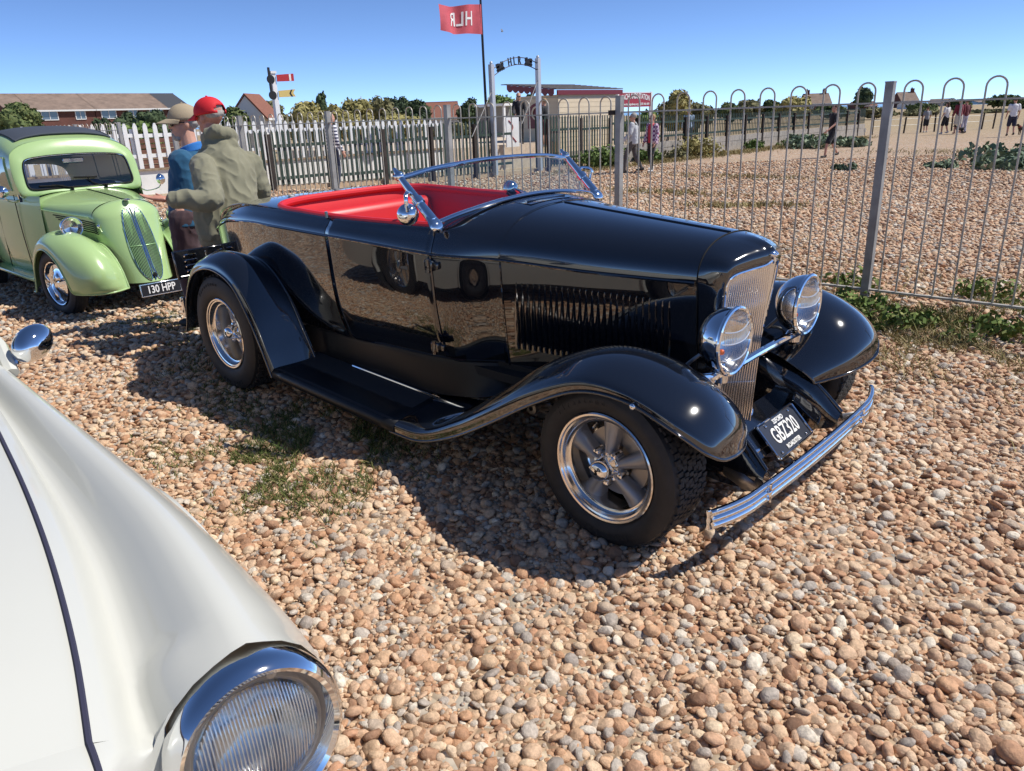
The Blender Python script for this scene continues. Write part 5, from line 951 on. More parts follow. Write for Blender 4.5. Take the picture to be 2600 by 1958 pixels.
# ---------------------------------------------------------------- houses
Brick = mat('red_brown_brick', (.125, .05, .038), .9, var=.25, vscale=1.5); RoofB = mat('brown_roof_tiles', (.215, .155, .12), .9, var=.25, vscale=1.2); RoofD = mat('dark_slate', (.05, .055, .065), .8); RoofR = mat('red_roof_tiles', (.22, .09, .06), .9, var=.2); Wh = mat('white_render', (.70, .70, .68), .8); Pane = mat('window_pane', (.10, .13, .16), .08, 0, .8)
def house(name, c, yaw, L_, D_, hw_, hr_, wallm, roofm, wins, label, chim=(), doors=(), gable=False, z0=-.4, group=None):
    h = empty(name, (c[0], c[1], z0), (0, 0, yaw), label, 'house', group)
    b = MB(); b.box((0, 0, hw_/2), (L_, D_, hw_))
    if True: b.add([(-L_/2, -D_/2, hw_), (-L_/2, D_/2, hw_), (-L_/2, 0, hw_+hr_-.05), (L_/2, -D_/2, hw_), (L_/2, D_/2, hw_), (L_/2, 0, hw_+hr_-.05)], [(0, 1, 2), (3, 5, 4)])
    b.obj('wall', wallm, h, smooth=False)
    r = MB(); e = .35
    for s_ in (-1, 1): r.add([(-L_/2-.1, s_*(D_/2+e), hw_-e*hr_/(D_/2)), (L_/2+.1, s_*(D_/2+e), hw_-e*hr_/(D_/2)), (L_/2+.1, 0, hw_+hr_), (-L_/2-.1, 0, hw_+hr_)], [(0, 1, 2, 3)])
    ro = r.obj('roof', roofm, h, smooth=False); solid(ro, .12)
    b = MB(); b.box((0, -D_/2-e-.03, hw_-e*hr_/(D_/2)-.05), (L_+.2, .06, .18)); b.obj('gutter', Wh, h, smooth=False)
    for x in chim: b = MB(); b.box((x, 0, hw_+hr_+.35), (.9, .6, 1.3)); b.box((x-.2, 0, hw_+hr_+1.1), (.25, .25, .35)); b.obj('chimney', Brick, ro, smooth=False)
    for (u0, u1, v0, v1) in wins:
        b = MB(); cx_, cz_, w_, hh = (u0+u1)/2, (v0+v1)/2, u1-u0, v1-v0
        for (px, pz, sx_, sz_) in ((cx_, v0+.04, w_, .09), (cx_, v1-.04, w_, .09), (u0+.04, cz_, .09, hh), (u1-.04, cz_, .09, hh), (cx_, cz_, .07, hh)): b.box((px, -D_/2-.03, pz), (sx_, .10, sz_))
        wo = b.obj('window', Wh, h, smooth=False); b = MB(); b.box((cx_, -D_/2-.015, cz_), (w_-.1, .05, hh-.1)); b.obj('pane', Pane, wo, smooth=False)
    for (u0, u1, v1) in doors: b = MB(); b.box(((u0+u1)/2, -D_/2-.03, v1/2), (u1-u0, .08, v1)); b.obj('door', Wh, h, smooth=False)
    return h
A_ = ray_point(30, 335, 86); B_ = ray_point(492, 322, 102); dv = (B_-A_)[:2]; Lt = float(np.linalg.norm(dv)); yaw_t = math.atan2(dv[1], dv[0]); dv /= Lt; back = np.array([-dv[1], dv[0]])
def tpos(t): return A_[:2]+dv*t+back*4
sx_ = Lt/462
u1_, u2_ = (84-30)*sx_, (231-30)*sx_; u3_ = (424-30)*sx_
for nm, a, c_, rm, lab in (('terrace_house', 0, u1_-.05, RoofB, 'end house of the brown-roofed terrace, half hidden by the tree on the left'), ('terrace_house', u1_+.05, u2_-.05, RoofB, 'brick terrace house with white windows above the green car roof'), ('terrace_house', u2_+.05, u3_-.05, RoofB, 'brick terrace house half hidden by dark pines'), ('terrace_house', u3_+.05, Lt, RoofD, 'terrace house with dark slate roof behind the man in the cap')):
    L_ = c_-a; ws = []; n_ = max(1, int(L_/2.6))
    for i in range(n_): x0 = -L_/2+L_*(i+.5)/n_; ww = .75 if i % 2 else 1.15; ws += [(x0-ww*.8, x0+ww*.8, 3.05, 4.15), (x0-ww*.8, x0+ww*.8, .5, 1.75)]
    p = tpos((a+c_)/2); house(nm, p, yaw_t, L_, 8, 4.30, 1.75, Brick, rm, ws, lab, group='terrace houses', z0=-.3)
def hpx(px, d): p = ray_point(px, 300, d); return p[:2], math.atan2(RGT[1], RGT[0])+(1300-px)/1933*.6
for (nm, px, yt, wpx, d, wm, rm, lab, ch, dy, rf) in [
    ('bungalow', 650, 245, 80, 64, Wh, RoofR, 'white bungalow with red gable behind the signal post', (), 1.30, .36), ('bungalow', 1122, 263, 80, 80, Wh, RoofR, 'white bungalow with brown roof right of the dark pines', (), .1, .40),
    ('house', 2066, 240, 62, 205, Brick, RoofB, 'brown house with two chimneys beyond the railings', (-2.2, 2.2), .2, .5), ('house', 2292, 236, 44, 225, Brick, RoofB, 'brown-roofed house right of the tall fence post', (1.8,), .3, .5), ('house', 2304, 258, 36, 185, Wh, RoofD, 'small white house right of the tall fence post', (), .2, .35),
    ('house', 2382, 252, 46, 240, mat('grey_render', (.45, .45, .43), .8), RoofB, 'grey house between two railing hoops', (), -.3, .4), ('house', 2412, 250, 24, 230, Wh, RoofD, 'white gabled house above the woman in white', (), 1.2, .45), ('house', 2484, 255, 40, 260, Wh, RoofB, 'pale house left of the far right trees', (), .4, .4), ('house', 2572, 250, 54, 250, Wh, RoofB, 'low pale house above the man in the white shirt', (), 0, .4), ('house', 2186, 259, 54, 210, Brick, RoofR, 'low red-roofed house under the wind-blown pine', (), .2, .45)]:
    p, yw = hpx(px, d); yh = 340-px*.0362; H_ = 1.457+(yh-yt)/1933*d+.4; L_ = wpx/1933*d; hr_ = H_*rf; hw_ = H_-hr_; ws = [(-L_/2+L_*.1, -L_/2+L_*.32, hw_*.3, hw_*.75), (L_/2-L_*.32, L_/2-L_*.1, hw_*.3, hw_*.75)]
    house(nm, p, yw+dy, L_ if dy < 1 else L_*1.2, 6 if dy < 1 else L_, hw_, hr_, wm, rm, ws, lab, ch)
# ---------------------------------------------------------------- trees and shrubs
def leaf_mat(name, c0, c1, c2, rough=.75):
    m = bpy.data.materials.new(name); m.use_nodes = True; t = m.node_tree; N = t.nodes.new; L = t.links.new; p = t.nodes['Principled BSDF']
    g = N('ShaderNodeNewGeometry'); r = N('ShaderNodeValToRGB'); e = r.color_ramp.elements; e[0].color = (*c0, 1); e[1].color = (*c2, 1); k = e.new(.5); k.color = (*c1, 1); L(g.outputs['Random Per Island'], r.inputs[0]); L(r.outputs[0], p.inputs['Base Color'])
    p.inputs['Roughness'].default_value = rough; p.inputs['Specular IOR Level'].default_value = .25; return m
LM = {'pine': leaf_mat('pine_needles', (.028, .045, .024), (.05, .078, .035), (.085, .115, .05)), 'tam': leaf_mat('tamarisk_leaf', (.19, .17, .06), (.30, .265, .095), (.42, .36, .15)), 'bush': leaf_mat('bush_leaf', (.05, .075, .028), (.09, .125, .042), (.15, .17, .06)), 'light': leaf_mat('light_leaf', (.06, .10, .025), (.11, .17, .04), (.17, .23, .07)), 'kale': leaf_mat('sea_kale_leaf', (.09, .14, .09), (.16, .22, .14), (.25, .30, .19)), 'olive': leaf_mat('olive_leaf', (.10, .10, .045), (.16, .155, .07), (.24, .21, .10))}
M['bark'] = mat('bark', (.08, .06, .045), .9, var=.3)
def leaves(cent, rad, n, size, r, flat=1.0):
    d = r.normal(size=(n, 3)); d /= np.linalg.norm(d, axis=1)[:, None]; k = r.integers(0, len(cent), n); rr = r.uniform(.55, 1.05, n)**.6
    P = cent[k]+d*rad[k]*rr[:, None]; nrm = d+r.normal(0, .55, (n, 3)); nrm /= np.linalg.norm(nrm, axis=1)[:, None]
    a = np.cross(nrm, r.normal(size=(n, 3))); a /= np.linalg.norm(a, axis=1)[:, None]; b = np.cross(nrm, a); s = size*r.uniform(.6, 1.4, n)[:, None]
    V = np.stack([P-a*s*.5-b*s*.22, P+a*s*.5-b*s*.22*.4, P+a*s*.6+b*s*.3, P-a*s*.4+b*s*.35], 1).reshape(-1, 3); F = np.arange(n*4).reshape(n, 4); return V, F
def tree(name, px, ytop, halfpx, d, kind, label, n=1700, trunk=True, group=None, base=None, seed=0, squat=1.0, zg=-.35, top_heavy=False):
    r = np.random.default_rng(seed+int(px)); c = ray_point(px, ytop, d); g0 = zg; top = c[2]; rx = halfpx/1932.8*d; H = top-g0
    root = empty(name, (c[0], c[1], g0), label=label, cat='tree' if trunk else 'bush', group=group)
    zc0 = H*(.62 if top_heavy else .52); rz = (H-zc0); nb = 30
    q = r.normal(size=(nb, 3)); q /= np.linalg.norm(q, axis=1)[:, None]; cen = q*np.array([rx*.66, rx*.66, rz*.66])*r.uniform(.35, 1.05, nb)[:, None]+np.array([0, 0, zc0])
    cen[:, 2] = np.maximum(cen[:, 2], H*.14 if not top_heavy else H*.4); br = r.uniform(.26, .46, nb)[:, None]*np.array([[rx, rx, rz*.9*squat]]); br = np.maximum(br, .16)
    sz = max(.13, d*.0042) if kind != 'pine' else max(.12, d*.0036)
    V, F = leaves(cen, br, n, sz, r); V[:, 2] = np.maximum(V[:, 2], .02)
    core = MB()
    for k in range(nb):
        t_ = MB(); t_.ball((0, 0, 0), 1.0, 9, 7); Q = np.array(t_.v); Q *= (1+r.normal(0, .10, len(Q)))[:, None]; core.add(Q*br[k]*.80+cen[k], t_.f)
    b0 = len(V); V = np.vstack([V, np.array(core.v)]); V[:, 2] = np.maximum(V[:, 2], .02); F = [tuple(f_) for f_ in F]+[tuple(b0+i for i in f_) for f_ in core.f]
    link('crown', make_mesh(V, F, LM[kind], smooth=False), root)
    t = MB(); hgt = zc0*1.15; lean = r.normal(0, .12, 2)*H*.3
    t.tube(cr([(0, 0, -.1), (lean[0]*.4, lean[1]*.4, hgt*.5), (lean[0], lean[1], hgt)], 8), np.linspace(.05*H*.6, .015*H, 8), 7)
    for k in range(5): e_ = cen[r.integers(0, nb)]; t.tube(cr([(lean[0]*.5, lean[1]*.5, hgt*r.uniform(.35, .7)), (e_[0]*.5+lean[0]*.3, e_[1]*.5, (e_[2]+hgt*.5)/2), e_], 6), np.linspace(.016*H, .004*H, 6), 5)
    t.obj('trunk', M['bark'], root); return root
TR = [('pine_tree', 28, 242, 74, 44, 'bush', 'dense green tree at the far left edge above the car roof', 2600, True), ('pine_tree', 258, 284, 38, 62, 'pine', 'small dark pine left of two others before the terrace', 1100, True), ('pine_tree', 308, 274, 46, 61, 'pine', 'middle dark pine before the terrace', 1400, True), ('pine_tree', 374, 256, 54, 60, 'pine', 'tallest dark pine before the terrace', 1800, True), ('hedge_bush', 335, 303, 85, 55, 'light', 'light green hedge bush behind the white pickets', 1500, False),
      ('bushy_tree', 592, 260, 44, 60, 'bush', 'dark round tree just right of the red cap', 1600, True), ('bushy_tree', 690, 253, 45, 76, 'olive', 'olive tree behind the signal post', 1300, True), ('tamarisk_bush', 775, 247, 62, 50, 'tam', 'left mound of the large yellow-green thicket', 2600, False), ('tamarisk_bush', 850, 250, 62, 53, 'tam', 'second mound of the large yellow-green thicket', 2400, False), ('tamarisk_bush', 905, 238, 55, 56, 'tam', 'tall middle mound of the yellow-green thicket', 2200, False), ('tamarisk_bush', 965, 240, 42, 60, 'olive', 'brownish right-hand mound of the thicket', 1800, False), ('tamarisk_bush', 1000, 272, 85, 49, 'tam', 'low front mound of the thicket trailing right', 2400, False),
      ('pine_tree', 815, 226, 20, 72, 'pine', 'small pine top poking above the thicket', 700, True), ('pine_tree', 1015, 238, 36, 70, 'pine', 'left of the two dark pines right of the thicket', 1600, True), ('pine_tree', 1062, 244, 40, 71, 'pine', 'right of the two dark pines right of the thicket', 1700, True), ('pine_tree', 1190, 240, 38, 66, 'pine', 'dark pine left of the gate arch', 1500, True), ('leafy_tree', 1262, 232, 46, 82, 'light', 'light green tree framed by the gate arch', 1500, True), ('pine_tree', 1350, 238, 32, 62, 'pine', 'dark pine left of the kiosk', 1300, True), ('scrub_bush', 1150, 300, 70, 46, 'olive', 'low olive scrub under the brown-roofed bungalow', 1200, False),
      ('thicket_bush', 1715, 223, 52, 50, 'tam', 'tall yellow-green bush right of the name board', 2600, False), ('thicket_bush', 1775, 250, 48, 52, 'olive', 'lower shoulder of the bush right of the name board', 1800, False), ('reed_bush', 1625, 272, 60, 42, 'light', 'green reeds under the name board', 1500, False), ('hedge_bush', 1850, 258, 42, 92, 'bush', 'dark hedge bush beyond the middle hoops', 1000, False), ('hedge_bush', 1905, 250, 46, 88, 'olive', 'olive hedge bush beyond the middle hoops', 1200, False), ('hedge_bush', 1965, 246, 40, 88, 'bush', 'green hedge bush left of the brown house', 1100, False), ('hedge_bush', 2018, 239, 52, 82, 'tam', 'tan bush in front of the brown house', 1500, False), ('hedge_bush', 2110, 262, 50, 95, 'bush', 'green bush right of the brown house', 1000, False),
      ('wind_blown_pine', 2195, 216, 30, 108, 'pine', 'wind-blown pine left of the tall fence post', 900, True), ('hedge_bush', 2225, 272, 60, 84, 'olive', 'olive bush beneath the wind-blown pine', 1200, False), ('hedge_bush', 2345, 262, 42, 122, 'bush', 'dark bush right of the white house', 900, False), ('hedge_bush', 2440, 252, 34, 126, 'bush', 'dark bush above the man in dark red', 900, False), ('hedge_bush', 2548, 240, 46, 128, 'bush', 'tall dark bush near the right edge', 1200, False), ('hedge_bush', 2600, 248, 30, 120, 'bush', 'dark bush at the right edge', 800, False), ('low_scrub', 2330, 280, 60, 96, 'olive', 'low scrub left of the woman in white', 800, False), ('low_scrub', 2500, 282, 90, 100, 'olive', 'low scrub behind the man in white', 900, False)]
for i, (nm, px, yt, hp, d, k, lab, n, tk) in enumerate(TR): tree(nm, px, yt, hp, d, k, lab, int(n*1.5), tk, seed=i*17, top_heavy=(nm == 'wind_blown_pine'), group='trees and thickets along the skyline')
# ---------------------------------------------------------------- grass, weeds, beach plants
def blades(pts, h, wdt, r, lean=.5):
    n = len(pts); hh = h*r.uniform(.45, 1.25, n); a = r.uniform(0, 2*np.pi, n); tx = np.stack([np.cos(a), np.sin(a), 0*a], 1); l = r.normal(0, lean, (n, 2))
    tip = pts+np.stack([l[:, 0]*hh, l[:, 1]*hh, hh], 1); mid = pts*.45+tip*.55+np.stack([0*a, 0*a, hh*.12], 1); w_ = wdt*r.uniform(.6, 1.4, n)[:, None]
    V = np.stack([pts-tx*w_, pts+tx*w_, mid+tx*w_*.8, mid-tx*w_*.8, tip], 1).reshape(-1, 3); b = np.arange(n)[:, None]*5
    F = [tuple(x) for x in np.concatenate([b+0, b+1, b+2, b+3], 1)]+[tuple(x) for x in np.concatenate([b+3, b+2, b+4], 1)]; return V, F
grass_m = leaf_mat('short_grass', (.05, .075, .018), (.10, .13, .03), (.25, .22, .09)); dry_m = leaf_mat('dry_grass', (.16, .13, .05), (.30, .24, .10), (.42, .35, .18)); weed_m = leaf_mat('weed_leaf', (.07, .12, .02), (.13, .19, .04), (.26, .27, .09))
def patch(cx_, cy_, sx_, sy_, n, r, power=1.0):
    a = r.normal(0, 1, (n, 2)); x = cx_+a[:, 0]*sx_; y = cy_+a[:, 1]*sy_; cl = np.sin(x*9+1.3*np.sin(y*7))+np.sin(y*11+x*3)+.8*np.sin(x*23+y*17); k = cl > -.25; x, y = x[k], y[k]; return np.stack([x, y, ground_z(x, y)-.012], 1)
rg = np.random.default_rng(5)
pts = np.concatenate([patch(-2.0, -.95, .38, .16, 4200, rg), patch(-1.55, -.80, .25, .14, 2400, rg), patch(-1.65, -1.30, .16, .10, 2600, rg), patch(-1.25, -1.40, .20, .10, 1100, rg), patch(-2.9, -.9, .3, .15, 1100, rg), patch(-1.1, -1.15, .2, .12, 900, rg), patch(-2.1, -1.45, .22, .08, 500, rg), patch(-4.4, -.25, .5, .25, 2600, rg), patch(-5.2, -.3, .5, .2, 1500, rg), patch(-3.5, -.5, .4, .2, 900, rg)])
V, F = blades(pts, .035, .0022, rg, .8); link('turf_grass', make_mesh(V, F, grass_m, smooth=False), kind='stuff', label='short matted grass growing through the shingle beside the roadster')
pts = np.concatenate([patch(x, 2.85+.25*math.sin(x*2), .35, .32, 1000, rg) for x in np.arange(-2.2, 2.6, .45)]); V, F = blades(pts, .07, .003, rg, .7); link('verge_grass', make_mesh(V, F, grass_m, smooth=False), kind='stuff', label='green verge grass along the foot of the railings')
pts = np.concatenate([patch(x, 2.6+.4*rg.uniform(-1, 1), .4, .42, 2200, rg) for x in np.arange(-2.2, 2.8, .4)]+[patch(-3.5, 4.6, 1.2, .6, 3500, rg), patch(-6.5, 6.5, 1.5, .8, 2500, rg), patch(.5, 4.0, 1.2, .4, 2500, rg)]); V, F = blades(pts, .06, .0026, rg, .9); link('dry_verge_grass', make_mesh(V, F, dry_m, smooth=False), kind='stuff', label='straw-coloured dry grass on the verge by the railings')
def weed(name, x, y, rad, h, n, m, label, leafs=.05, group=None):
    r = np.random.default_rng(int(abs(x*1000+y*77))); z = gz(x, y)-.02; root = empty(name, (x, y, z), label=label, cat='plant', group=group)
    k = max(3, n//40); cen = np.stack([r.normal(0, rad*.5, k), r.normal(0, rad*.5, k), r.uniform(.15, .6, k)*h], 1); br = np.stack([r.uniform(.3, .5, k)*rad]*2+[r.uniform(.3, .55, k)*h], 1)
    V, F = leaves(cen, br, n, leafs, r); V[:, 2] = np.maximum(V[:, 2], .0); link('foliage', make_mesh(V, F, m, smooth=False), root)
    t = MB()
    for j in range(5): c = cen[j % k]; t.tube([(0, 0, 0), (c[0]*.6, c[1]*.6, c[2]*.6), tuple(c)], [.006, .005, .003], 5)
    t.obj('stem', M['bark'], root)
WE = [(-1.05, 2.75, .22, .16, 500, 'behind the far headlamp'), (-.42, 2.80, .22, .20, 700, 'at the foot of the tall post'), (-.1, 2.7, .25, .17, 700, 'just right of the tall post'), (.45, 2.75, .28, .15, 600, 'between the tall post and the right edge'), (.95, 2.9, .25, .20, 600, 'near the right edge by the railings'), (1.3, 2.6, .3, .15, 500, 'at the right edge in front of the railings'), (-.75, 3.5, .22, .2, 450, 'through the railings left of the tall post'), (.15, 3.75, .3, .2, 500, 'through the railings right of the tall post'), (.75, 3.6, .3, .22, 600, 'through the railings at the right'), (-.3, 2.35, .2, .1, 300, 'low on the verge below the tall post')]
for i, (x, y, rd, h, n, w_) in enumerate(WE): weed('verge_weed', x, y, rd*.8, h*.8, int(n*.7), weed_m, 'leafy green weed clump '+w_, .036, 'weeds along the railings')
KA = [(-3.6, 23.3, 1.1, .55, 900, 'large clump right of the walking group'), (-2.9, 21.2, .9, .4, 700, 'front clump near the right edge'), (-5.0, 22.0, .35, .2, 200, 'small clump left of the large one'), (-7.4, 20.8, .3, .18, 160, 'small lone clump behind the tall post'), (-13.6, 32.5, 1.2, .6, 700, 'clump at the end of the green fence'), (-12.2, 33.8, .9, .45, 500, 'second clump at the end of the green fence')]
for (x, y, rd, h, n, w_) in KA: weed('sea_kale', x, y, rd, h, n, LM['kale'], 'sea kale '+w_, .16 if y > 15 else .08, 'sea kale on the shingle')
SH = [(-15.2, 19.6, .8, .75, 900, 'light', 'weedy bush at the kiosk corner of the green fence'), (-15.3, 22.6, .6, .5, 600, 'light', 'green weeds under the kiosk wall'), (-15.3, 26.0, .9, .85, 900, 'tam', 'yellow-green bush against the block plinth'), (-15.3, 31.0, .5, .5, 400, 'light', 'weeds against the far plinth'), (-15.2, 35.5, 1.0, .5, 500, 'light', 'weeds along the far end of the plinth'), (-15.3, 24.3, .5, .4, 400, 'olive', 'olive weeds behind the walking couple')]
for (x, y, rd, h, n, k, lab) in SH: weed('weed_bush', x, y, rd, h, n, LM[k], lab, .13)
def ring_scrub(name, lab, spots, m, h, w_, n):
    P = np.concatenate([patch(x, y, sx_, sy_, n, rg) for x, y, sx_, sy_ in spots]); V, F = blades(P, h, w_, rg, .6); link(name, make_mesh(V, F, m, smooth=False), kind='stuff', label=lab)
ring_scrub('beach_grass', 'sparse dry grass tufts on the beach beyond the railings', [(-14.8, 18+i*1.6, .35, .9) for i in range(16)]+[(-9.0, 17.5, 1.2, .35), (-8.2, 12.5, .9, .3), (-5, 10, .6, .3), (-6.5, 30, 2.5, .8), (-3, 27, 2.5, 1.0)], dry_m, .10, .010, 1300)
# post and wire fence far right
wfz = empty('post_and_wire_fence', (-14, 47, -.36), label='rough post and wire fence beyond the end of the green fence', cat='fence')
for i in range(9):
    x, y = -15.6+i*.55+.1*math.sin(i*3), 46.5+i*1.1; hh = 1.0+.15*math.sin(i*5.); b = MB(); b.tube([(x, y, -.5), (x+.05*math.sin(i), y, -.36+hh)], .05, 6); part_of(wfz, b, 'stake', M['postwood'])
b = MB()
for z in (.1, .45): b.tube([(-15.6+i*.55+.1*math.sin(i*3), 46.5+i*1.1, z) for i in range(9)], .012, 4)
part_of(wfz, b, 'wire', M['galvpost'])
# gull
gu = MB(); c = ray_point(1275, 80, 60); 
gu.ball((0, 0, 0), (.09, .06, .05), 10, 6); gu.grid(np.array([[(.06, 0, .02), (.03, .3, .14), (-.05, .62, .08)], [(-.06, 0, .02), (-.06, .3, .12), (-.1, .62, .07)]])); gu.grid(np.array([[(.06, 0, .02), (.03, -.3, .14), (-.05, -.62, .08)], [(-.06, 0, .02), (-.06, -.3, .12), (-.1, -.62, .07)]]))
gu.obj('gull', mat('gull_grey', (.22, .23, .25), .7), loc=tuple(c), rot=(.25, 0, .9), label='distant gull gliding in the sky right of the flagpole', cat='bird')
# ---------------------------------------------------------------- people
from mathutils import noise as mn
def fuse(mb, voxel, mats, smooth_it=6, fold=0., fscale=9., seed=0., reg=None):
    me = mb.mesh(M['dark'], smooth=False); o = bpy.data.objects.new('t', me)
    r = o.modifiers.new('r', 'REMESH'); r.mode = 'VOXEL'; r.voxel_size = voxel; r.use_smooth_shade = True
    s = o.modifiers.new('s', 'SMOOTH'); s.iterations = smooth_it; s.factor = .5
    m2 = bpy.data.meshes.new_from_object(evaluated(o)); bpy.data.objects.remove(o); bpy.data.meshes.remove(me)
    m2.materials.clear()
    for k in (mats if isinstance(mats, (list, tuple)) else [mats]): m2.materials.append(k)
    if fold:
        nv = len(m2.vertices); CO = np.zeros(nv*3, np.float32); NO = np.zeros(nv*3, np.float32); m2.vertices.foreach_get('co', CO); m2.vertex_normals.foreach_get('vector', NO); CO = CO.reshape(-1, 3); NO = NO.reshape(-1, 3)
        for i_ in range(nv):
            p = Vector(CO[i_]); a_ = mn.noise(Vector((p.x*fscale+seed, p.y*fscale, p.z*fscale*.5))); c_ = mn.noise(Vector((p.x*fscale*1.7, p.y*fscale*1.7+seed, p.z*fscale*1.3+a_))); n_ = .8*a_+.9*(.35-abs(c_)**.7); CO[i_] += NO[i_]*n_*fold
        m2.vertices.foreach_set('co', CO.ravel())
    m2.polygons.foreach_set('use_smooth', np.ones(len(m2.polygons), dtype=bool)); 
    if reg: m2.polygons.foreach_set('material_index', np.array([reg(p.center) for p in m2.polygons], dtype=np.int32))
    m2.update(); return m2
def rings(mb, rows, yaw=0.):
    R_ = rotz(yaw); t = np.linspace(0, 2*np.pi, 20, endpoint=False)
    P = np.array([[np.array([x, y, z])+R_@np.array([rf*math.cos(a), rs*math.sin(a), 0]) for a in t] for x, y, z, rs, rf in rows]); mb.grid(P, cv=True, flip=True); mb.add(P[0], [tuple(range(20))]); mb.add(P[-1], [tuple(range(20))[::-1]])
def limb(mb, pts, rad, n=12):
    P = cr(pts, 4*len(pts)); rr = np.interp(np.linspace(0, 1, len(P)), np.linspace(0, 1, len(rad)), rad); mb.tube(P, rr, n); mb.ball(pts[0], rad[0]); mb.ball(pts[-1], rad[-1])
def head(mb, c, yaw, s=1.0, pitch=0.):
    R_ = rotz(yaw)@roty(pitch); c = np.array(c)
    def B(x, y, z, a, b_, d):
        t = MB(); t.ball((0, 0, 0), (a*s, b_*s, d*s), 16, 12); V = np.array(t.v)+np.array([x, y, z])*s; mb.add(V@R_.T+c, t.f)
    B(-.015, 0, .03, .098, .077, .095); B(.02, 0, -.03, .075, .066, .085); B(.05, 0, -.075, .045, .05, .04); B(.092, 0, -.012, .018, .013, .024); B(.098, 0, -.026, .016, .016, .012); B(.083, 0, -.058, .014, .027, .012); B(.08, 0, .022, .016, .05, .014)
    for q in (-1, 1): B(-.005, q*.076, -.01, .02, .012, .032); B(.068, q*.034, -.025, .02, .02, .018)
def hand(mb, wrist, dirv, palm_n, s=1.0, curl=.3, side=1):
    d = np.array(dirv, float); d /= np.linalg.norm(d); n_ = np.array(palm_n, float); n_ -= d*(n_@d); n_ /= np.linalg.norm(n_); w_ = np.cross(n_, d)*side; W = np.array(wrist, float)
    for k in range(5): mb.ball(W+d*(.02+.016*k)*s+w_*.0, np.array([.021]*3)*s); 
    for q in (-.028, -.010, .010, .028): limb(mb, [W+d*.03*s+w_*q*.8*s, W+d*.095*s+w_*q*s], [.013*s, .0115*s], 8)
    for q, L_ in ((-.030, .060), (-.010, .076), (.010, .082), (.030, .072)):
        b0 = W+d*.092*s+w_*q*s; m1 = b0+(d*math.cos(curl*.5)+n_*math.sin(curl*.5))*L_*.45*s; m2 = m1+(d*math.cos(curl)+n_*math.sin(curl))*L_*.32*s; m3 = m2+(d*math.cos(curl*1.5)+n_*math.sin(curl*1.5))*L_*.25*s
        limb(mb, [b0, m1, m2, m3], [.0095*s, .009*s, .0082*s, .0065*s], 8)
    t0 = W+d*.025*s+w_*.028*s; limb(mb, [t0, t0+(d*.6+w_*.75+n_*.1)*.045*s, t0+(d*.9+w_*.7+n_*.25)*.082*s], [.0135*s, .011*s, .008*s], 8)
skin = mat('skin', (.56, .30, .21), .55, var=.12, vscale=14); skin2 = mat('sunburnt_skin', (.50, .235, .165), .55, var=.15, vscale=16); hairg = mat('grey_hair', (.36, .34, .31), .9, var=.25, vscale=60); hairb = mat('brown_hair', (.09, .05, .03), .85, var=.3, vscale=50); hairf = mat('fair_hair', (.36, .23, .12), .85, var=.25, vscale=50)
shade = mat('sunglass', (.012, .008, .006), .08, 0, 1)
def cloth(name, c, rough=.85, var=.1): return mat(name, c, rough, var=var, vscale=10, sheen=.15, bump=.15, bscale=160, bdist=.002)
def spectacles(parent, c, yaw, s=1., pitch=0.):
    R_ = rotz(yaw)@roty(pitch); b = MB()
    for q in (-1, 1):
        t = MB(); t.ball((.094, q*.034, .0), (.014, .031, .02), 12, 8); t.tube([(.09, q*.062, .008), (-.01, q*.083, .006)], .004, 6); b.add(np.array(t.v)*s@R_.T+np.array(c), t.f)
    t = MB(); t.tube([(.104, -.01, .006), (.104, .01, .006)], .004, 6); b.add(np.array(t.v)*s@R_.T+np.array(c), t.f); b.obj('sunglasses', shade, parent)
def cap(parent, c, yaw, m, s=1., pitch=0., peak=.075, hole=False, deep=.0, nm='cap'):
    R_ = rotz(yaw)@roty(pitch); t = MB(); rows = []
    for a in np.linspace(.02, 1.72, 11): rows.append([(-.012+.112*math.sin(min(a, 1.57))*math.cos(b_)*(1+deep*(a > 1.3)), .090*math.sin(min(a, 1.57))*math.sin(b_)*(1+deep*(a > 1.3)), .032+.098*math.cos(a)) for b_ in np.linspace(0, 2*np.pi, 32, endpoint=False)])
    G = np.array(rows); b = MB(); b.grid(G, cv=True, flip=True)
    if hole:
        V = np.array(b.v); b.f = [f_ for f_ in b.f if not ((lambda q: q[0] < -.06 and ((q[1]/.046)**2+((q[2]-.040)/.030)**2) < 1)(V[list(f_)].mean(0)))]; b.mi = [0]*len(b.f)
    pk_ = []
    for f_ in np.linspace(0, 1, 6): pk_.append([(-.012+(.112+peak*f_*math.cos(b_)**.8)*math.cos(b_*1.0), .088*math.sin(b_)*(1-.10*f_), .022-.028*f_+.012*math.cos(b_*1.5)) for b_ in np.linspace(-1.15, 1.15, 17)])
    b.grid(np.array(pk_)); b.v = [tuple(np.array(v)*s@R_.T+np.array(c)) for v in b.v]; o = b.obj(nm, m, parent, angle=50); solid(o, .004*s)
    bt = MB(); bt.ball((-.012, 0, .132), (.008, .008, .005), 10, 6); bt.v = [tuple(np.array(v)*s@R_.T+np.array(c)) for v in bt.v]; bt.obj('button', m, o); return o
def shoes(parent, ankles, yaw, m, s=1.):
    for i, a in enumerate(ankles):
        R_ = rotz(yaw if not isinstance(yaw, (list, tuple)) else yaw[i]); b = MB(); t = MB(); t.ball((.055, 0, .035), (.13, .046, .040), 14, 8); t.ball((-.02, 0, .07), (.055, .042, .05), 12, 8); V = np.array(t.v)*s; V[:, 2] = np.maximum(V[:, 2], 0.002); b.add(V@R_.T+np.array([a[0], a[1], a[2]-.075*s]), t.f); b.obj('shoe', m, parent)
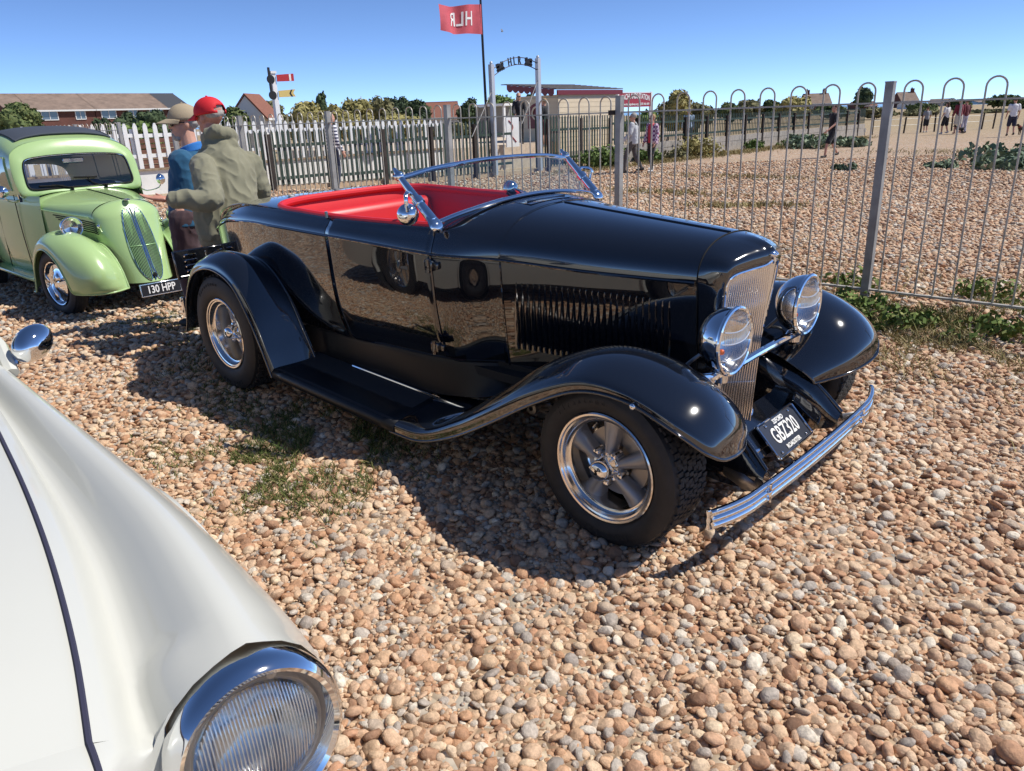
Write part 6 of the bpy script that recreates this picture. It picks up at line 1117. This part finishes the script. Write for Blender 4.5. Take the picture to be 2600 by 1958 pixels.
# --- generic figure for the middle distance: local frame x forward, y left
def figure(name, label, loc, yaw, H=1.74, skinm=skin, top=None, sleeve='long', bottom=None, legs='long', shoe=None, hair=hairb, hairlen=0., hat=None, step=.0, arms=((.05, .0), (.05, .0)), glasses=False, jacket=None, female=False, dz=0., group='people by the railway and on the beach'):
    s = H/1.75; root = empty(name, (loc[0], loc[1], loc[2]), (0, 0, yaw), label, 'person', group); S = lambda *p: np.array(p)*s
    hip = [S(0, .095, .92), S(0, -.095, .92)]; st = [step, -step]; knee = [S(st[i]*.55+.03+abs(st[i])*.15, (.10 if i == 0 else -.10), .50) for i in (0, 1)]; ank = [S(st[i]-(.0 if st[i] > 0 else .03), (.10 if i == 0 else -.10), .085+(.05 if st[i] < 0 and step else 0)) for i in (0, 1)]
    wsh = .185 if not female else .16; sh = [S(0, wsh, 1.42), S(0, -wsh, 1.42)]; elb = []; wri = []
    for i in (0, 1):
        f_, b_ = arms[i]; q = 1 if i == 0 else -1; e = sh[i]+S(f_*.6-.02, q*.06, -.27); elb.append(e); wri.append(e+S(.06+f_+b_*.18, q*.015-q*b_*.06, -.24+b_*.14+abs(f_)*.05))
    b = MB(); head(b, S(.02, 0, 1.635), 0, s); limb(b, [S(-.005, 0, 1.45), S(.01, 0, 1.57)], [.055*s, .052*s]); rings(b, [(0, 0, z*s, rs*s, rf*s) for z, rs, rf in ((.84, .13, .09), (.95, .15, .10), (1.1, .13, .095), (1.28, .155, .105), (1.42, .16, .085), (1.47, .08, .06))])
    for i in (0, 1):
        limb(b, [sh[i], elb[i], wri[i]], [.048*s, .040*s, .027*s]); limb(b, [hip[i], knee[i], ank[i]], [.080*s, .056*s, .038*s]); b.ball(ank[i]+S(.05, 0, -.05), S(.10, .04, .03)); hand(b, wri[i], (wri[i]-elb[i]), (0, -1 if i == 0 else 1, 0), s, .5, 1 if i == 0 else -1)
    link('body', fuse(b, .0125, skinm, 3), root)
    t = MB(); k = 1.13; wb = .17 if not female else .145
    rings(t, [(0, 0, z*s, rs*s, rf*s) for z, rs, rf in ((.90, wb, .13), (1.0, wb, .135), (1.12, wb-.01, .13), (1.28, .18 if not female else .155, .135), (1.40, .185 if not female else .165, .115), (1.46, .12, .085), (1.485, .068, .065))])
    for i in (0, 1):
        if sleeve == 'long': limb(t, [sh[i], elb[i], wri[i]+(elb[i]-wri[i])*.12], [.072*s, .058*s, .046*s])
        else: limb(t, [sh[i], sh[i]+(elb[i]-sh[i])*.72], [.074*s, .066*s])
    to = link('shirt', fuse(t, .0125, top, 3, .010*s, 10, loc[0]), root)
    t = MB(); rings(t, [(0, 0, z*s, rs*s, rf*s) for z, rs, rf in ((.80, .15, .11), (.88, .168, .125), (.97, .155, .12))])
    for i in (0, 1):
        if legs == 'long': limb(t, [hip[i], knee[i], ank[i]+S(0, 0, .0)], [.098*s, .075*s, .055*s] if not female else [.09*s, .062*s, .045*s])
        else: limb(t, [hip[i], hip[i]+(knee[i]-hip[i])*.92], [.104*s, .098*s])
    link('trousers' if legs == 'long' else 'shorts', fuse(t, .0125, bottom, 3, .008*s, 9, 3.), root)
    shoes(root, ank, 0, shoe, s)
    c = S(.02, 0, 1.635)
    if hat: cap(root, c, 0, hat, s, 0, .06 if hat.name != 'white_sun_hat' else .05, nm='hat')
    if hair:
        t = MB(); t.ball(c+S(-.03, 0, .045), S(.098, .086, .092), 16, 10); 
        if hairlen: t.ball(c+S(-.07, 0, -.08), S(.05, .08, .14), 14, 8); t.ball(c+S(-.06, 0, -.2*hairlen), S(.035, .06, .08*hairlen+.04), 12, 8)
        link('hair', fuse(t, .012, hair, 3, .006, 30), root)
    if glasses: spectacles(root, c, 0, s)
    if jacket:
        t = MB()
        for q in (-1, 1):
            rings(t, [(-.01*s, q*.085*s, z*s, rs*s, rf*s) for z, rs, rf in ((.86, .10, .145), (1.0, .105, .15), (1.15, .10, .145), (1.3, .11, .145), (1.40, .10, .12))]); i = 0 if q > 0 else 1; limb(t, [sh[i], elb[i], wri[i]+(elb[i]-wri[i])*.15], [.082*s, .068*s, .055*s])
        m_ = fuse(t, .0125, jacket, 3, .012*s, 9, 7.); b2 = bmesh.new(); b2.from_mesh(m_)
        bmesh.ops.delete(b2, geom=[f_ for f_ in b2.faces if f_.calc_center_median().x > .07*s and abs(f_.calc_center_median().y) < .085*s and f_.calc_center_median().z < 1.47*s], context='FACES'); b2.to_mesh(m_); b2.free(); link('open_jacket', m_, root)
    return root
def face(px0, px1, d): a = ray_point(px0, 300, d); b = ray_point(px1, 300, d); return math.atan2((b-a)[1], (b-a)[0])
LEFT = math.atan2(-RGT[1], -RGT[0]); TOW = math.atan2(-FWD[1], -FWD[0]); RIGHT = LEFT+math.pi; AWAY = TOW+math.pi
def plaid():
    m = cloth('plaid_shirt_cloth', (.5, .1, .2)); t = m.node_tree; p = t.nodes['Principled BSDF']; tc = t.nodes.new('ShaderNodeTexCoord'); ck = t.nodes.new('ShaderNodeTexChecker'); ck.inputs['Scale'].default_value = 16; ck.inputs[1].default_value = (.62, .50, .58, 1); ck.inputs[2].default_value = (.16, .05, .16, 1); t.links.new(tc.outputs['Object'], ck.inputs[0]); t.links.new(ck.outputs[0], p.inputs['Base Color']); return m
def striped():
    m = cloth('striped_jersey_cloth', (.5, .5, .5)); t = m.node_tree; p = t.nodes['Principled BSDF']; tc = t.nodes.new('ShaderNodeTexCoord'); wv = t.nodes.new('ShaderNodeTexWave'); wv.bands_direction = 'Z'; wv.inputs['Scale'].default_value = 4.2; wv.inputs['Distortion'].default_value = .3; r = t.nodes.new('ShaderNodeValToRGB'); r.color_ramp.elements[0].position = .52; r.color_ramp.elements[0].color = (.70, .70, .72, 1); r.color_ramp.elements[1].position = .58; r.color_ramp.elements[1].color = (.03, .035, .09, 1); t.links.new(tc.outputs['Object'], wv.inputs[0]); t.links.new(wv.outputs[0], r.inputs[0]); t.links.new(r.outputs[0], p.inputs['Base Color']); return m
blk = cloth('black_cloth', (.014, .014, .017)); den = cloth('dark_denim', (.04, .05, .08)); gry = cloth('grey_trouser_cloth', (.10, .09, .085)); dsh = mat('dark_shoe', (.02, .02, .02), .6); wsh_ = mat('white_shoe', (.6, .6, .58), .6)
figure('person', 'man in dark T-shirt and pale open shirt walking beside the plaid-shirted woman', (-12.73, 17.76, gz(-12.7, 17.8)), LEFT-.35, 1.76, top=cloth('charcoal_tee', (.045, .045, .04)), bottom=gry, shoe=dsh, hair=hairg, step=.24, glasses=True, jacket=cloth('pale_grey_shirt', (.50, .52, .54)), arms=((.15, .1), (-.1, 0)))
figure('person', 'woman in pink plaid shirt over red top walking beyond the railings', (-12.42, 18.34, gz(-12.4, 18.3)), LEFT+.65, 1.70, top=cloth('red_top', (.50, .03, .06)), bottom=blk, shoe=wsh_, hair=hairf, step=.10, glasses=True, jacket=plaid(), female=True)
figure('person', 'man dressed all in black with shorts striding left beyond the railings', (-9.91, 26.14, gz(-9.9, 26.1)), LEFT+.25, 1.80, top=blk, sleeve='short', bottom=blk, legs='short', shoe=dsh, hair=hairb, step=.30, arms=((.2, .1), (-.12, 0)))
figure('person', 'child in grey top standing on the far beach', (-13.44, 49.04, -.36), AWAY, 1.45, top=cloth('grey_top', (.25, .26, .28)), sleeve='short', bottom=blk, legs='short', shoe=wsh_, hair=hairb)
figure('person', 'woman in white top and black shorts on the far beach', (-11.68, 46.37, -.36), AWAY+.4, 1.68, top=cloth('white_top', (.70, .68, .66)), sleeve='short', bottom=blk, legs='short', shoe=wsh_, hair=hairb, hairlen=1., female=True, step=.1)
figure('person', 'man in dark red sweater and cream shorts on the far beach', (-11.15, 46.77, -.36), AWAY, 1.82, top=cloth('dark_red_sweater', (.17, .014, .03)), bottom=cloth('cream_shorts', (.62, .57, .48)), legs='short', shoe=skin, hair=hairb, step=.06)
figure('person', 'person in dark top half hidden behind the man in dark red', (-11.05, 47.6, -.36), AWAY+.2, 1.78, top=cloth('maroon_black_top', (.12, .02, .03)), bottom=cloth('pale_jeans', (.42, .42, .52)), shoe=dsh, hair=hairb)
figure('person', 'man in white T-shirt and navy shorts walking at the right edge', (-7.82, 43.12, -.36), AWAY-.3, 1.78, top=cloth('white_tee', (.74, .74, .76)), sleeve='short', bottom=cloth('navy_shorts', (.02, .022, .05)), legs='short', shoe=dsh, hair=hairb, step=.12)
sunhat = mat('white_sun_hat', (.62, .62, .60), .9)
figure('person', 'person in pale blue shirt and white hat behind the green fence', (-17.5, 28.95, -.20), AWAY, 1.66, top=cloth('pale_blue_shirt', (.36, .48, .62)), bottom=den, shoe=dsh, hair=hairg, hat=sunhat)
figure('person', 'person in navy and white striped jersey behind the railings', (-14.6, 8.1, gz(-14.6, 8.1)), RIGHT+.6, 1.80, top=striped(), bottom=den, shoe=dsh, hair=hairg)
figure('person', 'long-haired person in black leaning on the rail under the gate arch', (-17.75, 18.05, .48), TOW+.1, 1.70, top=blk, bottom=blk, shoe=dsh, hair=hairf, hairlen=1.4, glasses=True, arms=((.25, .6), (.25, .6)), female=True)
figure('person', 'person in black at the kiosk serving hatch', (-18.05, 19.75, .30), AWAY+.9, 1.70, top=blk, bottom=cloth('maroon_skirt_cloth', (.12, .02, .03)), legs='short', shoe=wsh_, hair=hairf, female=True)
def dog(loc, yaw, m, label, s=1.):
    root = empty('dog', loc, (0, 0, yaw), label, 'dog', 'dogs on the far beach'); b = MB()
    limb(b, [(-.22, 0, .36), (-.05, 0, .36), (.18, 0, .38)], [.085, .09, .115]); limb(b, [(.18, 0, .40), (.30, 0, .52)], [.085, .06]); b.ball((.34, 0, .56), (.085, .06, .06)); limb(b, [(.38, 0, .55), (.47, 0, .52)], [.04, .028])
    for q in (-1, 1):
        limb(b, [(.18, q*.06, .34), (.17, q*.065, .18), (.18, q*.065, .03)], [.05, .03, .024]); limb(b, [(-.20, q*.06, .34), (-.13, q*.07, .22), (-.26, q*.07, .14), (-.23, q*.07, .03)], [.07, .045, .028, .024]); b.ball((.31, q*.055, .57), (.02, .015, .05))
    limb(b, [(-.28, 0, .42), (-.38, 0, .50), (-.42, 0, .60)], [.025, .018, .012]); b.v = [tuple(np.array(v)*s) for v in b.v]; link('body', fuse(b, .015, m, 3), root); c = MB(); c.lathe([(.085*s, -.02), (.088*s, .0), (.085*s, .02)], (.23*s, 0, .46*s), (.7, 0, .7), 14); c.obj('collar', Rd, root)
dog((-10.9, 46.3, -.36), LEFT, mat('black_fur', (.02, .018, .016), .9), 'black dog beside the man in dark red', .8); dog((-7.5, 44.2, -.36), LEFT, mat('brown_fur', (.06, .03, .018), .9), 'brown dog at the right edge of the beach', .9)
# --- the two men by the cars, joints placed in the world
def near_man(name, label, hd, hyaw, joints, feet, byaw, topm, botm, shoem, capm, extra):
    g0 = [gz(f[0], f[1]) for f in feet]; root = empty(name, (feet[0][0], feet[0][1], g0[0]), label=label, cat='person', group='two men talking between the cars'); inv = Matrix.Translation(-Vector(root.location))
    def put(o): o.matrix_parent_inverse = inv; return o
    return root, put
def P_(px, py, d): return np.array(ray_point(px, py, d))
# man in the red cap
g = P_(585, 600, 5.42); fx, fy = g[0], g[1]; gzr = gz(fx, fy)
RM = empty('person', (fx, fy, gzr), label='man in red baseball cap and olive hoodie gesturing with one hand', cat='person', group='two men talking between the cars'); inv = Matrix.Translation(-Vector(RM.location))
def adopt(o, par=None): o.matrix_parent_inverse = inv; return o
byaw = math.atan2(.34, -.88); hyaw = math.atan2(-.30, -.95)
hc = P_(532, 296, 5.34); shL, shR = P_(514, 424, 5.22), P_(634, 418, 5.50); elL, wrL = P_(540, 508, 5.10), P_(432, 507, 5.05); elR, wrR = P_(664, 488, 5.60), P_(640, 540, 5.72)
hipc = np.array([fx, fy, gzr+.86]); fv = np.array([math.cos(byaw), math.sin(byaw), 0]); lv = np.array([-fv[1], fv[0], 0])
hips = [hipc+lv*.095, hipc-lv*.095]; ank = [np.array([fx, fy, gzr+.085])+lv*.13+fv*.04, np.array([fx, fy, gzr+.085])-lv*.12-fv*.05]; kn = [(hips[i]+ank[i])/2+fv*.03 for i in (0, 1)]
nk = P_(556, 356, 5.38)
b = MB(); head(b, hc, hyaw, 1.0, .06); limb(b, [nk-np.array([0, 0, .04]), hc-np.array([0, 0, .07])+fv*-.01], [.06, .058]); rings(b, [(*((hipc*(1-t)+nk*t)[:2]), (hipc*(1-t)+nk*t)[2], rs, rf) for t, rs, rf in ((-.05, .15, .10), (.2, .16, .11), (.5, .16, .11), (.75, .15, .10), (.88, .10, .085), (1, .06, .06))], byaw)
for S_, E_, W_ in ((shL, elL, wrL), (shR, elR, wrR)): limb(b, [S_, E_, W_], [.05, .042, .030])
for i in (0, 1): limb(b, [hips[i], kn[i], ank[i]], [.085, .06, .042])
hd_ = (wrL-elL); hand(b, wrL, hd_+np.array([0, 0, .02]), (.1, .2, 1), 1.08, .22, -1); hand(b, wrR, wrR-elR, fv, 1.05, .5, -1)
adopt(link('body', fuse(b, .0062, skin2, 4), RM))
hood_m = cloth('olive_fleece', (.215, .205, .135), .9, .08)
t = MB(); tor = [(-.06, .205, .150, 0), (.0, .222, .165, 0), (.18, .220, .17, 0), (.40, .215, .168, 0), (.60, .213, .16, 0), (.74, .208, .148, 0), (.84, .175, .13, 0), (.92, .125, .11, 0), (1.0, .09, .09, 0)]
base_ = np.array([fx, fy, gzr+.76]); tp_ = nk-fv*.02
rings(t, [(*((base_*(1-q)+tp_*q)+fv*0)[:2], (base_*(1-q)+tp_*q)[2], rs, rf) for q, rs, rf, _ in tor], byaw)
limb(t, [shL, (shL+elL)/2+np.array([0, 0, -.01]), elL, (elL+wrL)/2, wrL+(elL-wrL)*.06], [.092, .084, .074, .064, .050], 16); limb(t, [shR, (shR+elR)/2, elR, wrR], [.092, .080, .070, .058], 16)
for q, rr in ((0, .053), (.5, .056), (1, .050)): t.ball(wrL+(elL-wrL)*(.08+.05*q), rr)
# hood bunched round the neck
hb = nk+np.array([0, 0, -.005])
for a in np.linspace(0, 2*np.pi, 26, endpoint=False): q = hb+fv*(-.02+.080*math.cos(a))+lv*.092*math.sin(a)+np.array([0, 0, -.045*math.cos(a)+.02]); t.ball(q, (.032, .032, .045))
for q, w2, zz in ((-.07, .07, -.03), (-.10, .045, -.075), (-.105, 0, -.10), (-.10, -.045, -.075), (-.07, -.07, -.03), (-.085, 0, -.03)): t.ball(hb+fv*q+lv*w2+np.array([0, 0, zz]), (.045, .05, .045))
hm_o = adopt(link('hoodie', fuse(t, .0075, hood_m, 3, .018, 8, 2.), RM))
t = MB(); bz = base_+np.array([0, 0, -.035]); rings(t, [(*bz[:2], bz[2]-.045, .205, .150), (*bz[:2], bz[2]+.0, .214, .158), (*bz[:2], bz[2]+.03, .214, .158)], byaw); o = link('waistband', fuse(t, .01, hood_m, 2), hm_o)
t = MB(); rings(t, [(fx, fy, gzr+.70, .16, .12), (fx, fy, gzr+.86, .175, .13)], byaw)
for i in (0, 1): limb(t, [hips[i]-np.array([0, 0, .05]), kn[i], ank[i]], [.105, .082, .064])
adopt(link('jeans', fuse(t, .011, cloth('grey_denim', (.20, .20, .19)), 3, .010, 8), RM))
for i in (0, 1): pass
n0 = len(bpy.data.objects); shoes(RM, ank, byaw, dsh, 1.02)
cap(RM, hc+np.array([0, 0, -.010]), hyaw, mat('red_cap_cotton', (.62, .012, .020), .75, bump=.1, bscale=200), 1.08, .10, .085, hole=True)
t = MB(); R_ = rotz(hyaw)@roty(.10); 
for (x, y, z, a, bb, cc) in ((-.050, 0, .012, .062, .076, .042), (-.075, 0, .045, .033, .052, .033)): k = MB(); k.ball((x, y, z), (a, bb, cc), 14, 8); t.add(np.array(k.v)*1.04@R_.T+hc, k.f)
o = link('hair', fuse(t, .008, hairg, 2, .003, 60), RM)
for ch in [c for c in bpy.data.objects if c.parent == RM and c.name.split('.')[0] in ('shoe', 'cap', 'hair')]: ch.matrix_parent_inverse = inv
# man in the khaki cap
g = P_(492, 600, 5.95); fx, fy = g[0], g[1]; gzr = gz(fx, fy)
KM = empty('person', (fx, fy, gzr), label='man in khaki cap, sunglasses and blue jacket standing by the green car', cat='person', group='two men talking between the cars'); inv = Matrix.Translation(-Vector(KM.location))
byaw = math.atan2(-.62, -.78); hyaw = math.atan2(-.95, -.25); fv = np.array([math.cos(byaw), math.sin(byaw), 0]); lv = np.array([-fv[1], fv[0], 0])
hc = P_(466, 312, 5.86); nk = P_(484, 374, 5.90); shL = nk+lv*.175+np.array([0, 0, -.10]); shR = nk-lv*.175+np.array([0, 0, -.10]); elL = shL+np.array([0, 0, -.29])+lv*.04-fv*.04; wrL = elL-fv*.01+np.array([0, 0, -.25])-lv*.01; elR = shR+np.array([0, 0, -.29])-lv*.04-fv*.04; wrR = elR-fv*.01+np.array([0, 0, -.25])+lv*.01
hipc = np.array([fx, fy, gzr+.88]); hips = [hipc+lv*.095, hipc-lv*.095]; ank = [np.array([fx, fy, gzr+.085])+lv*.12, np.array([fx, fy, gzr+.085])-lv*.12+fv*.06]; kn = [(hips[i]+ank[i])/2+fv*.03 for i in (0, 1)]
b = MB(); head(b, hc, hyaw, 1.04, .03); limb(b, [nk-np.array([0, 0, .05]), hc-np.array([0, 0, .07])-fv*.01], [.062, .058]); rings(b, [(*((hipc*(1-t)+nk*t)[:2]), (hipc*(1-t)+nk*t)[2], rs, rf) for t, rs, rf in ((-.05, .15, .10), (.2, .16, .11), (.5, .16, .11), (.75, .15, .10), (.88, .10, .085), (1, .06, .06))], byaw)
for S_, E_, W_, q in ((shL, elL, wrL, 1), (shR, elR, wrR, -1)): limb(b, [S_, E_, W_], [.05, .042, .030]); hand(b, W_, W_-E_, -lv*q, 1.05, .5, q)
for i in (0, 1): limb(b, [hips[i], kn[i], ank[i]], [.085, .06, .042])
adopt(link('body', fuse(b, .0062, skin, 4), KM))
blue_m = cloth('blue_fleece', (.012, .085, .17), .9, .15)
t = MB(); base_ = np.array([fx, fy, gzr+.80]); tp_ = nk-np.array([0, 0, .02])
rings(t, [(*((base_*(1-q)+tp_*q))[:2], (base_*(1-q)+tp_*q)[2], rs, rf) for q, rs, rf in ((0, .205, .155), (.2, .20, .155), (.45, .20, .155), (.7, .20, .15), (.84, .185, .13), (.93, .12, .105), (1.03, .088, .088))], byaw)
for S_, E_, W_ in ((shL, elL, wrL), (shR, elR, wrR)): limb(t, [S_, E_, W_+(E_-W_)*.1], [.095, .078, .058], 14)
jk = adopt(link('fleece', fuse(t, .0085, blue_m, 4, .010, 8, 5.), KM))
t = MB(); 
for a in np.linspace(0, 2*np.pi, 34, endpoint=False):
    q = nk+fv*.078*math.cos(a)+lv*.084*math.sin(a)+np.array([0, 0, -.012-.03*math.cos(a)]); t.tube([q-np.array([0, 0, .035]), q+np.array([0, 0, .024])], [.02, .013], 8)
o = link('collar', fuse(t, .007, cloth('bright_blue_collar', (.02, .17, .50)), 2), jk)
t = MB(); t.tube([nk+fv*(.10+.02*q)+np.array([0, 0, -.05-.36*q]) for q in np.linspace(0, 1, 8)], .004, 6); t.obj('zip', M['dark'], jk)
t = MB(); rings(t, [(fx, fy, gzr+.72, .165, .13), (fx, fy, gzr+.90, .178, .14)], byaw)
for i in (0, 1): limb(t, [hips[i]-np.array([0, 0, .04]), kn[i], ank[i]], [.115, .09, .07])
adopt(link('trousers', fuse(t, .011, cloth('maroon_trouser_cloth', (.055, .028, .034)), 3, .012, 8), KM))
shoes(KM, ank, byaw, dsh, 1.02); cap(KM, hc, hyaw, mat('khaki_cap_cotton', (.36, .29, .19), .85, bump=.15, bscale=150), 1.08, .04, .085, deep=.02); spectacles(KM, hc+np.array([0, 0, -.004]), hyaw, 1.04, .03)
t = MB(); R_ = rotz(hyaw)@roty(.03)
for (x, y, z, a, bb, cc) in ((.062, 0, -.10, .034, .045, .026), (.085, 0, -.082, .016, .03, .02), (.094, 0, -.046, .010, .026, .008)): k = MB(); k.ball((x, y, z), (a, bb, cc), 14, 8); t.add(np.array(k.v)*1.04@R_.T+hc, k.f)
link('beard', fuse(t, .005, hairg, 1, .002, 80), KM)
t = MB(); k = MB(); k.ball((-.05, 0, .0), (.062, .082, .05), 14, 8); t.add(np.array(k.v)*1.04@R_.T+hc, k.f); link('hair', fuse(t, .008, hairg, 2, .003, 60), KM)
for ch in [c for c in bpy.data.objects if c.parent == KM and c.name.split('.')[0] in ('shoe', 'cap', 'hair', 'beard', 'sunglasses')]: ch.matrix_parent_inverse = inv
bpy.data.scenes.remove(TMP)
